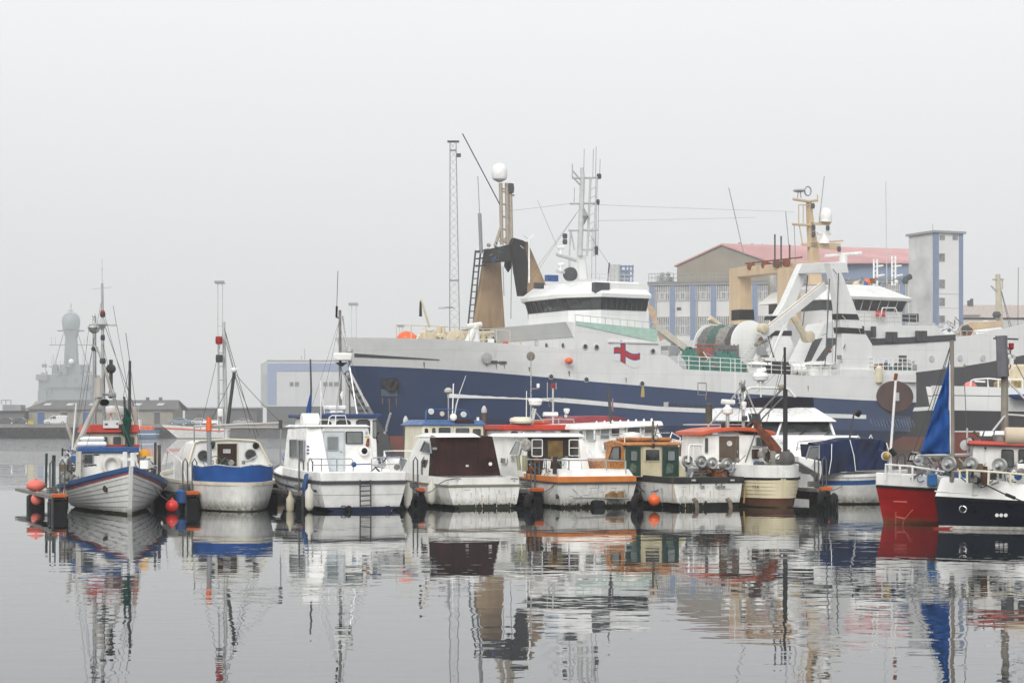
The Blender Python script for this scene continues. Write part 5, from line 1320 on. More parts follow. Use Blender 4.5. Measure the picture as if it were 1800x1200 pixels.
for k in range(len(allx) - 1):
    for (zl, zh) in zwin:
        xa, xb_ = allx[k] + .55, allx[k + 1] - .55
        ww = part('window', MB(FF).box(xa, xb_, -.06, .02, zl, zh), fglass, fac)
        mm = MB(FF); n = 8
        for j in range(n + 1):
            x = xa + (xb_ - xa) * j / n; mm.box(x - .05, x + .05, -.14, -.05, zl, zh)
        for z in (zl, zl + (zh - zl) * .5, zh): mm.box(xa, xb_, -.15, -.06, z - .05, z + .05)
        j = 3.5; x = xa + (xb_ - xa) * .5
        mm.box(x - .5, x + .5, -.16, -.13, zl + .1, zl + .2).box(x - .5, x - .4, -.16, -.13, zl + .1, zl + 1.5).box(x + .4, x + .5, -.16, -.13, zl + .1, zl + 1.5).box(x - .5, x + .5, -.16, -.13, zl + 1.4, zl + 1.5)
        part('glazing_bars', mm, M('bar white', (.62, .62, .62), .6), ww)
gxm_ = FF.Y(1190, 480, 6.0)[0]
for x in allx[::2]: part('downpipe', MB(FF).tube([(x + .75, -.15, 3), (x + .75, -.15, ztop)], .09, 6), grey, fac)
part('gutter', MB(FF).tube([(0, -.3, ztop - .15), (xe + 5, -.3, ztop - .15)], .12, 6), grey, fac)
rq_ = random.Random(15)
for k in range(16):
    x = rq_.uniform(2, xe - 2); w_ = rq_.uniform(.3, .9); part('wall_vent', MB(FF).box(x, x + w_, -.2, 0, *(lambda z: (z, z + rq_.uniform(.3, .7)))(rq_.uniform(5, ztop - 3))), rq_.choice([grey, lgrey, dgrey]), fac)
for k in range(7):
    x = rq_.uniform(1, gxm_ - 1); part('roof_unit', MB(FF).box(x, x + rq_.uniform(.6, 1.6), 1.5, 3, ztop + .4, ztop + rq_.uniform(.9, 1.9)), rq_.choice([grey, lgrey]), fac)
# gabled upper hall
yg = 6.0
gx0, gx1 = FF.Y(1190, 480, yg)[0], FF.Y(1352, 480, yg)[0]
gz0 = FF.Y(1190, 468, yg)[2]; gz1 = FF.Y(1268, 430, yg)[2]; gxm = FF.Y(1268, 430, yg)[0]
gzr = FF.Y(1352, 462, yg)[2]
part('gable_wall', MB(FF).prismy([(gx0, ztop), (gx1, ztop), (gx1, gzr), (gxm, gz1), (gx0, gz0)], yg, yg + 1), fconc, fac)
lenr = 34.0
gz_s = gzr
dxr = 9.0           # the hall runs back and to the right
def sh_(p): return (p[0], p[1], p[2])
yb_ = yg + 26
rx1 = FF.Y(1600, 455, yg + 3)[0]
part('upper_wall', MB(FF).box(gx1 - 1, rx1 + 2, yg + 2.5, yg + 24, ztop, FF.Y(1560, 462, yg + 2.5)[2]), fblue, fac)
zE = FF.Y(1560, 463, yg + 2)[2]; zRg = FF.Y(1560, 441, yg + 12)[2]
rm = MB(FF)
rm.hexa([(gxm, yg - .4, gz1 - .1), (gx1 + .5, yg - .4, gzr - .1), (rx1 + 2, yg + 2, zE - .1), (rx1 + 2, yg + 12, zRg - .1),
         (gxm, yg - .4, gz1 + .2), (gx1 + .5, yg - .4, gzr + .2), (rx1 + 2, yg + 2, zE + .2), (rx1 + 2, yg + 12, zRg + .2)])
rm.hexa([(gx0 - .5, yg - .4, gz0 - .1), (gxm, yg - .4, gz1 - .1), (rx1 + 2, yg + 12, zRg - .1), (gx0 + 8, yg + 24, gz0 - .1),
         (gx0 - .5, yg - .4, gz0 + .15), (gxm, yg - .4, gz1 + .15), (rx1 + 2, yg + 12, zRg + .15), (gx0 + 8, yg + 24, gz0 + .15)])
part('roof', rm, froof, fac)
railing(fac, [FF.p(0, .3, ztop + .45), FF.p(gx0, .3, ztop + .45)], 1.5, 9, .05, grey, 2, 'roof_railing')
railing(fac, [FF.p(gx0, .5, ztop + .45), FF.p(gx1 + 5, .5, ztop + .45)], 1.4, 18, .05, grey, 2, 'roof_railing')
for px in (1162, 1172): part('roof_vent', MB(FF).lathe([(.3, 0), (.3, 1.3), (.5, 1.5), (.2, 1.9)], (fy(px, 500)[0], 2, ztop + .4), (0, 0, 1), 10), grey, fac)
vt = MB(); 
for px in (1300, 1340, 1322): part('roof_vent', MB(FF).lathe([(.2, -.2), (.2, .6), (.35, .7), (.1, 1)], FF.Y(px, 435 + (px - 1300) * .08, yg + 8), (0, 0, 1), 8), grey, fac)
# tower
tw_ = thing('stair_tower', 'tall white stair tower with blue corner strips at the end of the factory', 'tower', FF.p(xe + 3, 1, 3))
TWF = Fr(at(1643, 750, 306) - Vector((0, 0, CAMZ)), R(24))
xr = TWF.Y(1692, 500, 0)[0]; yl = TWF.X(1598, 500, 0)[1]; zt_ = TWF.Y(1643, 409, 0)[2]
part('wall', MB(TWF).box(0, xr, 0, yl, 2.9, zt_), M('tower panels', (.74, .74, .74), .7, var=.05, vs=.2, dirt=.12), tw_)
part('blank_wall', MB(TWF).box(-.06, -.01, .3, yl, 3, zt_ - .1), M('stained render', (.60, .60, .59), .85, var=.25, vs=.25, dirt=.9, dcol=(.2, .2, .2), streak=False), tw_)
part('roof_cap', MB(TWF).box(-.4, xr + .4, -.4, yl + .4, zt_, zt_ + .35), grey, tw_)
for x in (.02, xr - .65): part('corner_strip', MB(TWF).box(x - .05, x + .7, -.1, .02, 3, zt_), fblue, tw_)
part('corner_strip', MB(TWF).box(-.1, .0, -.1, .35, 3, zt_), fblue, tw_)
jt = MB(TWF)
for k in range(9):
    z = 5 + k * 2.2; jt.box(.7, xr - .7, -.03, .0, z, z + .04)
part('panel_seams', jt, grey, tw_)
for y0_, y1_, px0, px1 in ((422, 413, 1651, 1661), (422, 413, 1674, 1684), (460, 445, 1650, 1661), (507, 491, 1650, 1661), (538, 523, 1650, 1661), (568, 554, 1650, 1661)):
    win(tw_, [TWF.wY(px0, y0_, -.01), TWF.wY(px1, y0_, -.01), TWF.wY(px1, y1_, -.01), TWF.wY(px0, y1_, -.01)], lgrey, fglass, .08, 0, out=.05)
part('whip_antenna', MB(TWF).tube([(0, .5, zt_), (0, .5, zt_ + 1.4)], .06, 4), grey, tw_)
# silos / plant seen above the wheelhouse
pl = thing('roof_plant', 'grey and blue tank plant with railings seen just above the blue trawler bridge', 'tanks', at(1093, 520, 300))
def Q(px, py, D=300): return at(px, py, D)
for px in (1078, 1084): part('tank', MB().tube([Q(px, 640), Q(px, 465)], .55, 12, world=True), lgrey, pl)
fm = MB()
for px in (1092, 1100, 1106, 1112): fm.tube([Q(px, 640), Q(px, 466)], .14, 5, world=True)
for py in (468, 476, 485, 496): fm.tube([Q(1086, py), Q(1114, py)], .14, 5, world=True)
part('blue_frame', fm, fblue, pl)
part('grey_duct', MB().box(Q(1094, 490).x, Q(1107, 490).x, 300, 301.5, Q(0, 498).z, Q(0, 474).z), grey, pl)
# pale shed at the right edge
ps = thing('pale_shed', 'long pale pink and grey shed standing beyond the stair tower', 'shed', at(1750, 600, 420))
def Q3(px, py): return at(px, py, 420)
part('wall', MB().box(Q3(1692, 0).x, Q3(1840, 0).x, 420, 440, 2.9, Q3(0, 558).z), M('pale grey cladding', (.50, .50, .50), .7, dirt=.2), ps)
part('roof', MB().hexa([Q3(1690, 562), Q3(1842, 562), Q3(1842, 562) + Vector((0, 20, 0)), Q3(1690, 562) + Vector((0, 20, 0)), Q3(1690, 536), Q3(1842, 536), Q3(1842, 536) + Vector((0, 20, 0)), Q3(1690, 536) + Vector((0, 20, 0))], world=True), M('pale pink cladding', (.58, .50, .46), .7, dirt=.15), ps)
part('eave_strip', MB().box(Q3(1692, 0).x, Q3(1722, 0).x, 419.6, 420, Q3(0, 555).z, Q3(0, 552.5).z), grey, ps)
for px in (1703, 1708): part('roof_vent', MB().tube([Q3(px, 537), Q3(px, 525 if px > 1704 else 528)], .35, 8, world=True), dgrey, ps)
# ================================================================ small boats along the pontoon
def face_y(F, y): return lambda px, py: F.wY(px, py, y)
def face_x(F, x): return lambda px, py: F.wX(px, py, x)
def quad(f, x0, y0, x1, y1): return [f(x0, y1), f(x1, y1), f(x1, y0), f(x0, y0)]
def dirv(F, x, y, z): return F.p(x, y, z) - F.p(0, 0, 0)
def water_D(py): return FPX * CAMZ / (py - HY)
def stern_frame(px, py, a):
    D = water_D(py); return Fr(((px - CX) / FPX * D, D, 0), R(a))
def arc(p0, p1, h, n=8):
    p0, p1 = Vector(p0), Vector(p1)
    return [p0.lerp(p1, i / n) + Vector((0, 0, h * (1 - (2 * i / n - 1) ** 4))) for i in range(n + 1)]
def clutter(F, root, x0, x1, y0, y1, z, n, seed, hmax=.35, mats=None):
    """loose working gear fixed on deck, each piece its own shape"""
    r = random.Random(seed)
    for k in range(n):
        x, y = r.uniform(x0, x1), r.uniform(y0, y1); m = r.choice(mats or [grey, oldwood, white, dgrey, blue, alum])
        h = r.uniform(.12, hmax); t = r.random()
        if t < .4: part('deck_box', MB(F).frus((x - h * .8, x + h * .8, y - h * .5, y + h * .5), z, (x - h * .7, x + h * .7, y - h * .45, y + h * .45), z + h), m, root, bev=.02)
        elif t < .7: part('bollard', MB(F).tube([(x, y, z), (x, y, z + h)], .045, 8).tube([(x - .1, y, z + h * .75), (x + .1, y, z + h * .75)], .03, 6), m, root)
        else: part('rope_coil', MB(F).tube([(x + .16 * math.cos(q) * (1 + .04 * q / 6), y + .16 * math.sin(q), z + .012 * q) for q in [j * .5 for j in range(40)]], .022, 5), rope, root)

# ---------------- 1 clinker boat, bow to the camera
BA = 17
D1 = water_D(905)
fo = Vector(((228 - CX) / FPX * D1, D1, 0))
L1 = 8.2
dr1 = Vector((math.sin(R(BA)), -math.cos(R(BA)), 0))
F1 = Fr(fo - dr1 * L1, R(BA) + pi)
b1 = thing('fishing_boat', 'white clinker fishing boat with red roofed wheelhouse and blue cabin roof, seen bow on', 'fishing boat', F1.p(0, L1 / 2, 0))
sh1 = lambda t: .56 + .58 * max(0, (t - .35) / .65) ** 1.9 + .15 * max(0, (.25 - t) / .25) ** 2
clk = M('clinker white', (.70, .71, .69), .45, var=.1, dirt=.4, dcol=(.25, .2, .13), wl=1.0, wlh=.2)
seam = M('clinker seam', (.13, .12, .11), .8)
stain = M('weed stain', (.05, .045, .025), .8, var=.4)
levs = [lambda t: -.4, lambda t: .06] + [(lambda k: (lambda t: .06 + (sh1(t) - .2 - .06) * k / 6))(k) for k in range(1, 7)] + [lambda t: sh1(t) - .13, lambda t: sh1(t) - .09, lambda t: sh1(t)]
h1 = hullform(F1, L1, 2.75, levs, stern=.25, mid=.45, bp=2.3, rake=.28, full=.42, bowv=1.0, lap=.016, mats=[1, 0, 0, 0, 0, 0, 0, 0, 2, 3], lapmat=4, nst=26)
part('hull', h1, [clk, stain, red, blue, seam], b1, sharp=25)
part('gunwale', sheerband(h1, F1, -.05, .05, .035), blue, b1)
part('stem', MB(F1).hexa([(-.05, L1 - .08, -.2), (.05, L1 - .08, -.2), (.05, L1 + .03, -.2), (-.05, L1 + .03, -.2), (-.05, L1 + .2, sh1(1) + .02), (.05, L1 + .2, sh1(1) + .02), (.05, L1 + .36, sh1(1) + .06), (-.05, L1 + .36, sh1(1) + .06)]), clk, b1, bev=.015)
part('deck', deckmb(h1, F1, -.12), grey, b1)
part('samson_post', MB(F1).box(-.16, -.06, L1 - .45, L1 - .35, .8, 1.5).box(.02, .12, L1 - .45, L1 - .35, .8, 1.52).box(-.2, .16, L1 - .43, L1 - .37, 1.3, 1.37), white, b1, bev=.01)
part('hawse_hole', MB(F1).lathe([(.06, -.02), (.085, 0), (.06, .03)], h1.pt(.88, .62, 1, .03), (.7, .7, 0), 12), stain, b1)
yc = 5.3                                     # front of the low cabin
f = face_y(F1, yc)
a = F1.Y(139, 840, yc); b = F1.Y(240, 790, yc)
zc0 = .45; zc1 = F1.Y(190, 795, yc)[2]
xL, xR = F1.Y(240, 800, yc)[0], F1.Y(141, 800, yc)[0]
xL, xR = min(xL, xR), max(xL, xR)
cab = part('cabin', MB(F1).frus((xL, xR, yc - 2.4, yc), zc0, (xL + .03, xR - .03, yc - 2.4, yc), zc1), white, b1, bev=.03)
part('roof_edge', MB(F1).box(xL - .06, xR + .06, yc - 2.5, yc + .08, zc1, zc1 + .14), blue, b1, bev=.02)
win(cab, [p + dirv(F1, 0, .02, 0) for p in quad(f, 147, 797, 164, 816)], grey, glass, .03, .02)
pl = MB()
for (px, py, w, hh) in ((150, 800, 4, 2.5), (168, 799, 4, 1.6), (166, 817, 4, 1.6), (150, 819, 3, 1.5), (158, 818, 5, 1.2), (143, 826, 1.5, 3), (172, 799, 3, 1.2)):
    pl.plate([p + dirv(F1, 0, .006, 0) for p in [f(px - w, py + hh), f(px, py + hh * .7), f(px + w, py + hh), f(px + w * .8, py - hh), f(px - w * .7, py - hh * .8)]], .004)
part('peeled_paint', pl, dgrey, cab)
part('cabin_door', MB(F1).plate(quad(f, 221, 797, 233, 830), .05), lgrey, cab)
single('lifebuoy', MB().tube([f(195.5 + 14 * math.cos(t), 818 + 15.5 * math.sin(t)) + dirv(F1, 0, .09, 0) for t in [2 * pi * k / 24 for k in range(24)]], .055, 10, world=True, closed=True), M('dirty white lifebuoy', (.66, .64, .58), .6, dirt=.4),
       'dirty white lifebuoy hung on the front of the clinker boat cabin', 'lifebuoy')
yw1 = yc - 1.1
f = face_y(F1, yw1)
xs_ = sorted([F1.Y(147, 770, yw1)[0], F1.Y(244, 770, yw1)[0]])
z0, z1, z2 = zc1 + .1, F1.Y(190, 760, yw1)[2], F1.Y(190, 746, yw1)[2]
wh1 = part('wheelhouse', MB(F1).frus((xs_[0] + .02, xs_[1] - .12, yw1 - 1.7, yw1), z0, (xs_[0] + .05, xs_[1] - .2, yw1 - 1.7, yw1), z1), cream, b1, bev=.03)
part('roof', MB(F1).frus((xs_[0] - .02, xs_[1] + .02, yw1 - 1.9, yw1 + .15), z1, (xs_[0] + .02, xs_[1] - .1, yw1 - 1.8, yw1 + .1), z2), red, b1, bev=.02)
part('sill', MB(F1).box(xs_[0] - .02, xs_[1] - .08, yw1 - .4, yw1 + .07, zc1 + .12, F1.Y(190, 781, yw1)[2]), red, wh1, bev=.01)
for x0, x1 in ((175, 189), (198.5, 213), (228, 236)):
    win(wh1, [p + dirv(F1, 0, .02, 0) for p in quad(f, x0 - 1, 766, x1 + 1, 783)], lgrey, glass, .02, .06)
part('radar', MB(F1).box(-.02, .02, yw1 - .6, yw1 - .55, z2, z2 + .3).lathe([(.28, 0), (.3, .05), (.28, .16), (.1, .2)], (-.1, yw1 - .6, z2 + .3), (0, 0, 1), 14), white2, b1)
sg = MB().plate([p + dirv(F1, 0, .2, 0) for p in quad(f, 180, 738.5, 207, 752)], .03)
so = part('name_board', sg, white, b1)
part('lettering', MB().plate([p + dirv(F1, 0, .21, 0) for p in quad(f, 183, 744, 188, 747)], .004).plate([p + dirv(F1, 0, .21, 0) for p in quad(f, 203, 743, 206, 746)], .004), dgrey, so)
p = F1.Y(160, 785, yw1 + .3)
part('life_raft', MB(F1).box(p[0] - .38, p[0] + .38, yw1 + .1, yw1 + .6, p[2], p[2] + .14).box(p[0] - .33, p[0] + .33, yw1 + .12, yw1 + .58, p[2] + .14, p[2] + .27), white2, b1, bev=.06)
# masts and gallows
gm = M('old mast paint', (.50, .48, .43), .55, var=.15, dirt=.6, dcol=(.14, .08, .04))
def V1(px, py, y): return F1.wY(px, py, y)
part('boom', MB().tube([V1(132, 792, yc - .6), V1(156, 738, yc - .6), V1(176, 697, yc - .4)], .075, 8, r2=.055, world=True), gm, b1)
part('boom_head', MB().tube([V1(174, 698, yc - .4), V1(174, 664, yc - .4)], .1, 8, world=True), gm, b1)
part('mast', MB().tube([V1(166.5, 745, yc - 1.5), V1(166, 558, yc - 1.5)], .05, 8, world=True), steel, b1)
ml1 = part('mast_lantern', MB().lathe([(.03, -.16), (.12, -.1), (.16, -.01), (.18, .0), (.14, .08), (.05, .14), (.03, .28), (.06, .3), (.02, .38)], V1(165.6, 576, yc - 1.5), (0, 0, 1), 14, world=True), alum, b1)
part('mast', MB().tube([V1(183, 745, yc - 1.0), V1(180.5, 600, yc - 1.0), V1(179.6, 498, yc - 1.0)], .05, 8, r2=.03, world=True).tube([V1(179.6, 498, yc - 1), V1(179.3, 455, yc - 1)], .012, 4, world=True), steel, b1)
part('spreader', MB().tube([V1(157, 570, yc - 1.2), V1(205, 571, yc - 1)], .025, 6, world=True), alum, b1)
part('spreader', MB().tube([V1(163, 508, yc - 1), V1(196, 505, yc - 1)], .008, 4, world=True), alum, b1)
part('mast_reflector', MB().lathe([(.01, -.2), (.12, 0), (.01, .22)], V1(180, 570, yc - 1), (0, 0, 1), 8, world=True), alum, b1)
for py, r in ((553, .06), (594, .05), (635, .07)): part('mast_band', MB().lathe([(r, -.06), (r * 1.2, 0), (r, .08)], V1(180.6, py, yc - 1), (0, 0, 1), 10, world=True), dgrey, b1)
part('mast_light', MB().lathe([(.05, -.08), (.06, 0), (.05, .09)], V1(180, 551, yc - 1.0), (0, 0, 1), 8, world=True), buoyred, b1)
part('mast_band', MB().lathe([(.08, -.05), (.1, 0), (.08, .05)], V1(166.5, 613, yc - 1.5), (0, 0, 1), 8, world=True), dgrey, b1)
part('tripod_leg', MB().tube([V1(166, 607, yc - 1.5), V1(176, 622, yc - 1.3), V1(197, 690, yc - .8), V1(214, 745, yc - .6)], .04, 6, world=True).tube([V1(181, 640, yc - 1), V1(196, 692, yc - .8)], .03, 6, world=True), gm, b1)
part('lamp_bracket', MB().tube([V1(172, 693, yc - .5), V1(200, 693, yc - .5)], .03, 6, world=True).tube([V1(190, 694, yc - .5), V1(204, 694, yc - .5)], .06, 6, world=True), grey, b1)
for px, py in ((181, 707), (186, 707)): part('work_light', MB().lathe([(.05, -.08), (.09, 0), (.08, .06)], V1(px, py, yc - .8), dirv(F1, 0, 1, 0), 10, world=True), black, b1)
part('exhaust_stack', MB().tube([V1(195, 700, yc - 1.4), V1(195, 632, yc - 1.4)], .05, 6, world=True).ball(V1(195, 648, yc - 1.4), .13, world=True), dgrey, b1)
part('mizzen', MB().tube([V1(227, 800, yc - 2.3), V1(228.3, 634, yc - 2.3)], .05, 6, r2=.035, world=True).tube([V1(228, 634, yc - 2.3), V1(221, 585, yc - 2.3)], .01, 4, world=True), dgrey, b1)
part('boom_pole', MB().tube([V1(241, 783, yc - 1.6), V1(238, 735, yc - 1.6), V1(236, 714, yc - 1.6)], .055, 6, world=True), gm, b1)
stays(b1, [(V1(180, 560, yc - 1), V1(238, 720, yc - 2)), (V1(166, 580, yc - 1.5), V1(140, 790, yc - 1)), (V1(228, 636, yc - 2.3), V1(250, 790, yc - 3)), (V1(180, 600, yc - 1), V1(226, 795, yc + 1.5)), (V1(205, 571, yc - 1), V1(199, 537, yc - 1)), (V1(228, 640, yc - 2.3), V1(216, 700, yc - 1))])
part('whip_antenna', MB().tube([V1(127, 790, yc - 1), V1(134, 708, yc - 1)], .02, 5, world=True), white2, b1)
part('net_gallows', MB().tube([V1(138, 855, yc + .2), V1(139, 793, yc + .2)], .09, 4, world=True), gm, b1)
part('derrick', MB().tube([V1(133, 790, yc - 1.5), V1(117, 744, yc - 1.5)], .05, 6, world=True), gm, b1)
tarp = MB(); rows = []
rr = random.Random(3)
for i in range(15):
    t = i / 14; py = 716 + t * 76; cx_ = 220 + 6 * t + 2.5 * math.sin(t * 9); w_ = (2 + 7 * math.sin(pi * min(1, t * 1.15)) * (1 if t < .55 else .75) + 4 * max(0, t - .7) * 3)
    row = []
    for j in range(12):
        u = 2 * pi * j / 12; row.append(V1(cx_ + w_ * math.cos(u) * rr.uniform(.75, 1.15), py, yc - .9) + dirv(F1, 0, .16 * math.sin(u) * rr.uniform(.6, 1.3), 0))
    rows.append(row)
tarp.grid(rows, 0, True, wrap=True)
single('furled_sail', tarp, M('green canvas', (.008, .075, .05), .8, var=.5, vs=6, bump=.8, bs=12), 'bunched dark green canvas hanging beside the red roofed wheelhouse of the clinker boat', 'sail', sharp=60)
part('gaff', MB().tube([V1(222, 790, yc - .9), V1(218.5, 697, yc - .9)], .03, 6, world=True), dgrey, b1)
for px, py in ((115, 839), (134, 843)): reel(b1, V1(px, py, yc + .1), dirv(F1, -.25, 1, 0), .165, M('reel grey', (.26, .255, .24), .6, var=.25, dirt=.6))
for px, py in ((116, 810), (124, 820), (119, 826)): part('winch', MB().lathe([(.05, -.15), (.13, -.1), (.1, 0), (.13, .1), (.05, .15)], V1(px, py, yc - .5), dirv(F1, 1, 0, 0), 12, world=True), random.choice([alum, dgrey]), b1)
part('hauler', MB().lathe([(.13, -.15), (.15, 0), (.13, .15)], V1(117, 816, yc - .4), (0, 0, 1), 12, world=True), steel, b1)
rc = MB(); r = random.Random(5)
for k in range(14):
    c = V1(246 + r.uniform(0, 26), 828 + r.uniform(0, 22) * 1, 5.6 - r.uniform(0, 1))
    c.z = max(c.z, .62); rc.tube([c + Vector((.17 * math.cos(q), .1 * math.sin(q * 1.0), .09 * math.sin(q * 1.7 + k))) for q in [j * .6 for j in range(12)]], .018, 4, world=True)
part('rope_heap', rc, M('rope heap', (.07, .075, .09), .9, var=.5), b1)
single('fish_bag', MB().lathe([(.12, -.2), (.17, -.15), (.17, .05), (.1, .17), (.05, .2)], V1(253, 803, yc - 1), (0, 0, 1), 12, world=True), M('yellow plastic sack', (.75, .36, .02), .5), 'yellow plastic container on the deck of the white clinker boat', 'container')
single('plastic_drum', MB().lathe([(.15, -.25), (.19, -.22), (.19, .2), (.16, .24)], V1(257, 818, yc - .8), (0, 0, 1), 14, world=True), M('cream drum', (.72, .68, .52), .5), 'cream plastic drum below the yellow container on the clinker boat', 'drum')
clutter(F1, b1, -.9, .9, .6, 2.8, .5, 7, 2)

# ---------------- 2 white double-ender with a blue dodger
F2b = stern_frame(432, 899, 20)
b2 = thing('sailing_boat', 'rounded white double ended boat with a blue canvas dodger and brown cabin door', 'sailing boat', F2b.p(0, 3, 0))
sh2 = lambda t: .71 + .25 * t * t
h2b = hullform(F2b, 7.4, 2.75, [lambda t: -.4, lambda t: .03, lambda t: sh2(t) * .35, lambda t: sh2(t) * .7, lambda t: sh2(t) - .07, sh2], stern=.02, mid=.5, bp=2.6, spow=.5, rake=.3, trake=.1, full=.17, bowv=.30, mats=[1, 0, 0, 0, 0], nst=40)
part('hull', h2b, [hullwhite, dgrey], b2, sharp=60)
part('gunwale', sheerband(h2b, F2b, -.055, .03, .025, transom=False), cream, b2)
part('deck', deckmb(h2b, F2b, -.1), lgrey, b2)
part('exhaust', MB(F2b).lathe([(.045, -.1), (.075, -.05), (.075, .03), (.05, .04)], F2b.Y(416, 859, .12), (0, -1, 0), 14), oldwood, b2)
part('rudder_stain', MB().tube([F2b.wY(443, 853, .1), F2b.wY(444, 875, .2), F2b.wY(444, 896, .45)], .022, 5, world=True), black, b2)
yd_ = 1.15
rows = []
for k in range(15):
    u = k / 14; ang = -pi * .10 + (pi * 1.2) * u
    x, y = -1.02 * math.cos(ang) * 1.0, 1.55 - .95 * max(-.45, math.sin(ang)) ** 1
    zt = F2b.Y(430, 818, 1.0)[2] + .03 * math.sin(u * 23)
    rows.append([(x, y, F2b.Y(430, 849, 1.0)[2]), (x * 1.02, y - .02 * math.sin(k), (zt + .8) / 2), (x, y, zt)])
dg = part('dodger', MB(F2b).grid(rows), bluecan, b2, sharp=60)
part('dodger_rail', MB(F2b).tube([r_[2] for r_ in rows], .018, 6), chrome, dg)
part('dodger_hem', MB(F2b).tube([r_[0] for r_ in rows], .02, 5), grey, dg)
yc2 = 2.6
f = face_y(F2b, yc2)
pts = [(338, 824), (330, 817), (341, 778), (352, 774.5), (400, 771.5), (446, 774), (455, 779), (474, 815), (470, 826)]
pz = [(F2b.Y(x, y, yc2)[0], F2b.Y(x, y, yc2)[2]) for x, y in pts]
pz[0] = (pz[0][0], .6); pz[-1] = (pz[-1][0], .6)
mb = MB(F2b); mb.prismy(pz, yc2, yc2 + 1.2)
pz2 = [(x * .86 + .0, .6 + (z - .6) * .72) for x, z in pz]
n = len(pz); vs = [(x, yc2 + 1.2, z) for x, z in pz] + [(x, yc2 + 3.0, z) for x, z in pz2]
mb.add(vs, [tuple(range(n, 2 * n))[::-1]] + [(i, n + i, n + (i + 1) % n, (i + 1) % n) for i in range(n)])
ca2 = part('cabin', mb, white, b2, bev=.03)
rim = MB(F2b).tube([(x, yc2 - .03, z) for x, z in pz[1:-1]], .03, 6); part('cabin_rim', rim, cream, ca2)
do = part('door', MB().plate([p + dirv(F2b, 0, -.015, 0) for p in quad(f, 382, 780, 416, 822)], .04), brown, b2, bev=.008)
for x0 in (392, 398.5): win(do, [p + dirv(F2b, 0, -.02, 0) for p in quad(f, x0, 789, x0 + 6, 796)], white, lgrey, .012, 0)
part('door_frame', MB().tube([p + dirv(F2b, 0, -.02, 0) for p in (f(381, 823), f(381, 779), f(417, 779), f(417, 823))], .02, 4, world=True), cream, do)
for px, py, r in ((357, 801, .15), (440, 799, .15)):
    c = f(px, py) + dirv(F2b, 0, -.02, 0)
    w_ = part('window', MB().lathe([(r, -.02), (r * 1.12, 0), (r * 1.1, .02), (r, .02)], c, dirv(F2b, 0, -1, 0), 20, world=True), lgrey, b2)
    part('pane', MB().lathe([(r, 0), (r * .95, .028)], c, dirv(F2b, 0, -1, 0), 20, world=True), glass, w_)
for px in (447, 369): part('grab_knob', MB().lathe([(.06, -.03), (.09, 0), (.06, .05)], f(px + 2, 783 - (px - 369) * 0) + dirv(F2b, 0, -.05, 0), dirv(F2b, 0, -1, 0), 10, world=True), black, b2)
part('instrument', MB().plate(quad(f, 425, 809, 431, 816), .1), dgrey, b2)
def V2(px, py, y): return F2b.wY(px, py, y)
part('mast', MB().tube([V2(398, 775, 3.4), V2(393.5, 566, 3.4)], .06, 8, r2=.04, world=True), alum, b2)
part('lamp_pole', MB().tube([V2(385, 760, 3.2), V2(384, 590, 3.2)], .022, 6, world=True), steel, b2)
ml = MB()
for k in range(7): ml.tube([V2(385, 740 - k * 24, 3.2), V2(396.5 - k * .5, 740 - k * 24, 3.4)], .012, 4, world=True)
part('mast_step', ml, steel, b2)
part('mast_light', MB().lathe([(.09, -.1), (.1, 0), (.09, .1)], V2(385, 598, 3.2), (0, 0, 1), 10, world=True), M('red lamp', (.3, .01, .01), .3), b2)
part('mast_light', MB().lathe([(.09, -.1), (.1, 0), (.09, .1)], V2(385.5, 630, 3.2), (0, 0, 1), 10, world=True), dgrey, b2)
part('mizzen', MB().tube([V2(400, 745, 2.4), V2(412, 652, 2.2)], .045, 6, world=True), dgrey, b2)
part('masthead', MB().ball(V2(411, 650, 2.2), .07, world=True).tube([V2(405, 649, 2.2), V2(420, 648, 2.2)], .018, 5, world=True), white2, b2)
part('white_box', MB().hexa([V2(383, 732, 3.1), V2(392, 732, 3.1), V2(392, 732, 3.3), V2(383, 732, 3.3), V2(383, 718, 3.1), V2(392, 718, 3.1), V2(392, 718, 3.3), V2(383, 718, 3.3)], world=True), white2, b2, bev=.03)
bm = MB().tube([V2(341, 749, 1.9), V2(410, 746, 1.6), V2(493, 743, 1.0)], .028, 6, world=True).tube([V2(366, 751, 1.9), V2(492, 751, 1.1)], .022, 6, world=True)
part('boom', bm, M('pale boom', (.5, .48, .45), .5), b2)
part('boom_end', MB().tube([V2(493, 753, 1.0), V2(493, 738, 1.0)], .05, 6, world=True), dgrey, b2)
part('boom_crutch', MB().tube([V2(493, 815, 1.0), V2(493.5, 750, 1.0)], .018, 5, world=True), steel, b2)
part('boom_crutch', MB().tube([V2(341.5, 777, 1.9), V2(341.5, 748, 1.9)], .018, 5, world=True), steel, b2)
part('crutch_post', MB().tube([V2(369, 830, 1.7), V2(367, 756, 1.7)], .065, 8, world=True), grey, b2)
part('orange_wrap', MB().tube([V2(367, 757, 1.7), V2(367.5, 733, 1.7)], .085, 8, r2=.06, world=True), buoyorange, b2)
part('black_wrap', MB().tube([V2(366, 779, 1.7), V2(378, 780, 1.7)], .06, 6, world=True), dgreen, b2)
stays(b2, [(V2(412, 655, 2.2), V2(493, 742, 1)), (V2(393, 580, 3.4), V2(352, 755, 4)), (V2(412, 655, 2.2), V2(373, 735, 1.7)), (V2(394, 575, 3.4), V2(412, 652, 2.2)), (V2(394, 575, 3.4), V2(450, 770, 5)), (V2(412, 656, 2.2), V2(455, 765, 4)), (V2(397, 600, 3.4), V2(440, 760, 6))], .008)
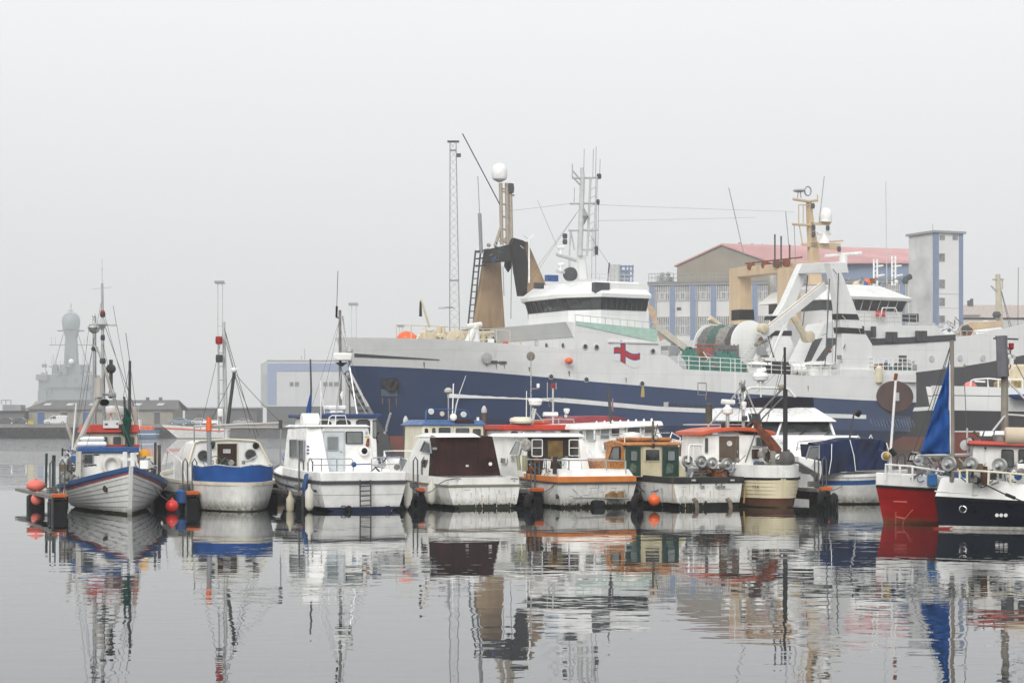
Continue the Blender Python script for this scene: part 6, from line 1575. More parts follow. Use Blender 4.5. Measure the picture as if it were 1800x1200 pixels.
rail(b2, [[F2b.p(-1.2, 1.6, sh2(.2)), F2b.p(-1.25, 2.0, 1.25), F2b.p(-1.2, 4.2, 1.5), F2b.p(-1.05, 5.4, 1.0)], [F2b.p(-1.22, 3.2, sh2(.4)), F2b.p(-1.22, 3.2, 1.38)]], .014, white2)

# ---------------- 3 white cabin boat with a stern ladder
F3 = stern_frame(637, 898, 22)
b3 = thing('motor_boat', 'clean white cabin boat with a grey door and a black stern ladder', 'motor boat', F3.p(0, 3.5, 0))
sh3 = lambda t: .74 + .28 * t ** 1.6
h3 = hullform(F3, 7.2, 2.42, [lambda t: -.35, lambda t: .11 + .05 * t, lambda t: sh3(t) * .55, lambda t: sh3(t) * .55 + .015, lambda t: sh3(t) - .05, sh3], stern=.93, mid=.35, bp=2.6, rake=.7, trake=.14, full=.16, bowv=.8, mats=[1, 0, 2, 0, 0])
part('hull', h3, [white2, M('navy boot', (.012, .02, .06), .4), grey], b3)
part('rubbing_strake', sheerband(h3, F3, -.045, .02, .03), dgrey, b3)
part('bulwark', sheerband(h3, F3, .02, .26, .005, t1=.45), white2, b3, bev=.03)
part('deck', deckmb(h3, F3, -.02), white2, b3)
bs = MB(F3); 
for z0_, z1_ in ((sh3(.3) - .26, sh3(.3) - .18),):
    for t0 in [i / 20 for i in range(1, 19)]:
        a0, a1 = h3.pt(t0, sh3(t0) - .26, -1, .006), h3.pt(t0 + .05, sh3(t0 + .05) - .26, -1, .006); c0, c1 = h3.pt(t0, sh3(t0) - .2, -1, .006), h3.pt(t0 + .05, sh3(t0 + .05) - .2, -1, .006)
        bs.add([a0, a1, c1, c0], [(0, 1, 2, 3)])
part('side_stripe', bs, blue, b3)
part('cockpit_floor', MB(F3).box(-1.05, 1.05, .1, 2.4, .5, .55), lgrey, b3)
yc3 = 2.5
f = face_y(F3, yc3)
def P3(px, py): return F3.Y(px, py, yc3)
z0 = .75
bl, brr, tl, tr = P3(566, 820)[0], P3(664, 820)[0], P3(563, 752)[0], P3(648, 752)[0]
zt3 = P3(600, 750)[2]
ca3 = part('cabin', MB(F3).frus((bl, brr, yc3, 5.0), z0, (tl + .05, tr, yc3, 4.5), zt3), white2, b3, bev=.05)
part('fore_cabin', MB(F3).frus((bl + .05, brr - .05, 4.7, 6.5), z0, (tl + .2, tr - .1, 4.6, 5.6), z0 + .62), white2, b3, bev=.06)
# the flared wing on the port side
p0, p1, p2, p3_ = P3(538, 820)[0], P3(568, 820)[0], P3(541, 748)[0], P3(566, 748)[0]
part('cabin_wing', MB(F3).hexa([(p0, yc3 - .02, z0), (p1 + .12, yc3 - .35, z0), (p1 + .12, 5, z0), (p0, 4.9, z0), (p2, yc3 + .1, zt3), (p3_, yc3 + .0, zt3), (p3_, 4.6, zt3), (p2, 4.5, zt3 - .05)]), white2, b3, bev=.05)
part('roof', MB(F3).frus((p2 - .05, tr + .05, yc3 - .08, 4.7), zt3, (p2 + .05, tr - .05, yc3 + .05, 4.5), zt3 + .06), white2, b3, bev=.02)
dm_ = M('pale grey door', (.55, .60, .63), .4, dirt=.15)
d3 = part('door', MB().plate([p + dirv(F3, 0, -.02, 0) for p in quad(f, 569, 759, 604, 828)], .04), dm_, b3, bev=.008)
win(d3, [p + dirv(F3, 0, -.03, 0) for p in quad(f, 574.5, 767, 594, 792)], grey, glassp, .03, .03)
part('handle', MB().tube([f(596, 793) + dirv(F3, 0, -.05, 0), f(600, 793) + dirv(F3, 0, -.05, 0)], .014, 6, world=True), chrome, d3)
part('door_frame', MB().tube([p + dirv(F3, 0, -.02, 0) for p in (f(567.5, 828), f(567.5, 757.5), f(605, 757.5), f(605, 828))], .018, 4, world=True), lgrey, d3)
part('door_panel', MB().plate([p + dirv(F3, 0, -.028, 0) for p in quad(f, 575, 797, 594, 824)], .01), dm_, d3)
win(ca3, [p + dirv(F3, 0, -.02, 0) for p in quad(f, 607.5, 758, 637, 780)], rubber, glassp, .025, .03)
part('curtain', MB().plate([p + dirv(F3, 0, -.012, 0) for p in quad(f, 609, 760, 615, 778)], .006), maroon, ca3)
hz = part('speaker_horn', MB().lathe([(.02, .0), (.05, .06), (.09, .04), (.13, .03), (.14, .0), (.14, -.05)], f(638, 792) + dirv(F3, 0, -.08, 0), dirv(F3, 0, -1, 0), 18, world=True), white2, ca3)
part('horn_core', MB().lathe([(.05, .05), (.085, .045), (.05, .07)], f(638, 792) + dirv(F3, 0, -.085, 0), dirv(F3, 0, -1, 0), 12, world=True), black, hz)
part('lifejacket', MB().plate([p + dirv(F3, 0, -.06, 0) for p in (f(642, 785), f(648, 784), f(648.5, 770), f(645, 771))], .06), rust, ca3)
part('notice', MB().plate([p + dirv(F3, 0, -.02, 0) for p in quad(f, 641, 766, 648, 768.5)], .006), M('yellow notice', (.6, .45, .05), .5), ca3)
part('notice', MB().plate([p + dirv(F3, 0, -.02, 0) for p in quad(f, 642, 757.5, 646, 763)], .006), M('blue notice', (.4, .42, .6), .5), ca3)
xw = p0 + .02
def X3(px, py): return F3.p(*F3.X(px, py, (p0 + p2) / 2 - .02))
for qd in ((510, 772, 524, 804), (526, 773, 535, 811)): win(ca3, quad(X3, *qd), grey, glass, .025, .04, out=.03)
st = MB()
for k in range(3): st.plate([p for p in quad(f, 539, 783 + k * 6, 543.5, 785.5 + k * 6)], .01)
part('louvre', st, blue, ca3)
p = P3(557, 748)
part('life_raft', MB(F3).tube([(p[0] - .22, yc3 + .7, zt3 + .2), (p[0] + .25, yc3 + .7, zt3 + .2)], .17, 12), white2, b3, bev=.03)
part('whip_antenna', MB().tube([f(564, 748), f(564, 690), f(563, 668)], .012, 5, world=True), white2, b3)
rail(b3, [[f(x, 750) for x in ()] or [f(576, 750), f(579, 733), f(584, 730), f(607, 730), f(611, 750)], [f(590, 730), f(590, 750)]], .014, white2, 'roof_rail')
fr3 = face_y(F3, .12)
rail(b3, [[fr3(542, 828), fr3(542.5, 806), fr3(618, 806), fr3(621, 812), fr3(621, 828)], [fr3(548, 817), fr3(620, 817)], [fr3(565, 806), fr3(565, 828)], [fr3(592, 806), fr3(592, 828)],
          [fr3(653, 828), fr3(653, 806), fr3(660, 804), fr3(703, 803), fr3(704, 828)], [fr3(653, 817), fr3(703, 815)], [fr3(671, 804), fr3(671, 828)]], .016, chrome)
part('blue_line', MB().tube([fr3(621, 812), fr3(626, 816), fr3(652, 815)], .015, 5, world=True).ball(fr3(622, 816), .07, world=True), blue, b3)
lad = MB(); ft = face_y(F3, -.2)
for x in (633, 651.5): lad.tube([ft(x, 843), ft(x + .3, 892)], .018, 6, world=True)
for k in range(6): lad.tube([ft(633, 846 + k * 8.5), ft(651.5, 845 + k * 8.5)], .016, 5, world=True)
part('ladder', lad, dgrey, b3)
dts = MB()
for x in (617, 621.5, 626, 661, 665.5, 670): dts.lathe([(.02, 0), (.015, .02)], F3.Y(x, 868, -.12), (0, -1, 0), 8)
part('drain', dts, dgrey, b3)
for x in (600, 678): part('tie_bracket', MB(F3).tube([F3.Y(x, 892, -.1), F3.Y(x, 889, -.16), F3.Y(x + 7, 889, -.16), F3.Y(x + 8, 892, -.1)], .015, 5), dgrey, b3)
part('exhaust', MB(F3).lathe([(.05, -.05), (.09, 0), (.06, .05)], F3.Y(613, 894, -.08), (0, -1, 0), 12), black, b3)
hs = MB()
for k in range(5): hs.tube([F3.p(-1.28, .5 + .05 * k, .95), F3.p(-1.36, .5 + .06 * k, .6), F3.p(-1.3, .55 + .06 * k, .35), F3.p(-1.26, .62 + .06 * k, .9)], .022, 5, world=True)
part('hose_loops', hs, blue, b3)
def cyl_fender(p, m, label, ln=.55, r=.11):
    p = Vector(p); return single('boat_fender', MB().lathe([(.03, ln / 2 + .1), (.04, ln / 2), (r, ln / 2 - .1), (r, -ln / 2 + .08), (r * .6, -ln / 2), (.02, -ln / 2 - .03)][::-1], p, (0, 0, 1), 12, world=True), m, label, 'fender', 'fenders hung between the moored boats')
fendw = M('off white fender', (.66, .64, .56), .5, dirt=.4)
cyl_fender(F3.p(-1.36, .1, .33), fendw, 'off white fender beside the hose loops of the stern ladder boat')
cyl_fender(F3.p(1.33, .3, .33), fendw, 'off white fender at the starboard corner of the boat with the stern ladder')

# ---------------- 3b blue roofed wheelhouse boat behind
def back_boat(name, label, cat, px, py, a, L, B, zsh=.8, cols=(white,), rise=.3):
    F = stern_frame(px, py, a)
    r_ = thing(name, label, cat, F.p(0, L / 2, 0))
    h = hullform(F, L, B, [lambda t: -.35, lambda t: .08, lambda t: zsh - .1 + rise * t ** 2, lambda t: zsh + rise * t ** 2], stern=.85, mid=.4, rake=.6, full=.2, mats=[1, 0, 0])
    part('hull', h, [cols[0], dgrey], r_); part('deck', deckmb(h, F), lgrey, r_); part('gunwale', sheerband(h, F, -.06, .03, .03), cols[-1], r_)
    return F, r_, h
Fb, bb3, hb3 = back_boat('fishing_boat', 'white boat with navy blue wheelhouse roof and tall grey mast behind the stern ladder boat', 'fishing boat', 640, 876, 22, 7.5, 2.6, 1.0, (white2, blue))
yv = 1.6; f = face_y(Fb, yv)
def PB(px, py): return Fb.Y(px, py, yv)
xa, xb3 = PB(548, 760)[0], PB(664, 760)[0]; zr0, zr1 = PB(600, 734)[2], PB(600, 727)[2]
cb3 = part('wheelhouse', MB(Fb).frus((xa, xb3, yv, yv + 2.1), .9, (xa + .05, xb3 - .05, yv, yv + 2.0), zr0), white2, bb3, bev=.03)
part('roof', MB(Fb).box(xa - .1, xb3 + .1, yv - .12, yv + 2.3, zr0, zr1), M('navy roof', (.02, .045, .15), .4), bb3, bev=.03)
for qd in ((556, 739, 582, 752), (591, 738, 616, 752), (626, 737, 650, 750)):
    x0, y0, x1, y1 = qd; pts = [f(x0, y1 + 12), f(x1, y1 + 12), f(x1, y0 + 3), f(x1 - 5, y0), f(x0 + 5, y0), f(x0, y0 + 3)]
    win(cb3, [p + dirv(Fb, 0, -.01, 0) for p in pts], rubber, glass, .03, 0)
win(cb3, [p + dirv(Fb, 0, -.01, 0) for p in quad(f, 655, 738, 662, 770)], rubber, glassp, .025, .05)
part('door_mirror', MB().tube([f(664, 778), f(662, 770), f(663, 762), f(667, 760)], .02, 5, world=True), black, bb3)
p = PB(598, 727)
part('radar', MB(Fb).box(p[0] - .22, p[0] + .22, yv + .3, yv + .8, zr1, zr1 + .1).box(p[0] - .27, p[0] + .3, yv + .3, yv + .9, zr1 + .1, zr1 + .26), white2, bb3, bev=.05)
def VB(px, py, y=yv + .9): return Fb.wY(px, py, y)
mz3 = part('mast', MB().tube([VB(598.5, 728), VB(597.5, 545)], .05, 8, r2=.045, world=True), M('weathered mast', (.22, .21, .19), .6, var=.4, vs=8, dirt=.5), bb3)
part('radar_scanner', MB().hexa([VB(587, 633.5, yv + .5), VB(618, 633.5, yv + .5), VB(618, 633.5, yv + .9), VB(587, 633.5, yv + .9), VB(586.5, 620, yv + .5), VB(619, 620, yv + .5), VB(619, 620, yv + .9), VB(586.5, 620, yv + .9)], world=True), white, mz3, bev=.04)
part('radar_bracket', MB().lathe([(.05, -.12), (.2, 0)], VB(600, 637), (0, 0, 1), 10, world=True), dgrey, mz3)
part('searchlight', MB().lathe([(.02, -.1), (.12, -.06), (.12, .03), (.03, .12)], VB(614, 615), (0, 0, 1), 12, world=True).tube([VB(618, 625), VB(615, 640)], .03, 5, world=True), alum, mz3)
part('mast_light', MB().lathe([(.06, -.15), (.08, 0), (.05, .1)], VB(600.5, 693), (0, 0, 1), 8, world=True), white2, mz3)
part('mast_leg', MB().tube([VB(602, 555), VB(614, 640), VB(629, 735, yv)], .025, 5, world=True).tube([VB(600, 650), VB(644, 728, yv)], .02, 5, world=True).tube([VB(600, 650), VB(590, 730, yv)], .018, 5, world=True), steel, bb3)
part('whip_antenna', MB().tube([VB(591.5, 558), VB(592, 538)], .035, 5, world=True).tube([VB(592, 540), VB(594, 476)], .012, 4, world=True).tube([VB(591.5, 558), VB(598, 558)], .02, 5, world=True), black, bb3)
part('furled_boom', MB().tube([f(545, 729), f(547, 685), f(545.5, 631)], .035, 6, r2=.025, world=True), dgrey, bb3)
part('boom_cover', MB().tube([f(542.5, 731), f(543, 715), f(546, 694)], .10, 8, r2=.03, world=True), bluecan, bb3)
part('whip_antenna', MB().tube([f(571, 728), f(562, 672)], .012, 4, world=True), white2, bb3)

# ---------------- 4 white boat with a maroon canvas shelter
F4 = stern_frame(853, 893, 22)
b4 = thing('motor_boat', 'white motor boat with a dark maroon canvas shelter over its cockpit', 'motor boat', F4.p(0, 3.4, 0))
sh4 = lambda t: .62 + .26 * t ** 1.5
h4 = hullform(F4, 7.2, 2.35, [lambda t: -.35, lambda t: .10, lambda t: sh4(t) * .5, lambda t: sh4(t) - .08, sh4], stern=.86, mid=.32, bp=2.6, rake=.7, trake=-.12, full=.17, bowv=.8, mats=[1, 0, 0, 0])
part('hull', h4, [hullwhite, M('mossy boot', (.025, .03, .018), .7, var=.5)], b4)
part('rubbing_strake', sheerband(h4, F4, -.05, .0, .03), M('stained strake', (.25, .22, .16), .6, dirt=.5), b4)
part('coaming', sheerband(h4, F4, .0, .19, -.02, t1=.55), white, b4, bev=.04)
part('deck', deckmb(h4, F4, -.0), white, b4)
yc4 = 1.1; f = face_y(F4, yc4)
def P4(px, py): return F4.Y(px, py, yc4)
bl, brr = P4(763, 834)[0], P4(880, 834)[0]; tl, tr = P4(768, 768)[0], P4(868, 768)[0]; z0, z1 = P4(800, 836)[2], P4(800, 767)[2]
cv = MB(F4)
rows = []
NX, NZ = 13, 8
def cvp(u, v, y): 
    x0, x1 = bl + (tl - bl) * v, brr + (tr - brr) * v
    return (x0 + (x1 - x0) * u, y + .02 * math.sin(u * 31 + v * 3) * (1 - abs(2 * v - 1)) + .10 * v, z0 + (z1 - z0) * v - .02 * math.sin(u * 9.4) * v * 0)
for j in range(NZ + 1): rows.append([cvp(i / NX, j / NZ, yc4) for i in range(NX + 1)])
cv.grid(rows)
sidew = lambda x, sgn: [[(x(j / NZ), yc4 + .1 * j / NZ + k * .15, z0 + (z1 - z0) * j / NZ) for k in range(4)] for j in range(NZ + 1)]
cv.grid([r_[::-1] for r_ in sidew(lambda v: bl + (tl - bl) * v, -1)]); cv.grid(sidew(lambda v: brr + (tr - brr) * v, 1))
cv.add([(tl, yc4 + .1, z1), (tr, yc4 + .1, z1), (tr, yc4 + .6, z1 + .03), (tl, yc4 + .6, z1 + .03)], [(0, 1, 2, 3)])
co = part('canvas_shelter', cv, maroon, b4, sharp=60)
sm_ = MB()
for px0, px1 in ((797, 797), (842, 840)): sm_.tube([f(px0, 833) + dirv(F4, 0, -.03, 0), f(px1, 770) + dirv(F4, 0, .05, 0)], .012, 4, world=True)
part('canvas_seam', sm_, M('seam maroon', (.03, .012, .012), .8), co)
part('canvas_ring', MB().tube([f(860.5 + 10.5 * math.cos(t), 815 + 11 * math.sin(t)) + dirv(F4, 0, -.04, 0) for t in [2 * pi * k / 24 for k in range(24)]], .018, 5, world=True, closed=True), M('seam maroon', (.03, .012, .012), .8), co)
part('canvas_eyelet', MB().lathe([(.045, -.02), (.05, .02)], f(860.5, 815) + dirv(F4, 0, -.05, 0), dirv(F4, 0, -1, 0), 12, world=True), white2, co)
part('canvas_label', MB().plate([p + dirv(F4, 0, -.035, 0) for p in quad(f, 818, 816.5, 823, 820)], .006), lgrey, co)
# hard cabin ahead of the canvas
xw0 = bl - .02; yw4 = yc4 + .42
ca4 = part('cabin', MB(F4).frus((bl - .02, 1.0, yw4, 4.0), .75, (tl + .0, tr - .02, yw4, 2.6), z1 - .02), white, b4, bev=.05)
part('roof', MB(F4).frus((tl - .03, tl + 1.25, yw4 - .5, 2.9), z1 - .02, (tl + .2, tl + 1.1, yw4 - .3, 2.6), z1 + .09), white2, b4, bev=.03)
part('fore_cabin', MB(F4).frus((-.95, .95, 3.7, 6.5), .75, (-.7, .7, 3.5, 5.9), 1.22), white, b4, bev=.08)
def wall4(px, py): return F4.wX(px, py, (bl + tl) / 2 - .03)
win(ca4, [wall4(739, 793), wall4(759, 797), wall4(757, 780), wall4(747, 774)], grey, glass, .03, .03, out=.03)
def wall4b(px, py): return F4.wX(px, py, -.86)
win(b4, [wall4b(717, 829), wall4b(729, 832), wall4b(730, 813), wall4b(720, 809)], grey, glassp, .02, .02, out=.05)
win(b4, [wall4b(703, 823), wall4b(714, 828), wall4b(716, 808), wall4b(706, 803)], grey, glassp, .02, .02, out=.05)
hx = F4.X(747, 815, -.98); win(b4, [wall4(742, 820), wall4(749, 821.5), wall4(752, 808), wall4(745, 807)], oldwood, glass, .03, .02, out=.02)
part('side_lamp', MB().plate(quad(wall4, 760, 786, 765, 790), .05), grey, ca4)
rail(b4, [[F4.p(-1.0, 5.0, .85), F4.p(-.9, 5.6, 1.32), F4.p(-.5, 6.9, 1.42), F4.p(.0, 7.5, 1.42), F4.p(.5, 6.9, 1.42), F4.p(.9, 5.6, 1.32), F4.p(1.0, 5.0, .85)], [F4.p(-.5, 6.9, .9), F4.p(-.5, 6.9, 1.42)]], .018, white2)
f0 = face_y(F4, .08)
part('metal_plate', MB().plate([p for p in quad(f0, 861, 859, 873, 874)], .03), lgrey, b4)
part('exhaust', MB().lathe([(.08, -.05), (.105, 0), (.075, .04)], f0(903, 874), dirv(F4, 0, -1, 0), 16, world=True), oldwood, b4)
part('drip_stain', MB().plate([f0(901.5, 886), f0(904.5, 886), f0(904, 877), f0(902.5, 877)], .004), M('algae drip', (.20, .16, .05), .7), b4)
for px in (804, 904): part('cleat', MB().tube([f0(px - 6, 841), f0(px, 839.5), f0(px + 6, 841)], .02, 5, world=True).tube([f0(px, 839.5), f0(px, 845)], .025, 5, world=True), alum, b4)
part('mooring_rope', MB().tube([f0(804, 840), f0(785, 843), f0(772, 850), f0(760, 862), f0(752, 866)], .014, 5, world=True), rope, b4)
cyl_fender(F4.p(-1.28, .6, .4), fendw, 'off white fender between the ladder boat and the maroon canvas boat')

# ---------------- 4b blue roofed boat behind it
Fc, bb4, hb4b = back_boat('fishing_boat', 'boat with sky blue wheelhouse roof and light bar behind the maroon canvas boat', 'fishing boat', 812, 880, 20, 7.0, 2.5, .9, (white, blue))
yv = 1.9; f = face_y(Fc, yv)
def PC(px, py): return Fc.Y(px, py, yv)
xa, xb4 = PC(742, 755)[0], PC(851, 755)[0]; zr0, zr1 = PC(800, 747)[2], PC(800, 741)[2]
cb4 = part('wheelhouse', MB(Fc).frus((xa, xb4, yv, yv + 1.9), .8, (xa + .02, xb4 - .02, yv, yv + 1.8), zr0), cream, bb4, bev=.03)
part('roof', MB(Fc).frus((xa - .07, xb4 + .07, yv - .1, yv + 2.1), zr0, (xa + .15, xb4 - .1, yv, yv + 1.9), zr1 + .06), M('sky blue roof', (.05, .12, .28), .45, dirt=.3), bb4, bev=.02)
for qd in ((745, 751, 753, 770), (758, 750, 766, 770), (769, 750, 793, 766), (799, 751, 826, 768), (829, 752, 846, 770)): win(cb4, [p + dirv(Fc, 0, -.015, 0) for p in quad(f, *qd)], cream, glass, .022, .06)
part('rolled_canvas', MB().tube([f(799, 742), f(832, 742)], .085, 10, world=True), maroon, bb4)
rail(bb4, [[f(748, 740), f(749, 722), f(753, 718.5), f(815, 720), f(823, 722), f(827, 740)]], .02, blue, 'light_bar')
for px, py in ((756, 723), (813, 728), (775, 727)): lamp(bb4, f(px, py) + dirv(Fc, 0, -.1, 0), dirv(Fc, 0, -1, 0), .085, mat=(white2 if px != 775 else rust))
part('mast', MB().tube([f(795, 738), f(797, 674)], .018, 6, world=True), white2, bb4)
part('horn', MB().ball(f(795, 733) + dirv(Fc, 0, -.1, 0), .11, world=True), white2, bb4)
part('leaning_pole', MB().tube([f(793, 768), f(802, 712), f(808, 690), f(819, 660)], .03, 6, r2=.008, world=True), alum, bb4)
part('roof_lamp', MB().tube([f(840, 739), f(840, 733)], .04, 6, world=True), white2, bb4)

# ---------------- 5 white boat with an orange band
F5 = stern_frame(1047, 891, 21)
b5 = thing('motor_boat', 'white motor boat with a broad orange band and dark open cabin', 'motor boat', F5.p(0, 3.6, 0))
sh5 = lambda t: .66 + .33 * t ** 1.6
h5 = hullform(F5, 8.0, 2.42, [lambda t: -.35, lambda t: .07, lambda t: sh5(t) * .5, lambda t: sh5(t) - .015, lambda t: sh5(t)], stern=.94, mid=.33, bp=2.6, rake=.8, trake=.18, full=.15, bowv=.8, mats=[1, 0, 0, 0])
part('hull', h5, [hullwhite, rubber], b5)
part('orange_band', sheerband(h5, F5, 0, .165, .0), orange, b5, bev=.02)
part('rubbing_strake', sheerband(h5, F5, -.035, .0, .03), dgrey, b5)
part('deck', deckmb(h5, F5, .1), white, b5)
yb5 = .1; f0 = face_y(F5, 0.02)
a = F5.Y(978, 836, .25); b = F5.Y(1106, 824, .25)
part('coaming', MB(F5).frus((a[0], b[0] + .1, .1, 1.4), a[2] - .05, (a[0] + .03, b[0] - .02, .22, 1.3), b[2]), white, b5, bev=.02)
yc5 = 2.2; f = face_y(F5, yc5)
def P5(px, py): return F5.Y(px, py, yc5)
bl, brr = P5(925, 826)[0], P5(1026, 826)[0]; tl, tr = P5(927, 768)[0], P5(1020, 768)[0]; z0, z1 = .75, P5(960, 768)[2]
dk5 = M('dark cabin brown', (.028, .022, .02), .6, var=.3)
ca5 = part('cabin', MB(F5).frus((bl, brr, yc5, 4.9), z0, (tl, tr, yc5, 4.4), z1), dk5, b5, bev=.02)
part('side_panel', MB(F5).frus((bl - .1, bl + .0, yc5 - .05, 6.0), z0, (bl - .06, bl + .03, yc5 - .05, 4.6), z1), white, b5, bev=.02)
part('side_panel', MB(F5).frus((brr - .16, brr + .1, yc5 - .35, 6.0), z0 - .05, (tr - .06, tr + .06, yc5 - .05, 4.6), z1), white, b5, bev=.02)
part('roof', MB(F5).frus((tl - .28, tr + .1, yc5 - .15, 4.9), z1, (tl - .12, tr, yc5 - .05, 4.6), z1 + .1), white2, b5, bev=.03)
part('fore_cabin', MB(F5).frus((bl - .05, brr, 5.0, 7.1), z0, (bl + .15, brr - .2, 4.8, 6.2), z0 + .5), white, b5, bev=.05)
dw = part('doorway', MB().plate([p + dirv(F5, 0, -.012, 0) for p in quad(f, 963, 774, 989, 803)], .02), M('tan interior', (.17, .11, .04), .7, var=.4, vs=4), ca5)
for qd in ((933.5, 771, 953, 802.5), (999, 771.5, 1017.5, 802)): 
    w_ = win(ca5, [p + dirv(F5, 0, -.02, 0) for p in quad(f, *qd)], white, glass, .035, .05, out=.03)
    x0, y0, x1, y1 = qd; part('window_bar', MB().tube([f(x0 + 2, (y0 + y1) / 2) + dirv(F5, 0, -.04, 0), f(x1 - 2, (y0 + y1) / 2) + dirv(F5, 0, -.04, 0)], .014, 4, world=True), white, w_)
def wall5(px, py): return F5.wX(px, py, bl - .12)
win(ca5, [wall5(896, 799), wall5(912, 801), wall5(918, 776), wall5(908, 773)], white, glassp, .02, .05, out=.03)
win(b5, [wall5(880, 814), wall5(890, 815), wall5(891, 805), wall5(882, 804)], white, glass, .02, .02, out=.03)
part('net_coil', MB().lathe([(.03, -.06), (.14, -.06), (.17, 0), (.14, .06), (.03, .06)], wall5(924, 782) + dirv(F5, -.1, -.3, 0), dirv(F5, -1, -.8, 0), 18, world=True), M('grey net coil', (.36, .35, .32), .9, var=.5, vs=10, bump=1, bs=30), b5)
part('old_post', MB().tube([f0(922, 828), f0(922, 800)], .06, 6, world=True).tube([f0(913, 826), f0(910, 800)], .05, 6, world=True), M('mossy post', (.30, .29, .17), .8, var=.4), b5)
rail(b5, [[f0(924, 807), f0(1000, 808.5), f0(1100, 809)], [f0(1000, 808), f0(1000, 826)], [f0(1066, 809), f0(1066, 826)], [f0(1100, 809), f0(1100, 832)], [f0(926, 807), f0(926, 826)]], .018, chrome)
single('white_box', MB(F5).box(F5.Y(997, 823, .9)[0], F5.Y(1022, 823, .9)[0], .9, 1.3, F5.Y(1000, 826, .9)[2], F5.Y(1000, 808, .9)[2]).box(F5.Y(996, 823, .9)[0], F5.Y(1023, 823, .9)[0], .88, 1.32, F5.Y(1000, 808, .9)[2], F5.Y(1000, 805, .9)[2]), white2, 'white lidded box with dark rope on top in the orange banded boat', 'box', bev=.02)
single('rope_bundle', MB().tube([F5.wY(1008 + 8 * math.cos(q), 804 + 1.5 * math.sin(q * 1.7), 1.1) for q in [j * .5 for j in range(30)]], .025, 5, world=True), rubber, 'tangle of dark rope lying on the white lidded box', 'rope')
part('brown_bollard', MB().tube([f0(975, 833), f0(975.5, 802)], .06, 8, world=True), brown, b5)
part('orange_board', MB().plate([f(983, 826), f(993, 826), f(991, 815), f(985, 814)], .05), M('orange wood', (.45, .2, .07), .6), b5)
hs = MB()
for k in range(3): hs.tube([f(955 + k * 3, 822), f(957 + k * 3, 806), f(964 + k * 2, 808), f(962 + k * 2, 824)], .015, 5, world=True)
part('hose', hs, white2, b5)
rail(b5, [[f(917, 767), f(920, 760), f(1015, 761), f(1018, 767)], [f(962, 767), f(962, 760)]], .018, chrome, 'roof_rail')
part('stern_platform', MB().tube([f0(998, 874) + dirv(F5, 0, -.35, 0), f0(1096, 875) + dirv(F5, 0, -.35, 0)], .022, 6, world=True).tube([f0(1000, 852), f0(1012, 872) + dirv(F5, 0, -.35, 0), f0(998, 886)], .012, 4, world=True).tube([f0(1094, 853), f0(1094, 874) + dirv(F5, 0, -.35, 0)], .012, 4, world=True).tube([f0(1076, 874) + dirv(F5, 0, -.35, 0), f0(1090, 887)], .012, 4, world=True), steel, b5)
part('wood_block', MB().add([f0(1061, 874) + dirv(F5, 0, -.3, 0), f0(1075, 874) + dirv(F5, 0, -.3, 0), f0(1075, 865) + dirv(F5, 0, -.3, 0), f0(1071, 863) + dirv(F5, 0, -.3, 0), f0(1062, 868) + dirv(F5, 0, -.3, 0)] + [f0(1061, 874), f0(1075, 874), f0(1075, 865), f0(1071, 863), f0(1062, 868)],
     [(0, 1, 2, 3, 4), (9, 8, 7, 6, 5)] + [(i, 5 + i, 5 + (i + 1) % 5, (i + 1) % 5) for i in range(5)], 0, True).add([f0(1075, 873) + dirv(F5, 0, -.25, 0), f0(1090, 874) + dirv(F5, 0, -.25, 0), f0(1090, 862) + dirv(F5, 0, -.25, 0), f0(1078, 866) + dirv(F5, 0, -.25, 0)] + [f0(1075, 873), f0(1090, 874), f0(1090, 862), f0(1078, 866)], [(0, 1, 2, 3), (7, 6, 5, 4)] + [(i, 4 + i, 4 + (i + 1) % 4, (i + 1) % 4) for i in range(4)], 0, True), M('split wood', (.26, .16, .075), .7, var=.4, vs=6), b5)
for px, py in ((980.5, 872), (1111, 871)): part('exhaust', MB().plate(quad(f0, px - 3.5, py - 4, px + 3.5, py + 4), .02).tube([f0(px, py), f0(px, py) + dirv(F5, 0, -.06, 0)], .04, 8, world=True), dgrey, b5)
for px, py in ((1105, 884),): part('drain_pipe', MB().lathe([(.06, -.04), (.1, 0), (.07, .05)], f0(px, py), dirv(F5, 0, -1, 0), 14, world=True), black, b5)
single('fender_tyre', MB().lathe([(.05, -.1), (.16, -.1), (.18, 0), (.16, .1), (.05, .1)], f0(1043, 889) + dirv(F5, 0, -.18, .0), dirv(F5, 1, 0, 0), 12, world=True).lathe([(.05, -.1), (.15, -.1), (.17, 0), (.15, .1), (.05, .1)], f0(1050, 889) + dirv(F5, 0, -.18, 0), dirv(F5, 1, 0, 0), 12, world=True), rubber, 'black fender floating against the transom of the orange banded boat', 'fender')
part('plate', MB().plate(quad(f0, 1104, 848, 1108, 854), .02).plate(quad(f0, 1045, 844, 1056, 846), .03), dgrey, b5)

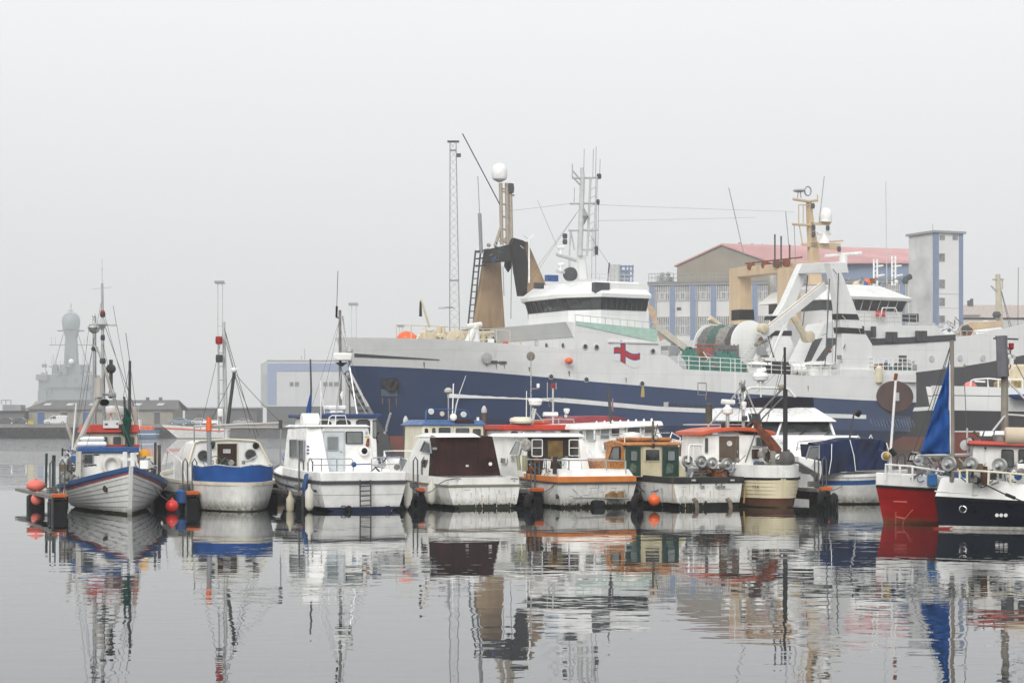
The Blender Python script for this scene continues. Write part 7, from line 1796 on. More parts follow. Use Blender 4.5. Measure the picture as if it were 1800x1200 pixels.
# ---------------- 5b red roofed boat behind
Fd, bb5, hb5 = back_boat('fishing_boat', 'white boat with bright red wheelhouse roof carrying a raft, behind the orange banded boat', 'fishing boat', 952, 878, 20, 7.5, 2.6, 1.0, (white, red))
yv = 2.2; f = face_y(Fd, yv)
def PD(px, py): return Fd.Y(px, py, yv)
xa, xb5 = PD(891, 765)[0], PD(1010, 765)[0]; zr0, zr1 = PD(940, 755.5)[2], PD(940, 746)[2]
cb5 = part('wheelhouse', MB(Fd).frus((xa, xb5, yv, yv + 2.2), .9, (xa, xb5 - .02, yv, yv + 2.1), zr0), white, bb5, bev=.03)
part('roof', MB(Fd).box(xa - .15, xb5 + .05, yv - .15, yv + 2.4, zr0, zr1), red, bb5, bev=.03)
for qd in ((898, 758, 910, 781), (917, 758, 943, 766), (951, 758, 976, 764), (985, 757, 1005, 765)): win(cb5, [p + dirv(Fd, 0, -.01, 0) for p in quad(f, *qd)], rubber, glass, .02, .06)
rail(bb5, [[f(890, 800), f(889, 772), f(897, 771)], [f(897, 745), f(900, 741), f(985, 736), f(1008, 737), f(1013, 760)], [f(922, 745), f(922, 741)], [f(982, 745), f(982, 736)]], .02, alum)
part('life_raft', MB().lathe([(.3, -.06), (.36, 0), (.34, .09), (.2, .13)], f(916, 740), (0, 0, 1), 18, world=True), cream, bb5)
single('lifebuoy', MB().tube([Fd.p(PD(961, 743)[0] + .24 * math.cos(q), yv + .5 + .24 * math.sin(q), zr1 + .06) for q in [2 * pi * k / 18 for k in range(18)]], .05, 8, world=True, closed=True), buoyorange, 'orange lifebuoy lying on the red wheelhouse roof', 'lifebuoy')
tp = MB().tube([f(936, 742), f(937, 716)], .03, 6, world=True).tube([f(927, 746), f(936, 722)], .02, 5, world=True).tube([f(956, 742), f(938, 720)], .02, 5, world=True).tube([f(933, 758), f(941, 718)], .04, 6, world=True)
part('radar_post', tp, alum, bb5)
part('radar', MB().lathe([(.12, -.1), (.19, -.06), (.2, .02), (.22, .04), (.2, .11), (.1, .13)], f(941, 707), (0, 0, 1), 18, world=True), white2, bb5)
mst = part('mast', MB().tube([f(933, 745), f(933.5, 626)], .02, 6, world=True).tube([f(934, 683), f(946, 683), f(946, 678)], .015, 5, world=True), steel, bb5)
part('wind_sensor', MB().lathe([(.12, -.015), (.14, 0), (.12, .015)], f(933, 626), dirv(Fd, 0, -1, 0), 16, world=True), M('sensor grey', (.2, .18, .16), .6), mst)
part('mast_light', MB().tube([f(946, 681), f(946, 674)], .05, 8, world=True), white2, mst)
part('whip_antenna', MB().tube([f(925, 762), f(925.5, 687)], .013, 5, world=True), white2, bb5)
m2_ = part('mast', MB().tube([f(972, 745), f(972, 682)], .03, 6, world=True).tube([f(961, 700), f(985, 700)], .022, 5, world=True).tube([f(962, 700), f(962, 672)], .012, 4, world=True).tube([f(977.5, 684), f(977.5, 672)], .012, 4, world=True), lgrey, bb5)
part('mast_light', MB().lathe([(.06, -.06), (.06, .08)], f(972, 678), (0, 0, 1), 8, world=True), M('red lamp', (.3, .01, .01), .3), m2_)
part('compass_loop', MB().tube([f(969 + 5 * math.cos(q), 709 + 6 * math.sin(q)) for q in [2 * pi * k / 14 for k in range(14)]], .015, 5, world=True, closed=True), oldwood, m2_)
part('radar_box', MB().tube([f(955, 728), f(980, 728)], .07, 6, world=True), white2, bb5)
lo = lamp(bb5, f(994, 731), dirv(Fd, 0, -1, 0), .07); part('vent', MB().lathe([(.05, -.1), (.1, 0), (.09, .06)], f(996, 721), (0, 0, 1), 10, world=True), white2, bb5)

# ---------------- 5c white cruiser with a maroon canopy
Fe, bb6, hb6 = back_boat('cabin_cruiser', 'white cabin cruiser with a dusty maroon canopy, between the red roof and the varnished boat', 'cabin cruiser', 1120, 879, 26, 8.5, 2.9, 1.15, (white2, white2))
yv = 2.0; f = face_y(Fe, yv)
def PE(px, py): return Fe.Y(px, py, yv)
xa, xb6 = PE(1046, 770)[0], PE(1158, 770)[0]; zr0, zr1 = PE(1100, 748)[2], PE(1100, 743)[2]
cb6 = part('cabin', MB(Fe).frus((xa - .1, xb6 + .15, yv - .3, 5.4), 1.1, (xa, xb6 - .02, yv, 4.9), zr0), white2, bb6, bev=.05)
part('roof', MB(Fe).hexa([(xa - .25, yv - .25, zr0 - .12), (xb6 + .05, yv - .25, zr0), (xb6 + .05, 5.3, zr0), (xa - .25, 5.3, zr0 - .12), (xa - .2, yv - .2, zr1 - .05), (xb6, yv - .2, zr1 + .06), (xb6, 5.2, zr1 + .06), (xa - .2, 5.2, zr1 - .05)]), white2, bb6, bev=.04)
for qd in ((1051, 750, 1068, 772), (1070, 750, 1086, 767), (1098, 749, 1122, 765), (1128, 748, 1148, 764)): win(cb6, [p + dirv(Fe, 0, -.12, 0) for p in quad(f, *qd)], white2, glassp if qd[0] < 1068 else glass, .02, .03)
def wall6(px, py): return Fe.wX(px, py, xa - .1)
win(cb6, quad(wall6, 1030, 753, 1046, 773), white2, glassp, .02, .03, out=.04); win(cb6, quad(wall6, 1018, 756, 1027, 771), white2, glassp, .02, .03, out=.04)
win(bb6, [p + dirv(Fe, 0, -.35, 0) for p in quad(f, 1048, 779, 1068, 792)], white2, glassp, .02, .06, out=.1)
rows = []
cyy = yv + 2.8; c0_, c1_, cz_ = Fe.Y(990, 740, cyy)[0], Fe.Y(1121, 740, cyy)[0], Fe.Y(1050, 730, cyy)[2]
for j in range(9):
    t = j / 8; row = []
    for i in range(13):
        u = i / 12; x0, x1 = c0_, c1_
        row.append((x0 + (x1 - x0) * u, cyy + t * 2.4, cz_ - .46 + (.44 + .02 * math.sin(j * 1.3)) * (1 - (2 * u - 1) ** 4) ** .8))
    rows.append(row)
mc = MB(Fe).grid(rows); mc.add([(r_[0], r_[1], r_[2]) for r_ in rows[0]] + [(rows[0][-1][0], cyy, 1.1), (rows[0][0][0], cyy, 1.1)], [tuple(range(15))])
part('canopy', mc, M('dusty maroon', (.26, .055, .065), .7, var=.2, vs=2, dirt=.3), bb6, sharp=60)
part('mast', MB().tube([f(1075, 745), f(1069, 682)], .045, 6, world=True).tube([f(1062, 698), f(1073, 697)], .015, 5, world=True), dgrey, bb6)
part('flag', MB().plate([f(1076, 700), f(1078.5, 700), f(1078, 722), f(1075.5, 722)], .02), M('striped flag', (.3, .2, .25), .8), bb6)
tt = MB(Fe)
for k in range(8): tt.lathe([(.03, 0), (.035, .05), (.01, .09)], (xa + k * .27, yv - .1, zr1 - .03 + k * .012), (0, 0, 1), 8)
part('canopy_button', tt, white2, bb6, kind='stuff')
rail(bb6, [[f(1062, 752), f(1128, 758)], [Fe.p(xa - .2, yv - .3, 1.9), Fe.p(xb6 + .2, yv - .3, 1.95)]], .016, chrome)
rail(bb6, [[f(1176, 775), f(1181, 760), f(1196, 769), f(1193, 785)], [f(1158, 772), f(1194, 776), f(1206, 781), f(1208, 800)], [f(1150, 745), f(1163, 768), f(1168, 776)]], .02, white2)

# ---------------- 6 varnished cabin boat
F6 = stern_frame(1246, 892, 22)
b6 = thing('fishing_boat', 'white boat with a varnished cabin top, dark green doors and four round reels', 'fishing boat', F6.p(0, 3.4, 0))
sh6 = lambda t: .68 + .25 * t ** 1.6
h6 = hullform(F6, 7.0, 2.18, [lambda t: -.35, lambda t: .135, lambda t: sh6(t) * .6, sh6], stern=.93, mid=.33, bp=2.6, rake=.7, trake=-.05, full=.14, bowv=.8, mats=[1, 0, 0])
part('hull', h6, [hullwhite, black], b6)
part('gunwale', sheerband(h6, F6, -.03, .13, .04), M('worn black gunwale', (.03, .035, .033), .6, var=.4, dirt=.4, dcol=(.2, .2, .18)), b6, bev=.02)
part('deck', deckmb(h6, F6, .0), grey, b6)
f0 = face_y(F6, .02)
ru = M('rust streak', (.42, .25, .08), .7, var=.4)
part('rust_streak', MB().plate([f0(1306, 884), f0(1309, 884), f0(1311, 852), f0(1309.5, 852)], .004).plate([f0(1181.5, 884), f0(1182.5, 884), f0(1182.5, 850), f0(1181, 850)], .004), ru, b6)
for px, py in ((1233, 853), (1260, 853), (1269.5, 853)): part('vent', MB().lathe([(.03, -.02), (.055, -.01), (.06, .06), (.04, .09), (.01, .1)], f0(px, py), dirv(F6, 0, -1, 0), 14, world=True), chrome, b6)
for px in (1219, 1278): part('rudder_fitting', MB().tube([f0(px, 877) + dirv(F6, 0, -.05, 0), f0(px, 880) + dirv(F6, 0, -.16, 0), f0(px + 2, 893) + dirv(F6, 0, -.16, 0)], .055, 8, world=True).tube([f0(px - 3, 877), f0(px + 3, 877)], .03, 5, world=True), M('worn fitting', (.2, .16, .13), .7, var=.4), b6)
part('exhaust', MB().lathe([(.02, 0), (.035, .02)], f0(1240, 882), dirv(F6, 0, -1, 0), 10, world=True), black, b6)
for px in (1218, 1286): part('fairlead', MB().plate([p + dirv(F6, 0, -.06, 0) for p in quad(f0, px - 3.5, 842, px + 3.5, 845)], .03), lgrey, b6)
yc6 = 1.7; f = face_y(F6, yc6)
def P6(px, py): return F6.Y(px, py, yc6)
outl = [(1097, 838), (1097, 792), (1101, 784), (1112, 780), (1188, 780.5), (1193, 784), (1194, 808), (1200, 822), (1211, 832), (1213, 838)]
pz = [(P6(x, y)[0], max(.6, P6(x, y)[2])) for x, y in outl]
crm = M('cream panel', (.60, .54, .36), .5, var=.15, dirt=.4)
ca6 = part('cabin', MB(F6).prismy(pz, yc6, yc6 + 1.05), crm, b6, bev=.015)
zt6 = P6(1140, 781)[2]; xl6, xr6 = P6(1093, 790)[0], P6(1196, 790)[0]
part('roof', MB(F6).prismx([(yc6 - .12, zt6 - .02), (yc6 + 1.2, zt6 - .02), (yc6 + 1.15, zt6 + .07), (yc6 + .6, zt6 + .13), (yc6 - .05, zt6 + .06)], xl6 - .02, xr6), wood, b6, bev=.03)
part('roof_beam', MB(F6).box(xl6 + .05, xr6 - .2, yc6 + .1, yc6 + .5, zt6 + .09, zt6 + .19), wood, b6, bev=.03)
part('cabin_side', MB(F6).frus((xl6 - .05, xl6 + .05, yc6 - .02, yc6 + 1.1), .7, (xl6 - .02, xl6 + .08, yc6 - .02, yc6 + .95), zt6), wood, b6, bev=.01)
part('fore_cabin', MB(F6).frus((xl6 - .05, xr6, yc6 + 1.0, 5.4), .7, (xl6 + .05, xr6 - .2, yc6 + 1.0, 4.6), zt6 - .40), wood, b6, bev=.05)
def wall6b(px, py): return F6.wX(px, py, xl6 - .07)
win(b6, [wall6b(1071, 807), wall6b(1090, 807), wall6b(1090, 784), wall6b(1078, 785)], brown, glassp, .02, .03, out=.03)
for qd, wq in (((1099, 785, 1126, 836), (1107, 791, 1120, 810)), ((1164, 785, 1193, 837), (1172, 791, 1186, 810))):
    x0, y0, x1, y1 = qd
    d = part('door', MB().plate([p + dirv(F6, 0, -.02, 0) for p in quad(f, *qd)], .04), dgreen, b6, bev=.01)
    win(d, [p + dirv(F6, 0, -.03, 0) for p in quad(f, *wq)], dgreen, glassp, .02, .05)
    part('worn_patch', MB().plate([p + dirv(F6, 0, -.025, 0) for p in (f(x0 + 6, 832), f(x0 + 18, 830), f(x0 + 19, 818), f(x0 + 12, 813), f(x0 + 7, 818))], .003), M('worn green', (.10, .14, .11), .7, var=.6, vs=12), d)
part('centre_panel', MB().plate([p + dirv(F6, 0, -.03, 0) for p in quad(f, 1129, 785, 1162, 838)], .03), crm, b6, bev=.01)
win(ca6, [p + dirv(F6, 0, -.045, 0) for p in quad(f, 1132, 789, 1159, 810)], cream, glass, .02, .02)
part('half_blind', MB().plate([p + dirv(F6, 0, -.04, 0) for p in quad(f, 1133.5, 790.5, 1157.5, 798)], .003), lgrey, ca6)
part('cabin_lamp', MB().lathe([(.03, -.06), (.05, 0), (.04, .06)], f(1146, 783) + dirv(F6, 0, -.08, 0), (0, 0, 1), 8, world=True), brown, b6)
part('radar', MB().lathe([(.24, -.09), (.26, -.07), (.26, 0), (.25, .04), (.05, .075)], f(1128, 764) + dirv(F6, 0, .6, 0), (0, 0, 1), 24, world=True), white2, b6)
part('post', MB().tube([f(1147, 785), f(1148, 740)], .03, 6, world=True).tube([f(1131, 753), f(1166, 752)], .018, 5, world=True).tube([f(1150, 772), f(1156, 745)], .015, 5, world=True), oldwood, b6)
lamp(b6, f(1150, 768) + dirv(F6, 0, -.1, 0), dirv(F6, 0, -1, -.2), .07)
rail(b6, [[f(1098, 778), f(1098, 768), f(1115, 766)], [f(1181, 780), f(1182, 772), f(1204, 776), f(1207, 800)]], .016, white2)
reelm = M('reel silver', (.40, .40, .39), .35, .6, var=.25, dirt=.4)
for px, py in ((1219, 811), (1243, 811), (1262.5, 814), (1288.6, 815.5)): reel(b6, f0(px, py) + dirv(F6, 0, .35, 0), dirv(F6, .1, -1, .05), .16, reelm)
part('brown_box', MB(F6).box(F6.Y(1228, 830, .9)[0], F6.Y(1292, 830, .9)[0], .8, 1.2, .75, F6.Y(1250, 823, .9)[2]), brown, b6, bev=.02)
part('engine_box', MB(F6).box(F6.Y(1214, 830, 1)[0], F6.Y(1232, 830, 1)[0], .9, 1.3, .75, F6.Y(1250, 822, .9)[2]), grey, b6, bev=.02)
clutter(F6, b6, 0, .95, .4, 1.2, .75, 8, 11, .28, [rust, dgrey, oldwood, blue, grey])
part('white_frame', MB().tube([f0(1210, 812), f0(1211, 785), f0(1213, 781.5), f0(1234, 782), f0(1236, 800)], .03, 6, world=True).tube([f0(1219, 812), f0(1219, 782)], .02, 5, world=True).tube([f0(1227, 782), f0(1232, 800)], .02, 5, world=True), white2, b6)

# ---------------- 7 cream clinker boat with an orange-red wheelhouse roof
F7 = stern_frame(1376, 892, 14)
b7 = thing('fishing_boat', 'cream clinker boat with brown bottom and an orange red wheelhouse roof', 'fishing boat', F7.p(0, 3.8, 0))
sh7 = lambda t: .76 + .12 * t * t
crh = M('cream clinker', (.66, .59, .40), .42, var=.08, dirt=.4, dcol=(.3, .2, .1))
b7l = [lambda t: -.4, lambda t: .03, lambda t: .25] + [(lambda k: (lambda t: .25 + (sh7(t) - .25) * k / 5))(k) for k in range(1, 6)]
h7 = hullform(F7, 8.0, 2.6, b7l, stern=.03, mid=.5, bp=2.6, spow=.45, rake=.4, trake=.05, full=.18, bowv=.34, mats=[1, 1, 0, 0, 0, 0, 0], nst=40, lap=.022, lapmat=2)
part('hull', h7, [crh, M('brown antifoul', (.10, .03, .022), .7, var=.3, wl=.7), M('seam brown', (.10, .07, .04), .9)], b7, sharp=25)
part('rubbing_strake', sheerband(h7, F7, -.03, .03, .035, transom=False), black, b7)
part('bulwark', sheerband(h7, F7, .03, .36, -.01, transom=False), white, b7, sharp=60)
part('deck', deckmb(h7, F7, .2), white, b7)
part('exhaust', MB().lathe([(.06, -.06), (.075, 0), (.06, .03)], F7.wY(1380, 867, .08), dirv(F7, 0, -1, 0), 14, world=True), oldwood, b7)
yc7 = 2.9; f = face_y(F7, yc7)
def P7(px, py): return F7.Y(px, py, yc7)
xa, xb7 = P7(1236, 790)[0], P7(1356, 790)[0]; z0, z1, z2 = .8, P7(1300, 764)[2], P7(1300, 755)[2]
ca7 = part('wheelhouse', MB(F7).frus((xa, xb7, yc7, yc7 + 2.0), z0, (xa + .03, xb7 - .03, yc7, yc7 + 1.9), z1), white, b7, bev=.03)
rows = []
rf7 = MB(F7); nn = 9
top = [(xa - .1 + (xb7 - xa + .15) * i / nn, z1 + .13 * (1 - (2 * i / nn - 1) ** 2) - .02) for i in range(nn + 1)]
rf7.prismy([(x, z) for x, z in top] + [(x, z + .11) for x, z in top[::-1]], yc7 - .15, yc7 + 2.1)
part('roof', rf7, orangered, b7, bev=.02)
d7 = part('door', MB().plate([p + dirv(F7, 0, -.02, 0) for p in quad(f, 1264, 766, 1299, 812)], .04), M('grey brown door', (.10, .075, .055), .6, var=.25), b7, bev=.01)
win(d7, [f(1281.5 + 4.5 * math.cos(q), 779 + 4.5 * math.sin(q)) + dirv(F7, 0, -.03, 0) for q in [2 * pi * k / 14 for k in range(14)]], white, lgrey, .01, 0)
part('handle', MB().tube([f(1295, 791) + dirv(F7, 0, -.05, 0), f(1295, 797) + dirv(F7, 0, -.05, 0)], .014, 5, world=True), chrome, d7)
win(ca7, [p + dirv(F7, 0, -.02, 0) for p in quad(f, 1328, 768, 1348, 785)], grey, glass, .02, .02)
win(ca7, [p + dirv(F7, 0, -.02, 0) for p in quad(f, 1238.5, 769, 1244, 796)], grey, glass, .02, .02)
part('brown_box', MB().plate([p + dirv(F7, 0, -.2, 0) for p in quad(f, 1320, 789, 1330, 806)], .15), brown, b7, bev=.01)
part('tap', MB().tube([f(1318, 785) + dirv(F7, 0, -.2, 0), f(1332, 785) + dirv(F7, 0, -.2, 0)], .03, 6, world=True), steel, b7)
part('winch_wheel', MB().tube([f(1345 + 10 * math.cos(q), 800 + 12 * math.sin(q)) + dirv(F7, 0, -.3, 0) for q in [2 * pi * k / 18 for k in range(18)]], .015, 5, world=True, closed=True), black, b7)
part('winch', MB().lathe([(.1, -.2), (.2, -.18), (.1, -.1), (.1, .1), (.2, .18), (.1, .2)], f(1350, 800) + dirv(F7, 0, -.4, 0), dirv(F7, 1, 0, 0), 14, world=True), brown, b7)
part('hauler', MB().lathe([(.15, -.2), (.24, -.15), (.2, .1), (.1, .2)], F7.wY(1383, 806, 1.5), dirv(F7, .3, -1, .3), 14, world=True).tube([F7.wY(1375, 818, 1.5), F7.wY(1378, 800, 1.5), F7.wY(1392, 803, 1.5), F7.wY(1394, 815, 1.5)], .03, 6, world=True), M('dark machine', (.09, .085, .08), .6, var=.4, dirt=.4), b7)
part('foredeck_box', MB(F7).box(-.9, .9, 1.2, 2.4, .9, 1.08), white, b7, bev=.05)
cr7 = M('rusty crane', (.16, .055, .03), .8, var=.4, vs=6)
crane = MB(); yk = 1.9
g_ = lambda px, py: F7.wY(px, py, yk)
crane.tube([g_(1326, 738), g_(1334, 752), g_(1345, 766)], .07, 8, r2=.11, world=True).tube([g_(1342, 762), g_(1355, 778), g_(1366, 794)], .12, 8, r2=.15, world=True)
part('crane_arm', crane, cr7, b7, bev=.0)
part('crane_base', MB().tube([g_(1362, 820), g_(1362, 792)], .13, 10, world=True), M('mossy steel', (.22, .22, .19), .7, var=.3), b7)
hs = MB()
for k in range(6): hs.tube([g_(1319 + k * 2.2, 742), g_(1316 + k * 3, 726 + k % 2 * 2), g_(1324 + k * 2.2, 728), g_(1326 + k * 2.4, 752 - k % 3 * 3)], .022, 5, world=True)
part('hydraulic_hoses', hs, dgrey, b7)
part('mast', MB().tube([f(1361.5, 798) + dirv(F7, 0, -.8, 0), f(1361.5, 685) + dirv(F7, 0, -.8, 0)], .065, 6, world=True).tube([f(1361, 690) + dirv(F7, 0, -.8, 0), f(1360.5, 612) + dirv(F7, 0, -.8, 0)], .035, 6, world=True), M('black mast', (.035, .036, .034), .6, var=.4), b7)
part('mast_stay', MB().tube([f(1358, 682) + dirv(F7, 0, -.8, 0), f(1314, 748)], .03, 6, world=True).tube([f(1356, 700) + dirv(F7, 0, -.8, 0), f(1340, 735), f(1333, 752)], .025, 6, world=True).tube([f(1335, 740), f(1310, 812)], .022, 6, world=True), M('stay grey', (.20, .20, .19), .6), b7)
tm = part('tripod_mast', MB().tube([f(1307, 755), f(1305.5, 700), f(1304, 668)], .05, 6, r2=.035, world=True).tube([f(1304, 676), f(1282, 707), f(1244, 750)], .022, 6, world=True).tube([f(1308, 676), f(1322, 710), f(1338, 748)], .022, 6, world=True).tube([f(1297, 690), f(1305, 722)], .025, 5, world=True), alum, b7)
for py, r in ((672, .07), (684, .06), (710, .08), (716, .06), (735, .09)): part('mast_light', MB().lathe([(r * .8, -.06), (r, 0), (r * .8, .07)], f(1304.5 + (py - 672) * .04, py) + dirv(F7, 0, -.08, 0), (0, 0, 1), 10, world=True), random.choice([dgrey, alum, white2]), tm)
lm = MB()
for k in range(6): lm.tube([f(1295 + k * 1.6, 692 + k * 8), f(1303 + k * .5, 690 + k * 8)], .012, 4, world=True)
part('mast_step', lm, white2, tm)
part('whip_antenna', MB().tube([f(1292, 700), f(1292, 630)], .012, 4, world=True), white2, b7)
rp = part('radar_post', MB().tube([f(1279, 756), f(1279, 726)], .065, 8, r2=.05, world=True), alum, b7)
part('radar', MB().lathe([(.1, -.16), (.15, -.12), (.16, .0), (.07, .06), (.06, .12)], f(1279, 718), (0, 0, 1), 14, world=True).tube([f(1268.5, 705.5), f(1291, 707)], .07, 6, world=True), white, rp)
rail(b7, [[F7.p(xa - .1 + .9 * math.cos(q) + .7, yc7 + .8 + .6 * math.sin(q), z2 + .14) for q in [2 * pi * k / 14 for k in range(15)]]], .018, lgrey, 'roof_rail')
part('stern_light', MB().tube([f(1271, 756), f(1271, 744)], .06, 8, world=True), brown, b7)
stays(b7, [(F7.wY(1405, 824, .6), F7.wY(1300, 845, 1.0)), (f(1361, 640) + dirv(F7, 0, -.8, 0), f(1345, 745)), (f(1361, 615) + dirv(F7, 0, -.8, 0), f(1348, 742))])

# ---------------- 8 white motor yacht, bow towards us
Fg = Fr(at(1410, 750, 66) - Vector((0, 0, CAMZ)), R(10))
b8 = thing('motor_yacht', 'large white motor yacht with a black flybridge cover and raked windscreen', 'motor yacht', Fg.p(0, 2, 0))
def G8(px, py, y): return Fg.Y(px, py, y)
hy = MB(Fg)
rows = []
for k in range(13):
    t = k / 12; w_ = 1.75 * (1 - (1 - min(1, t * 1.5 + .02)) ** 2.2) ** .8; y = -5 + 11 * t; zs_ = 1.55 - .3 * t
    rows.append([(-w_ * .75, y + .6, -.3), (-w_ * .85, y + .4, .3), (-w_, y, zs_), (w_, y, zs_), (w_ * .85, y + .4, .3), (w_ * .75, y + .6, -.3)])
hy.grid(rows)
part('hull', hy, [white2], b8, sharp=45)
part('foredeck', MB(Fg).frus((-1.5, 1.5, -3.6, 1.4), 1.1, (-1.25, 1.3, -2.0, .6), G8(1420, 764, 0)[2] - .02), white2, b8, bev=.12)
yk = .3
zA, zB, zC = G8(1410, 767, yk)[2], G8(1410, 741, yk + 1.2)[2], G8(1400, 716, yk + 2.0)[2]
xl, xr8 = G8(1300, 766, yk)[0], G8(1482, 766, yk)[0]
part('saloon', MB(Fg).frus((xl + .1, xr8 - .1, yk, 5.5), zA - .4, (xl + .2, xr8 - .25, yk + .1, 5.5), zA + .02), white2, b8, bev=.04)
tl8, tr8 = G8(1330, 741, yk + 1.2)[0], G8(1458, 741, yk + 1.2)[0]
ws = part('windscreen', MB(Fg).hexa([(xl + .25, yk + .05, zA), (xr8 - .28, yk + .05, zA), (xr8 - .2, 5.2, zA), (xl + .2, 5.2, zA), (tl8, yk + 1.2, zB), (tr8, yk + 1.2, zB), (tr8, 5.2, zB), (tl8, 5.2, zB)]), glass, b8)
pm = MB(Fg)
for u in (0.0, .34, 1.0):
    a = (xl + .25 + (xr8 - xl - .53) * u, yk + .03, zA); b = (tl8 + (tr8 - tl8) * u, yk + 1.18, zB); pm.tube([a, b], .045, 5)
pm.tube([(xl + .2, yk, zA), (xr8 - .25, yk, zA)], .05, 6)
part('windscreen_pillar', pm, white2, ws)
wp = MB()
for px0, px1 in ((1405, 1416), (1452, 1459)): wp.tube([Fg.wY(px0, 764, yk), Fg.wY(px1, 755, yk + .35)], .02, 5, world=True).tube([Fg.wY(px0 + 2, 765, yk), Fg.wY(px1 + 2, 757, yk + .3)], .014, 5, world=True).tube([Fg.wY(px1, 755, yk + .3), Fg.wY(px1 - 16, 753, yk + .35)], .014, 4, world=True)
part('wiper', wp, black, ws)
fb = MB(Fg)
cl8, cr8 = G8(1308, 714, yk + 2.2)[0], G8(1432, 714, yk + 2.2)[0]
fb.hexa([(tl8 - .45, yk + .75, zB), (tr8 + .18, yk + .75, zB), (tr8 + .1, 5.6, zB), (tl8 - .5, 5.6, zB), (cl8 + .1, yk + 2.1, zC), (cr8, yk + 2.1, zC), (cr8, 5.4, zC), (cl8 - .3, 5.4, zC)])
part('flybridge', fb, white2, b8, bev=.07)
fc = MB(Fg); z0, z1 = zC - .04, G8(1400, 698, yk + 2.3)[2]
NN = 14
rw = []
for i in range(NN + 1):
    u = i / NN; x = cl8 - .15 + (cr8 - cl8 + .17) * u; y = yk + 2.0 + .35 * (2 * u - 1) ** 2 + .03 * math.sin(i * 2.1)
    rw.append([(x, y, z0 + .02 * math.sin(i * 3)), (x, y + .03, (z0 + z1) / 2), (x, y + .1, z1 - .12 * max(0, 1 - u * 3.5)), (x, 5.2, z1 - .12 - .1 * max(0, 1 - u * 3.5))])
fc.grid(rw); fc.add([(cr8 + .02, yk + 2.35, z0), (cr8 + .02, 5.2, z0), (cr8 + .02, 5.2, z1 - .12), (cr8 + .02, yk + 2.45, z1)], [(0, 1, 2, 3)])
part('flybridge_cover', fc, blackcan, b8, sharp=50)
ya8 = 4.6
def A8(px, py): return Fg.wY(px, py, ya8)
part('radar_arch', MB().tube([A8(1303, 715), A8(1313, 684), A8(1320, 681), A8(1380, 682), A8(1386, 684), A8(1405, 707)], .045, 6, world=True).tube([A8(1337, 682), A8(1338, 707)], .03, 5, world=True), white2, b8)
part('radome', MB().lathe([(.1, -.2), (.26, -.16), (.29, -.02), (.22, .1), (.1, .12)], A8(1337, 660), (0, 0, 1), 16, world=True).tube([A8(1330, 653), A8(1346, 649)], .08, 6, world=True).tube([A8(1333, 680), A8(1333, 664)], .05, 6, world=True).tube([A8(1341, 680), A8(1341, 664)], .05, 6, world=True), white2, b8)
part('arch_lamp', MB().tube([A8(1368, 681), A8(1379, 680)], .1, 8, world=True), M('tan lamp', (.3, .26, .2), .6), b8)
part('whip_antenna', MB().tube([A8(1379, 680), A8(1378, 645)], .02, 5, world=True).tube([A8(1378, 645), A8(1378, 637)], .05, 6, world=True), dgrey, b8)
rail(b8, [[Fg.wY(1372, 778, -2), Fg.wY(1382, 776, -2.4), Fg.wY(1388, 800, -2.6)], [Fg.wY(1370, 778, -1.5), Fg.wY(1430, 774, -3), Fg.wY(1470, 774, -1.5)], [Fg.wY(1400, 793, -3), Fg.wY(1403, 776, -3)], [Fg.wY(1455, 796, -2.5), Fg.wY(1452, 775, -2.4)]], .022, chrome)
part('deck_hatch', MB(Fg).box(.4, 1.1, -1.6, -1.0, G8(1450, 769, -1.2)[2], G8(1450, 767, -1.2)[2] + .05), grey, b8, bev=.02)

# ---------------- 9 boat under a blue tarpaulin
F9 = Fr(at(1444, 750, 55.5) - Vector((0, 0, CAMZ)), R(-82))     # bow to the right
b9 = thing('covered_boat', 'white boat with blue stripe under a dark blue tarpaulin', 'boat', F9.p(0, 1.5, 0))
sh9 = lambda t: .78 + .12 * t * t
h9 = hullform(F9, 2.35, 2.1, [lambda t: -.3, lambda t: .04, lambda t: sh9(t) - .26, lambda t: sh9(t) - .13, sh9], stern=.5, mid=.4, bp=2.4, rake=.15, full=.3, bowv=.6, mats=[1, 0, 2, 0])
part('hull', h9, [hullwhite, dgrey, blue], b9, sharp=60)
part('gunwale', sheerband(h9, F9, -.04, .04, .03), white2, b9)
yk9 = -.98
def T9(px, py): return Fr(at(1444, 750, 55.5) - Vector((0, 0, CAMZ)), R(6)).wY(px, py, yk9)
FT = Fr(at(1444, 750, 55.5) - Vector((0, 0, CAMZ)), R(6))
tp9 = MB(FT)
edge_t = [(1438, 781), (1460, 779), (1489, 772.5), (1520, 772), (1548, 772.5), (1556, 776), (1561, 777)]
edge_b = [(1443, 834), (1460, 833), (1482, 829), (1505, 827), (1530, 826), (1552, 825), (1560, 822)]
rows = []
rt = random.Random(9)
for j in range(9):
    v = j / 8; row = []
    for i in range(25):
        u = i / 24 * (len(edge_t) - 1); k = min(len(edge_t) - 2, int(u)); w_ = u - k
        tx, ty = (edge_t[k][n] + (edge_t[k + 1][n] - edge_t[k][n]) * w_ for n in (0, 1)); bx_, by_ = (edge_b[k][n] + (edge_b[k + 1][n] - edge_b[k][n]) * w_ for n in (0, 1))
        p = FT.Y(tx + (bx_ - tx) * (1 - v), ty + (by_ - ty) * (1 - v), yk9)
        row.append((p[0], yk9 + .18 * v + .06 * math.sin(i * 1.1 + v * 2.5 + .8 * math.sin(i * .7)) * (.4 + v) * (1.2 - v) + .03 * math.sin(i * 2.3 - v * 7) + rt.uniform(-.015, .015), p[2]))
    rows.append(row)
rows.append([(r_[0] * .98 + .03, .2, r_[2] + .05) for r_ in rows[-1]]); rows.append([(r_[0] * .98 + .03, 1.0, r_[2] - .25) for r_ in rows[-2]])
tp9.grid(rows)
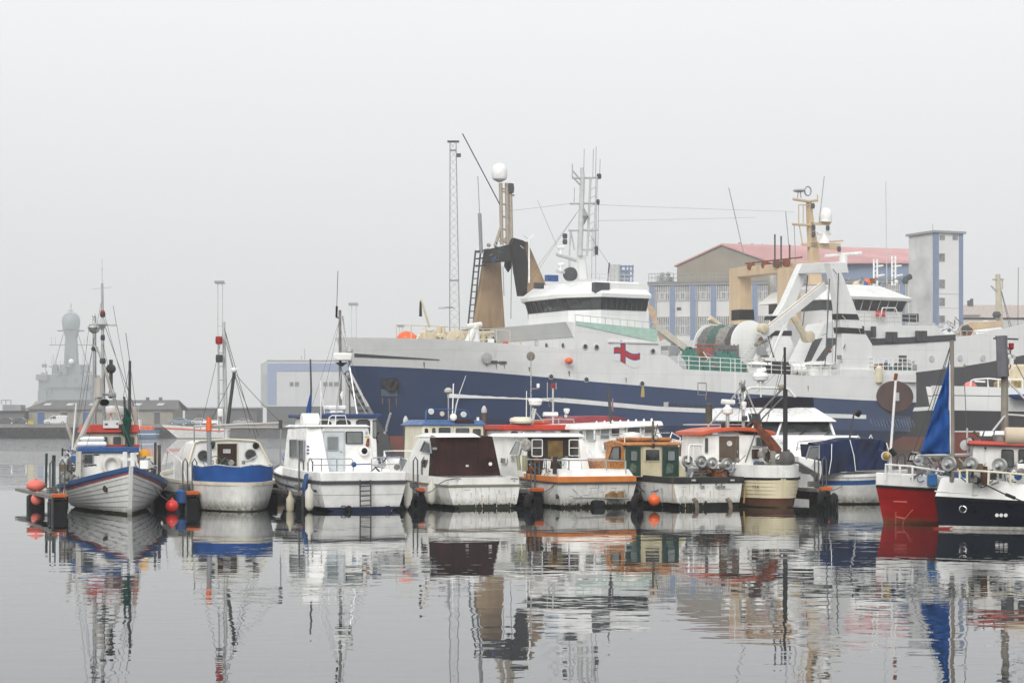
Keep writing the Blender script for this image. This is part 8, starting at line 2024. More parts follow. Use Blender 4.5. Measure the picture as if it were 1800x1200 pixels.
sd_l = [[r_[0], (r_[0][0], 1.0, r_[0][2])] for r_ in rows[:-2]]; tp9.grid([[a for a in r_] for r_ in sd_l])
sd_r = [[r_[-1], (r_[-1][0], 1.0, r_[-1][2])] for r_ in rows[:-2]]; tp9.grid(sd_r)
single('tarpaulin', tp9, navycan, 'dark blue tarpaulin draped over the blue striped boat', 'tarpaulin', sharp=70)
for a, b in (((1462, 780), (1457, 833)), ((1494, 773), (1504, 827)), ((1558, 778), (1561, 800))): part('tie_line', MB().tube([FT.wY(*a, yk9 + .08), FT.wY((a[0] + b[0]) / 2 + 2, (a[1] + b[1]) / 2, yk9 - .06), FT.wY(*b, yk9 - .06)], .012, 4, world=True), white2, b9)
part('screen_frame', MB().tube([FT.wY(1417, 806, yk9), FT.wY(1423, 785, yk9), FT.wY(1440, 783, yk9), FT.wY(1440, 806, yk9)], .025, 5, world=True), grey, b9)
part('side_screen', MB().plate([FT.wY(1418, 805, yk9 + .03), FT.wY(1440, 806, yk9 + .03), FT.wY(1440, 785, yk9 + .03), FT.wY(1424, 787, yk9 + .03)], .02), glassp, b9)
part('side_deck', MB(FT).hexa([FT.Y(1404, 812, yk9), FT.Y(1444, 836, yk9), (FT.Y(1444, 836, yk9)[0], 1, FT.Y(1444, 836, yk9)[2]), (FT.Y(1404, 812, yk9)[0], 1, FT.Y(1404, 812, yk9)[2]), FT.Y(1404, 801, yk9), FT.Y(1444, 810, yk9), (FT.Y(1444, 810, yk9)[0], 1, FT.Y(1444, 810, yk9)[2]), (FT.Y(1404, 801, yk9)[0], 1, FT.Y(1404, 801, yk9)[2])]), white2, b9, bev=.03)
rail(b9, [[FT.wY(1427, 818, yk9 - .1), FT.wY(1429, 812, yk9 - .1), FT.wY(1442, 812, yk9 - .1), FT.wY(1444, 828, yk9 - .1), FT.wY(1440, 843, yk9 - .1)], [FT.wY(1504, 772, 0), FT.wY(1508, 765, 0), FT.wY(1512, 772, 0)], [FT.wY(1527, 772, 0), FT.wY(1531, 764, 0), FT.wY(1534, 772, 0)]], .02, white2)
part('stern_lamp_pole', MB().tube([FT.wY(1493, 772, 0), FT.wY(1501, 727, 0)], .025, 6, world=True).tube([FT.wY(1501, 727, 0), FT.wY(1505, 702, 0)], .008, 4, world=True), dgrey, b9)
part('stern_lamp', MB().tube([FT.wY(1505, 724, 0), FT.wY(1512, 728, 0)], .1, 8, world=True), black, b9)
for px in (1566, 1578): part('white_pipe', MB().tube([FT.wY(px, 800, -.6), FT.wY(px + 1, 820, -.6)], .02, 5, world=True), white2, b9)

# ---------------- 10 red boat, bow left
F10 = Fr(at(1553, 750, 44.2) - Vector((0, 0, CAMZ)), R(82))
L10 = 7.5
dv = dirv(F10, 0, 1, 0)
F10 = Fr(F10.o - dv * L10, R(82))
b10 = thing('fishing_boat', 'bright red hulled fishing boat with white bulwark and leaning white pole', 'fishing boat', F10.p(0, L10 - 1.2, 0))
sh10 = lambda t: .70 + .12 * max(0, (t - .4) / .6) ** 2
redh = M('red hull', (.27, .004, .003), .5, var=.25, vs=3, dirt=.4, dcol=(.12, .01, .01), wl=.7, wlh=.18)
h10 = hullform(F10, L10, 2.5, [lambda t: -.3, lambda t: .05, lambda t: .18, lambda t: .31, lambda t: .44, lambda t: .57, sh10], stern=.5, mid=.4, bp=2.3, rake=.2, full=.26, bowv=.6, mats=[0, 0, 0, 0, 0, 0], lap=.008, lapmat=0)
part('hull', h10, [redh], b10, sharp=25)
part('rubbing_strake', sheerband(h10, F10, -.03, .02, .03), black, b10)
part('bulwark', sheerband(h10, F10, .02, .30, .0), white, b10, bev=.02, sharp=60)
part('deck', deckmb(h10, F10, .1), lgrey, b10)
def V10(px, py, x=-.9): return F10.wX(px, py, x)
part('hull_step', MB().tube([V10(1571, 881, -.75), V10(1594, 882, -1.0)], .016, 5, world=True).tube([V10(1575, 908, -.8), V10(1591, 911, -.9), V10(1604, 896, -1.1)], .016, 5, world=True).tube([V10(1574.5, 900, -.8), V10(1574.5, 920, -.7)], .016, 5, world=True).tube([V10(1590, 911, -.9), V10(1587, 922, -.8)], .016, 5, world=True), M('pale red step', (.5, .12, .1), .5), b10)
rail(b10, [[V10(1556, 843, -.3), V10(1557, 816, -.3), V10(1600, 819, -1.0), V10(1660, 829, -1.0)], [V10(1604, 846, -1), V10(1604, 820, -1)], [V10(1560, 816, -.3), V10(1560, 840, .3)], [V10(1582, 845, -.8), V10(1582, 818, -.8)], [V10(1566, 817, .3), V10(1568, 842, .3)]], .024, white2)
part('flag_pole', MB().tube([V10(1562, 842, -.1), V10(1568, 760, -.1), V10(1575, 662, -.1)], .028, 6, world=True), white2, b10)
part('pole_tip', MB().tube([V10(1573.5, 668, -.1), V10(1575.5, 656, -.1)], .04, 6, world=True), rust, b10)
part('floodlight', MB().hexa([V10(1594, 811, -.8), V10(1603, 811, -.8), V10(1605, 811, -.6), V10(1597, 811, -.6), V10(1600, 795, -.8), V10(1612, 796, -.8), V10(1613, 796, -.6), V10(1602, 795, -.6)], world=True), black, b10, bev=.01)
part('lens', MB().plate([V10(1598, 808, -.83), V10(1604, 808, -.83), V10(1606, 800, -.83), V10(1601, 800, -.83)], .01), lgrey, b10)
part('floodlight', MB().tube([V10(1565, 789, -.3), V10(1574, 800, -.3)], .06, 6, world=True), black, b10)
lamp(b10, V10(1557, 801, -.2), dirv(F10, -1, .5, 0), .10, mat=white2)
part('brass_lens', MB().lathe([(.09, .03), (.06, .05)], V10(1559, 801, -.25), dirv(F10, -1, .4, 0), 12, world=True), M('brass', (.35, .25, .08), .4, .5), b10)
reel(b10, V10(1612, 806, -.7), dirv(F10, -.7, -.5, 0), .15, alum)
part('hand_rail_loop', MB().tube([V10(1577, 822, .6), V10(1578, 801, .6), V10(1588, 797, .6), V10(1591, 803, .6), V10(1591, 822, .6)], .025, 6, world=True), dgrey, b10)
part('tiller_line', MB().tube([V10(1545, 790, .2), V10(1553, 792, .2), V10(1556, 800, .2)], .012, 5, world=True), dgrey, b10)
r = random.Random(12)
gmats = [M('mixed gear grey', (.22, .21, .20), .6, var=.6, vs=8), dgrey, alum, white2, oldwood, rope, rust, blue]
def gearbits(root, V, n, x0, x1, y0, y1, d0, d1, seed, S_=1.0):
    r = random.Random(seed)
    for k in range(n):
        a = V(r.uniform(x0, x1), r.uniform(y0, y1), r.uniform(d0, d1)); m_ = r.choices(gmats, (5, 4, 4, 3, 2, 3, 1, 1))[0]; t = r.random()
        if t < .45: part('gear_bar', MB().tube([a, a + S_ * Vector((r.uniform(-.3, .3), r.uniform(-.1, .1), r.uniform(-.25, .25)))], S_ * r.uniform(.008, .028), 6, world=True), m_, root)
        elif t < .65: part('block', MB().lathe([(S_ * p, S_ * q) for p, q in [(.02, -.05), (.07, -.04), (.08, 0), (.07, .04), (.02, .05)]], a, (r.uniform(-1, 1), -1, r.uniform(-.5, .5)), 12, world=True), m_, root)
        elif t < .85: part('gear_rope', MB().tube([a + S_ * Vector((.1 * math.cos(q + k) + .02 * q, .05 * math.sin(q * 1.3), .09 * math.sin(q) - .01 * q)) for q in [j * .7 for j in range(12)]], .011 * S_, 4, world=True), r.choice([rope, wire, blue, green]), root)
        else: w_ = S_ * r.uniform(.05, .12); part('gear_box', MB().hexa([a + Vector(p) for p in ((-w_, -w_, -w_), (w_, -w_, -w_), (w_, w_, -w_), (-w_, w_, -w_), (-w_, -w_, w_), (w_, -w_, w_), (w_, w_, w_), (-w_, w_, w_))], world=True), m_, root, bev=.015)
gearbits(b10, V10, 40, 1612, 1668, 802, 842, -.6, .6, 12)
part('rigging_rail', MB().tube([V10(1612, 801, -.4), V10(1700, 799, -.4)], .025, 6, world=True).tube([V10(1650, 822, -.6), V10(1640, 846, -.6)], .02, 5, world=True), white2, b10)
single('blue_crate', MB(F10).box(-.95, -.45, F10.X(1647, 840, -.9)[1], F10.X(1631, 840, -.9)[1], .85, F10.X(1640, 833, -.9)[2]), M('blue crate', (.02, .16, .42), .45), 'bright blue crate standing at the rail of the red boat', 'crate', bev=.02)
clutter(F10, b10, -.6, .6, L10 - 2.6, L10 - .9, .8, 7, 21, .3, [orange, grey, white, alum, blue])
# wheelhouse shared with nothing: red boat's own low house behind the sail
part('house_red', MB().hexa([V10(1712, 826, -.4), V10(1738, 826, -.4), V10(1738, 826, .5), V10(1712, 826, .5), V10(1712, 799, -.4), V10(1738, 799, -.4), V10(1738, 799, .5), V10(1712, 799, .5)], world=True), red, b10, bev=.02)

# ---------------- 11 navy boat, bow left, at the right edge
L11 = 9.0
F11 = Fr(at(1651, 750, 41.6) - Vector((0, 0, CAMZ)), R(84)); F11 = Fr(F11.o - dirv(F11, 0, 1, 0) * L11, R(84))
b11 = thing('fishing_boat', 'navy blue hulled fishing boat with white bulwark, blue riding sail and row of reels', 'fishing boat', F11.p(0, L11 - 2, 0))
def z11(py): return F11.X(1700, py, -1.0)[2]
sh11 = lambda t: z11(884) - .06 + .14 * max(0, (t - .6) / .4)
bot = lambda t: .075
nvy = M('navy hull', (.003, .0045, .014), .35, var=.4, spec=.25)
h11 = hullform(F11, L11, 2.9, [lambda t: -.35, lambda t: .005, bot, lambda t: sh11(t) * .5, sh11], stern=.6, mid=.4, bp=2.1, rake=.14, full=.22, bowv=.62, mats=[2, 1, 0, 0], nst=30)
part('hull', h11, [nvy, white2, M('red antifoul', (.35, .05, .035), .6, var=.2)], b11, sharp=60)
part('rubbing_strake', sheerband(h11, F11, -.03, .03, .04), black, b11)
bulh = lambda t: .30 + .14 * max(0, 1 - ((t - .86) / .12) ** 2)
mb = MB(F11)
for side in (1, -1):
    rows = []
    for t in h11.ts:
        z = sh11(t); lo = h11.pt(t, z, side, .0); k = max(0, (t - .7) / .3)
        hh = z + .26 + .16 * min(1, k * 1.6)
        rows.append([lo, (lo[0] * (1 - .05 * k), lo[1] - .12 * k, hh - .04), (lo[0] * (1 - .1 * k) * .985, lo[1] - .17 * k, hh), (lo[0] * (1 - .1 * k) * .9, lo[1] - .2 * k, hh)])
    if side < 0: rows = rows[::-1]
    mb.grid(rows)
part('bulwark', mb, white2, b11, sharp=60)
part('deck', deckmb(h11, F11, .12), lgrey, b11)
part('forefoot', MB(F11).add([(0, L11 + .15, .03), (-.12, L11 - .4, .06), (.12, L11 - .4, .06), (0, L11 - .35, -.25)], [(0, 1, 2), (0, 3, 1), (0, 2, 3)]), M('red antifoul', (.35, .05, .035), .6), b11)
def V11(px, py, x=-1.2): return F11.wX(px, py, x)
def hx11(px, py):
    x = -1.2
    for _ in range(10):
        p = F11.X(px, py, x); x = -h11.pt(min(1, max(0, p[1] / L11)), p[2], 1)[0]
    return F11.p(x - .01, p[1], p[2])
nx = dirv(F11, -1, .35, 0)
hw = part('hawse', MB().lathe([(.055, -.03), (.08, -.02), (.085, .02), (.06, .03), (.052, .0)], hx11(1693, 894), nx, 20, world=True), chrome, b11)
part('hawse_hole', MB().lathe([(.055, -.01), (.05, .01)], hx11(1693, 894), nx, 16, world=True), black, hw)
for px in (1752.5, 1760, 1768): part('outlet', MB().lathe([(.02, -.01), (.042, 0), (.035, .025), (.01, .02)], hx11(px, 905), nx, 12, world=True), white2, b11)
# mast and riding sail
part('mast', MB().tube([V11(1673.5, 846, -.1), V11(1674, 790, -.1), V11(1673, 598, -.1)], .055, 8, r2=.045, world=True).tube([V11(1658, 646, -.1), V11(1694, 645, -.1)], .014, 5, world=True).tube([V11(1694, 645, -.1), V11(1696, 640, -.1)], .02, 5, world=True), M('brown grey mast', (.26, .23, .20), .6, var=.2), b11)
sl = MB(); rows = []
for j in range(25):
    v = j / 24; row = []
    x0 = 1668 + (1617 - 1668) * v; x1 = 1667.5 + 1.5 * v
    for i in range(17):
        u = i / 16; p = F11.X(x0 + (x1 - x0) * u, 638 + (797 - 638) * v + (2 * math.sin(u * 3.1) * v), -.1)
        row.append((-.1 + .10 * math.sin(u * pi) * v + .045 * math.sin(u * 6 + v * 17 + math.sin(u * 3)) * (.3 + v) + .02 * math.sin(u * 13 - v * 9), p[1], p[2]))
    rows.append(row)
sl.fr = F11; sl.grid(rows)
so = single('riding_sail', sl, M('blue sailcloth', (.008, .07, .27), .7, var=.35, vs=1.6, bump=1, bs=3.2), 'triangular bright blue riding sail set abaft the brown grey mast', 'sail', sharp=70)
sol = so.modifiers.new('cloth thickness', 'SOLIDIFY'); sol.thickness = .012
part('sail_lace', MB().tube([V11(1669.5, 640, -.12), V11(1671, 797, -.12)], .014, 5, world=True), white2, b11)
part('sail_foot_bar', MB().tube([V11(1613, 800, -.1), V11(1672, 799, -.1), V11(1723, 797, -.1)], .022, 6, world=True), lgrey, b11)
stays(b11, [(V11(1673, 600, -.1), V11(1665, 650, .2)), (V11(1673, 602, -.1), V11(1615, 795, .4)), (V11(1673, 600, -.1), V11(1600, 810, .5)), (V11(1694, 646, -.1), V11(1702, 800, -.1)), (V11(1766, 600, .2), V11(1830, 720, .4)), (V11(1760, 640, .2), V11(1750, 590, .4))], .009)
rail(b11, [[V11(1672, 829, -.6), V11(1700, 826, -1), V11(1745, 829, -1.1), V11(1815, 835, -1.1)], [V11(1687, 848, -.9), V11(1687, 827, -.9)], [V11(1700, 849, -1), V11(1700, 826, -1)], [V11(1737, 852, -1.1), V11(1738, 829, -1.1)], [V11(1776, 852, -1.1), V11(1776, 832, -1.1)]], .022, cream)
reel2 = M('navy boat reel grey', (.33, .335, .33), .5, .3, var=.2, dirt=.3)
for px, py in ((1668, 815), (1707.5, 816), (1757, 818)):
    o = reel(b11, V11(px, py, -.8), dirv(F11, -.9, .55, 0), .155, reel2)
    part('spindle', MB().tube([V11(px - 1, py, -.85), V11(px - 5, py, -1.0)], .035, 8, world=True), lgrey, o)
single('milk_churn', MB().lathe([(.075, -.19), (.09, -.17), (.09, .06), (.06, .12), (.055, .17), (.06, .18), (.03, .2)], V11(1731, 836, -.75), (0, 0, 1), 14, world=True), M('rusty churn', (.10, .045, .035), .7, var=.3), 'rust brown churn at the rail of the navy boat', 'churn')
part('blue_side', MB().plate([V11(1676, 846, .3), V11(1752, 850, .3), V11(1752, 834, .3), V11(1676, 832, .3)], .05), M('royal blue side', (.02, .13, .38), .5, var=.15), b11)
fy = face_x(F11, -.35)
wx_a = F11.X(1712, 820, -.55)[1]; wx_b = wx_a - 2.6
zr0, zr1 = F11.X(1730, 781, -.55)[2], F11.X(1730, 774, -.55)[2]
ca11 = part('wheelhouse', MB(F11).hexa([(-.55, wx_b, .7), (.9, wx_b, .7), (.75, wx_a - .06, .7), (-.4, wx_a + .02, .7), (-.55, wx_b, zr0 - .04), (.9, wx_b, zr0 - .04), (.75, wx_a - .08, zr0), (-.4, wx_a, zr0)]), white, b11, bev=.03)
part('roof', MB(F11).hexa([(-.72, wx_b, zr0 - .09), (1.0, wx_b, zr0 - .09), (.9, wx_a + .08, zr0), (-.55, wx_a + .12, zr0), (-.7, wx_b, zr1 - .08), (1.0, wx_b, zr1 - .08), (.9, wx_a + .06, zr1), (-.55, wx_a + .1, zr1)]), red, b11, bev=.02)
for x0, x1 in ((1760, 1782), (1790, 1812)): win(ca11, [F11.wX(x0, 820, -.56), F11.wX(x1, 821, -.57), F11.wX(x1, 790, -.57), F11.wX(x0, 789, -.56)], rubber, glass, .02, .05, out=.03)
part('vent_eye', MB().lathe([(.02, -.01), (.025, .01)], V11(1732, 787, -.5), dirv(F11, -1, 0, 0), 8, world=True), black, ca11)
lamp(b11, V11(1705, 775, -.4), dirv(F11, -.8, .6, -.1), .085)
part('raft', MB().tube([V11(1722, 768, -.3), V11(1790, 766, -.3)], .12, 10, world=True), white, b11, bev=.02)
part('raft_cradle', MB().tube([V11(1723, 775, -.33), V11(1728, 764, -.44), V11(1730, 758, -.33)], .015, 5, world=True).tube([V11(1744, 776, -.33), V11(1747, 764, -.44), V11(1748, 757, -.33)], .015, 5, world=True).tube([V11(1720, 769, -.43), V11(1766, 769, -.43)], .05, 4, world=True), dgrey, b11)
part('life_raft', MB().tube([V11(1766, 766, -.5), V11(1830, 767, -.5)], .19, 12, world=True), M('cream raft', (.62, .52, .40), .5, dirt=.3), b11, bev=.04)
part('mast', MB().tube([V11(1765.5, 775, .2), V11(1765.5, 590, .2)], .075, 8, r2=.065, world=True).tube([V11(1770.5, 775, .2), V11(1769.5, 660, .2)], .03, 6, world=True), M('grey brown mast', (.25, .235, .20), .6, var=.25), b11)
part('furled_cover', MB().tube([V11(1763, 662, .1), V11(1760, 590, .1)], .13, 8, r2=.11, world=True), M('grey cover', (.15, .15, .17), .8, var=.3), b11)
part('spreader', MB().tube([V11(1746, 594.5, .2), V11(1790, 596, .2)], .02, 5, world=True).tube([V11(1768, 622, .2), V11(1776, 621, .2), V11(1777.5, 612, .2)], .014, 5, world=True).tube([V11(1768, 649, .2), V11(1775, 648, .2), V11(1777, 640, .2)], .014, 5, world=True), dgrey, b11)
part('mast_light', MB().lathe([(.03, -.08), (.055, -.05), (.055, .06)], V11(1777.5, 608, .2), (0, 0, 1), 10, world=True), M('red lamp', (.3, .01, .01), .3), b11)
part('mast_light', MB().lathe([(.055, -.07), (.055, .07)], V11(1777.5, 635, .2), (0, 0, 1), 10, world=True), white2, b11)
rail(b11, [[V11(1745, 757, -.2), V11(1764, 733, .1), V11(1770, 729, .2)], [V11(1772, 670, .2), V11(1815, 715, .2)], [V11(1765, 728, .2), V11(1812, 731, .2)]], .022, lgrey, 'stay_bar')
part('aerial_reel', MB().lathe([(.05, -.03), (.11, -.02), (.11, .02), (.05, .03)], V11(1697, 782, -.1), dirv(F11, -1, .3, 0), 16, world=True).tube([V11(1702, 800, -.1), V11(1700, 775, -.1), V11(1700, 752, -.1)], .02, 5, world=True), lgrey, b11)
gearbits(b11, V11, 34, 1680, 1800, 818, 850, -1.0, -.2, 5); gearbits(b11, V11, 8, 1715, 1770, 768, 774, -.5, .3, 6)
clutter(F11, b11, -.8, .6, L11 - 3.2, L11 - .8, .78, 9, 31, .3, [dgrey, oldwood, alum, rust, white])
single('mooring_line', MB().tube([V11(1733, 852, -1.05), V11(1766, 868, -1.35), V11(1800, 882, -1.6), V11(1830, 893, -1.8)], .014, 6, world=True).tube([V11(1768, 868.5, -1.36), V11(1784, 875, -1.48)], .035, 8, world=True), M('black rope', (.02, .02, .022), .9), 'black mooring line with a rubber snubber led over the white bulwark of the navy boat', 'mooring line')

# ================================================================ pontoons, piles, fenders, buoys
pw = M('pontoon deck boards', (.25, .24, .22), .85, var=.35, vs=3, dirt=.4)
pf = M('pontoon float', (.009, .009, .010), .6, var=.3)
pont = thing('pontoon', 'long low floating pontoon running behind the row of small boats', 'pontoon', (0, 63.5, 0))
dirx = (Vector((17, 66.5, 0)) - Vector((-14.5, 60.0, 0))).normalized()
PF = Fr((-13.2, 60.63, 0), math.atan2(dirx.y, dirx.x))
part('deck', MB(PF).box(0, 30, 0, 2.0, .38, .5), pw, pont)
part('float', MB(PF).box(.2, 29.8, .15, 1.85, -.3, .38), pf, pont)
part('kerb', MB(PF).box(0, 30, -.06, .04, .36, .58), oldwood, pont)
fing = None
FA = 21
def finger(px, py, label):
    global fing
    D = water_D(py); loc = Vector(((px - CX) / FPX * D, D, 0))
    if fing is not None: return dup(fing, loc, label)
    fing = thing('pontoon_finger', label, 'pontoon finger', loc, 'finger pontoons between the moored boats')
    Fp = Fr(loc, R(FA))
    part('deck', MB(Fp).box(-.2, .2, .1, 7.0, .36, .44), pw, fing)
    for y in (.05, 4.0):
        part('float', MB(Fp).box(-.21, .21, y, y + .55, -.25, .33), pf, fing, bev=.06)
    part('end_cap', MB(Fp).box(-.17, .17, -.06, .1, .40, .5), M('orange pontoon cap', (.62, .13, .03), .6, var=.3, dirt=.4), fing, bev=.02)
    for x in (-.12, .12):
        part('mooring_hoop', MB(Fp).tube([(x - .06, .3, .48), (x - .06, .3, 1.22), (x, .3, 1.32), (x + .06, .3, 1.22), (x + .06, .3, .48)], .02, 6), M('hoop grey', (.10, .11, .115), .5), fing)
    part('rope_coil', MB(Fp).tube([(-.1 + .13 * math.cos(q), .55 + .13 * math.sin(q), .5 + .008 * q) for q in [j * .5 for j in range(38)]], .02, 5), rope, fing)
    part('leg', MB(Fp).box(-.19, -.14, -.03, .04, -.2, .4), dgrey, fing)
    part('fender_strip', MB(Fp).box(.205, .25, .2, 3.4, .12, .42), rubber, fing)
    return fing
finger(104, 903, 'finger pontoon between the work raft and the white clinker boat')
finger(338, 897, 'finger pontoon between the clinker boat and the double ended boat')
finger(543, 896, 'finger pontoon between the double ended boat and the ladder boat')
finger(744, 890, 'finger pontoon between the ladder boat and the maroon canvas boat')
finger(944, 890, 'finger pontoon between the maroon canvas boat and the orange banded boat')
finger(1137, 888, 'finger pontoon between the orange banded boat and the varnished boat')
finger(1452, 888, 'finger pontoon between the cream clinker boat and the tarpaulin boat')
# float raft at the far left
rt0 = Fr(at(88, 750, water_D(888)) - Vector((0, 0, CAMZ)), R(14))
rf_ = thing('work_raft', 'small grey work raft with posts, carrying a faded red buoy', 'raft', rt0.p(0, 0, 0))
part('deck', MB(rt0).prismz([(-.55, -.1), (.35, -.3), (.5, 2.4), (-.4, 2.6)], .30, .44), white, rf_, bev=.02)
part('side_beam', MB(rt0).tube([(-.56, -.1, .42), (.36, -.31, .42)], .06, 6).tube([(-.56, -.1, .42), (-.42, 2.6, .42)], .06, 6), lgrey, rf_)
for x, y in ((-.42, .0), (-.2, -.05), (.25, -.1), (-.3, 2.2), (.3, 2.2)): part('leg', MB(rt0).box(x - .06, x + .06, y, y + .12, -.3, .36), black, rf_)
for (x, y, h, r) in ((-.1, .9, 1.0, .035), (.1, 1.0, .95, .05), (.32, .5, 1.15, .025), (.48, .55, 1.1, .025), (.42, .1, .62, .08)): part('post', MB(rt0).tube([(x, y, .4), (x + .02, y, .4 + h)], r, 8), M('dark green post', (.03, .045, .045), .6), rf_)
part('cross_bar', MB(rt0).tube([(.32, .5, 1.5), (.48, .55, 1.48)], .02, 5), dgrey, rf_)
def buoy(px, py, D, r, m, label, sz=1.0, grp=None):
    c = at(px, py, D); mb = MB().ball(c, r, world=True, sz=sz)
    mb.lathe([(.035, r * sz * .95), (.03, r * sz + .03), (.012, r * sz + .045)], c, (0, 0, 1), 8, world=True)
    return single('round_buoy', mb, m, label, 'buoy', grp)
buoy(63, 853, 52.2, .25, M('faded red buoy', (.80, .20, .16), .5, dirt=.4), 'faded red buoy lying on the small grey work raft', .62)
buoy(66, 877, 51.8, .17, M('faded red buoy', (.80, .20, .16), .5, dirt=.4), 'red buoy under the work raft, at the water')
buoy(302.5, 889, 49.5, .16, buoyred, 'bright red round buoy floating against the bow of the clinker boat')
buoy(1150, 878.5, 51.5, .155, buoyorange, 'round orange buoy at the finger beside the varnished boat')
single('blue_drum', MB().lathe([(.1, -.18), (.14, -.15), (.14, .14), (.09, .18)], at(318, 873, 50.6), (0, 0, 1), 12, world=True), blue, 'blue plastic drum on the finger beside the bright red buoy', 'drum')
cyl_fender(at(114, 884, 49.6), fendw, 'white fender between the clinker boat bow and the work raft', .5, .09)
cyl_fender(at(510, 885, 50.5), M('yellowed fender', (.5, .46, .34), .6, dirt=.4), 'yellowed fender between the double ended boat and the ladder boat', .45, .1)
tyre_b = None
for px, py, label in ((563, 887, 'at the port corner of the ladder boat'), (727, 885, 'between the ladder boat and the maroon canvas boat'), (932, 884, 'between the maroon canvas boat and the orange banded boat'), (1120, 884, 'between the orange banded boat and the varnished boat'), (1446, 880, 'against the stern of the cream clinker boat'), (1466, 884, 'against the hull of the tarpaulin boat')):
    c = at(px, py, 51.3)
    lbl = 'black tyre hung as a fender, ' + label
    if tyre_b is None: tyre_b = single('fender_tyre', MB().lathe([(.12, -.07), (.22, -.08), (.27, -.03), (.27, .03), (.22, .08), (.12, .07), (.12, -.07)], c, (math.sin(R(60)), -math.cos(R(60)), 0), 16, world=True), rubber, lbl, 'tyre', 'tyres between the moored boats', loc=c)
    else: dup(tyre_b, c, lbl, rz=R(random.uniform(-20, 20)))
def pile(px, ytop, D, label, r=.11, cap=None):
    X = (px - CX) / FPX * D; zt = CAMZ - (ytop - HY) / FPX * D
    o = thing('mooring_pile', label, 'mooring pile', (X, D, 0))
    part('post', MB().tube([(X, D, -.5), (X, D, zt)], r, 10, world=True), M('pile wood', (.11, .09, .07), .85, var=.3, dirt=.3), o)
    part('cap', MB().lathe([(r * 1.05, 0), (r * 1.1, .1), (r * .5, .2), (.02, .22)] if cap else [(r * 1.1, 0), (r * 1.1, .06), (.02, .08)], (X, D, zt - .02), (0, 0, 1), 12, world=True), cap or dgrey, o)
    return o
pile(713, 742, 62.0, 'mooring pile with a white cone cap, in front of the trawler bow', .075, lgrey)
pile(851, 724, 61.8, 'weathered mooring pile with a pale cap beside the sky blue roof', .08, lgrey)
pile(1246, 712, 64.0, 'short dark pile between the cruiser and the orange red roof', .11)
pile(280, 785, 55, 'dark mooring pile between the clinker boat and the blue drum', .045)
pile(273, 856 - 75, 54.4, 'thinner taller of the two dark piles beside the clinker boat', .035)
o = thing('reflector_post', 'thin steel post with a round pale reflector in front of the blue hull', 'post', at(789, 800, 60))
part('post', MB().tube([at(789, 830, 60), at(788, 690, 60)], .02, 6, world=True), steel, o)
part('reflector', MB().lathe([(.02, -.1), (.12, -.03), (.12, .04), (.05, .1)], at(788, 687, 60), (0, 0, 1), 12, world=True), M('reflector cream', (.5, .47, .4), .5), o)

# gangway beside the trawler's stem
gw = thing('gangway', 'grey ribbed gangway slanting down beside the trawler stem', 'gangway', at(628, 700, 150))
gm_ = MB()
A = [at(604, 658, 153), at(613, 652, 153), at(652, 732, 150), at(634, 732, 150)]
gm_.plate(A, .3)
part('deck', gm_, M('gangway grey', (.16, .165, .17), .6), gw)
rb = MB()
for k in range(8):
    t = k / 7; a = A[0].lerp(A[3], t); b = A[1].lerp(A[2], t); rb.tube([a + Vector((0, -.1, 0)), b + Vector((0, -.1, 0))], .09, 5, world=True)
part('rib', rb, dgrey, gw)
part('post', MB().tube([at(612, 654, 153), at(611, 700, 153), at(612, 770, 153)], .22, 6, world=True), lgrey, gw)

# loose working gear about the boats
gearbits(b1, lambda a, b, c: F1.wY(a, b, c), 26, 112, 142, 798, 850, yc - 1, yc + .3, 3)
gearbits(b1, lambda a, b, c: F1.wY(a, b, c), 14, 236, 270, 806, 840, yc - .6, yc + .6, 4)
gearbits(b6, lambda a, b, c: F6.wY(a, b, c), 26, 1208, 1300, 808, 838, .35, .9, 8)
gearbits(b5, lambda a, b, c: F5.wY(a, b, c), 16, 926, 1000, 806, 830, .6, 1.8, 9)
gearbits(b7, lambda a, b, c: F7.wY(a, b, c), 18, 1318, 1400, 790, 822, 1.2, 2.4, 10)
gearbits(b2, lambda a, b, c: F2b.wY(a, b, c), 8, 345, 480, 806, 818, 1.8, 2.3, 11)
gearbits(b3, lambda a, b, c: F3.wY(a, b, c), 8, 650, 700, 808, 824, .2, 1.6, 13)
stays(b1, [(V1(180, 520, yc - 1), V1(118, 840, yc - 1)), (V1(180, 540, yc - 1), V1(262, 835, yc - 1.6)), (V1(166, 600, yc - 1.5), V1(236, 800, yc + 2)), (V1(176, 700, yc - .4), V1(150, 790, yc)), (V1(205, 571, yc - 1), V1(246, 800, yc - 2)), (V1(157, 570, yc - 1.2), V1(128, 800, yc - 1.5))], .006)
stays(b7, [(f7_, t7_) for f7_, t7_ in ((F7.wY(1304, 668, 2.9), F7.wY(1290, 830, .6)), (F7.wY(1304, 670, 2.9), F7.wY(1352, 820, 1)))], .007)
stays(bb3, [(VB(597.5, 560), Fb.wY(520, 800, 4)), (VB(597.5, 575), Fb.wY(665, 770, 1.6)), (VB(597.5, 560), Fb.wY(560, 735, 1.6))], .006)
stays(b8, [(A8(1378, 640), A8(1330, 690))], .006)
VT = lambda a, b, c: TF.wY(a, b, c)
gearbits(T1, VT, 40, 1326, 1478, 636, 660, -5, -2, 21, 2.4)
gearbits(T1, VT, 16, 1326, 1350, 592, 640, -3, -1.5, 22, 2.2)
gearbits(T1, VT, 40, 722, 870, 592, 614, -1, 3, 23, 2.4)
gearbits(T1, VT, 22, 1540, 1606, 636, 656, -5, -3, 24, 2.2)
gearbits(T1, VT, 12, 1446, 1524, 470, 640, -5.6, -5.3, 25, 1.8)
gearbits(T1, VT, 22, 1166, 1260, 610, 652, -5, -2, 26, 2.4)
gearbits(T2, VT, 22, 1640, 1700, 566, 592, YN + 1, YN + 3, 27, 2.6)
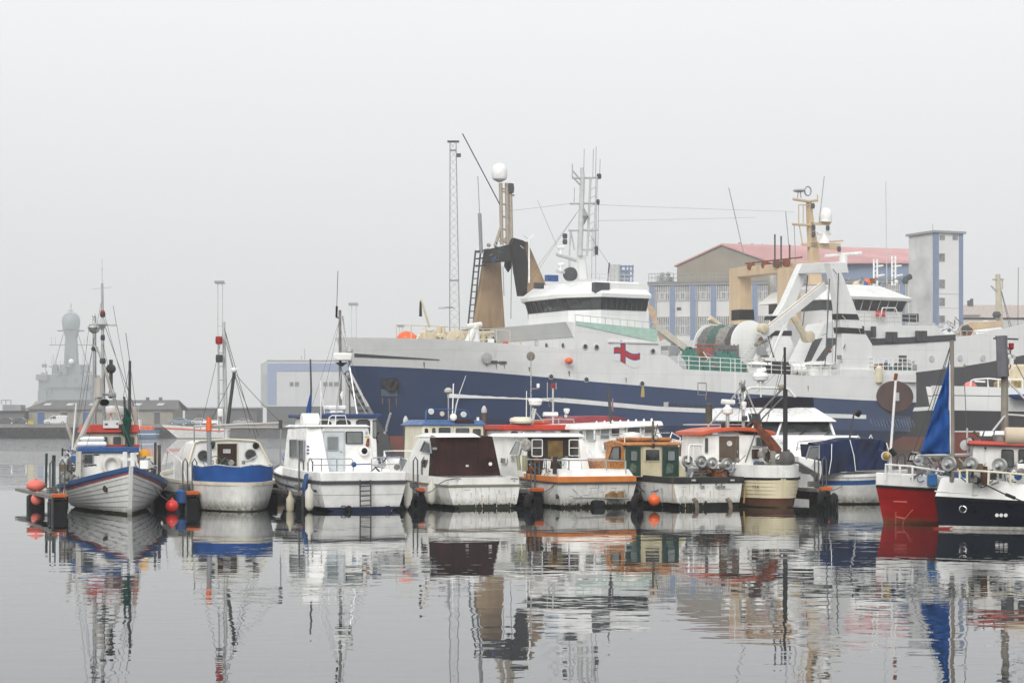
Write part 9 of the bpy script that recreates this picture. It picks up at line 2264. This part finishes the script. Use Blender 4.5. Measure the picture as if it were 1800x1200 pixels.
gearbits(T2, VT, 16, 1500, 1590, 488, 502, YC - 3, YC, 28, 2.2)
gearbits(T4, VT, 18, 850, 916, 424, 462, Y4 - 5.2, Y4 + 3, 29, 2.4)
for a, b, c in (((1474, 480), (1468, 640), -5.4), ((1458, 490), (1450, 645), -5.4), ((1420, 484), (1402, 640), 4.6), ((1350, 590), (1372, 648), -3)): part('hydraulic_hose', MB().tube(sag(VT(*a, c), VT(*b, c), .5, 8), .05, 5, world=True), dgrey, T1)
# stains and scuffs on the hulls
mk = [M('rust drip', (.55, .48, .36), .7, var=.4), M('grime drip', (.58, .57, .52), .7, var=.4), M('black scuff', (.34, .34, .33), .7, var=.4), M('weed fringe', (.028, .03, .015), .9, var=.5)]
def stains(root, F, h, n, seed, zt, side=-1):
    r = random.Random(seed); mb = MB(F)
    for k in range(n):
        m_ = r.choices((0, 1, 2), (2, 5, 3))[0]; z = r.uniform(.25, zt); hh = min(z - .03, r.uniform(.08, .4)); w_ = r.uniform(.006, .02)
        if m_ == 2: hh, w_ = r.uniform(.006, .014), r.uniform(.04, .16)
        if r.random() < .6:
            a = h.pt(0, z, 1); x = r.uniform(-.9, .9) * a[0]; y0, y1 = a[1] - .006, h.pt(0, z - hh, 1)[1] - .006
            mb.add([(x - w_ * .5, y1, z - hh), (x + w_ * .5, y1, z - hh), (x + w_, y0, z), (x - w_, y0, z)], [(0, 1, 2, 3)], m_)
        else:
            t = r.uniform(.06, .6); d = w_ / 4; P = [h.pt(t + e, q, side, .006) for e, q in ((-d * .5, z - hh), (d * .5, z - hh), (d, z), (-d, z))]; mb.add(P, [(0, 1, 2, 3)], m_)
    a = h.pt(0, .1, 1)
    for k in range(60):
        x = a[0] * r.uniform(-.97, .97); z = r.uniform(.05, .15); y = h.pt(0, z, 1)[1] - .005; w_ = r.uniform(.008, .03)
        mb.add([(x - w_, y, .01), (x + w_, y, .01), (x + w_ * .3, y, z), (x - w_ * .5, y, z)], [(0, 1, 2, 3)], 3)
    part('stains', mb, mk, root, kind='stuff')
stains(b4, F4, h4, 34, 2, .58); stains(b5, F5, h5, 34, 3, .62); stains(b6, F6, h6, 30, 4, .64)
# mooring lines from the boats to the fingers
blk_rope = M('black rope', (.02, .02, .022), .9)
for (a, b, s_, m_, lb) in (((353, 862, 50.9), (340, 874, 51.0), .03, blk_rope, 'black mooring line from the double ended boat to the finger beside the blue drum'),
    ((502, 852, 51.3), (514, 878, 51.0), .05, blk_rope, 'black mooring line at the stern of the double ended boat towards the ladder boat'),
    ((973, 852, 52.6), (946, 866, 53.4), .06, rope, 'grey mooring line from the orange banded boat to its finger'),
    ((1180, 846, 52.6), (1145, 864, 53.2), .05, blue, 'blue mooring line from the varnished boat to the finger with the orange buoy'),
    ((1484, 850, 55), (1456, 862, 53.6), .05, rope, 'grey mooring line from the tarpaulin boat to the finger'),
    ((265, 846, 49.8), (301, 880, 50.2), .10, rope, 'grey mooring line from the clinker boat bow down to the red buoy'),
    ((1120, 848, 53.2), (1133, 864, 53.6), .04, blk_rope, 'black mooring line at the corner of the orange banded boat beside the varnished boat'),
    ((715, 848, 51.4), (741, 864, 53), .05, blue, 'blue mooring line from the ladder boat to the finger beside the maroon canvas boat')):
    single('mooring_line', MB().tube(sag(at(*a), at(*b), s_, 10), .013, 5, world=True), m_, lb, 'mooring line', 'mooring lines of the small boats')
def text(root, s_, p, h, fr, m_, turn=0):
    c = bpy.data.curves.new('lettering', 'FONT'); c.body = s_; c.size = h * 1.4; c.extrude = .003
    t = bpy.data.objects.new('lettering', c); COL.objects.link(t); dg_ = bpy.context.evaluated_depsgraph_get()
    me = bpy.data.meshes.new_from_object(t.evaluated_get(dg_)); bpy.data.objects.remove(t); bpy.data.curves.remove(c)
    M_ = Matrix.Rotation(fr.rz + turn, 4, 'Z') @ Matrix.Rotation(R(90), 4, 'X')
    mb = MB(); mb.v = [M_ @ v.co + Vector(p) for v in me.vertices]; mb.f = [list(q_.vertices) for q_ in me.polygons]; mb.m = [0] * len(mb.f)
    bpy.data.meshes.remove(me)
    part('lettering', mb, m_, root, sharp=20)
text(b7, 'TER', F7.wY(1313, 858, .55) + dirv(F7, 0, -.35, 0), .085, F7, black, R(-28))
text(b5, 'TN', wall5(899, 812) + dirv(F5, -.03, 0, 0), .16, F5, dgrey, R(-90))
# ================================================================ the fog
hz = MB()
hz.box(-520, 520, -80, 1250, -1.0, 72.0)
hm = bpy.data.materials.new('fog'); hm.use_nodes = True
N_, L_ = hm.node_tree.nodes, hm.node_tree.links
N_.clear()
out_ = N_.new('ShaderNodeOutputMaterial'); pv = N_.new('ShaderNodeVolumePrincipled')
pv.inputs['Color'].default_value = (.96, .975, .99, 1); pv.inputs['Density'].default_value = .0006; pv.inputs['Anisotropy'].default_value = -.25
L_.new(pv.outputs[0], out_.inputs['Volume'])
ho = struct('haze', hz, hm); ho['kind'] = 'stuff'
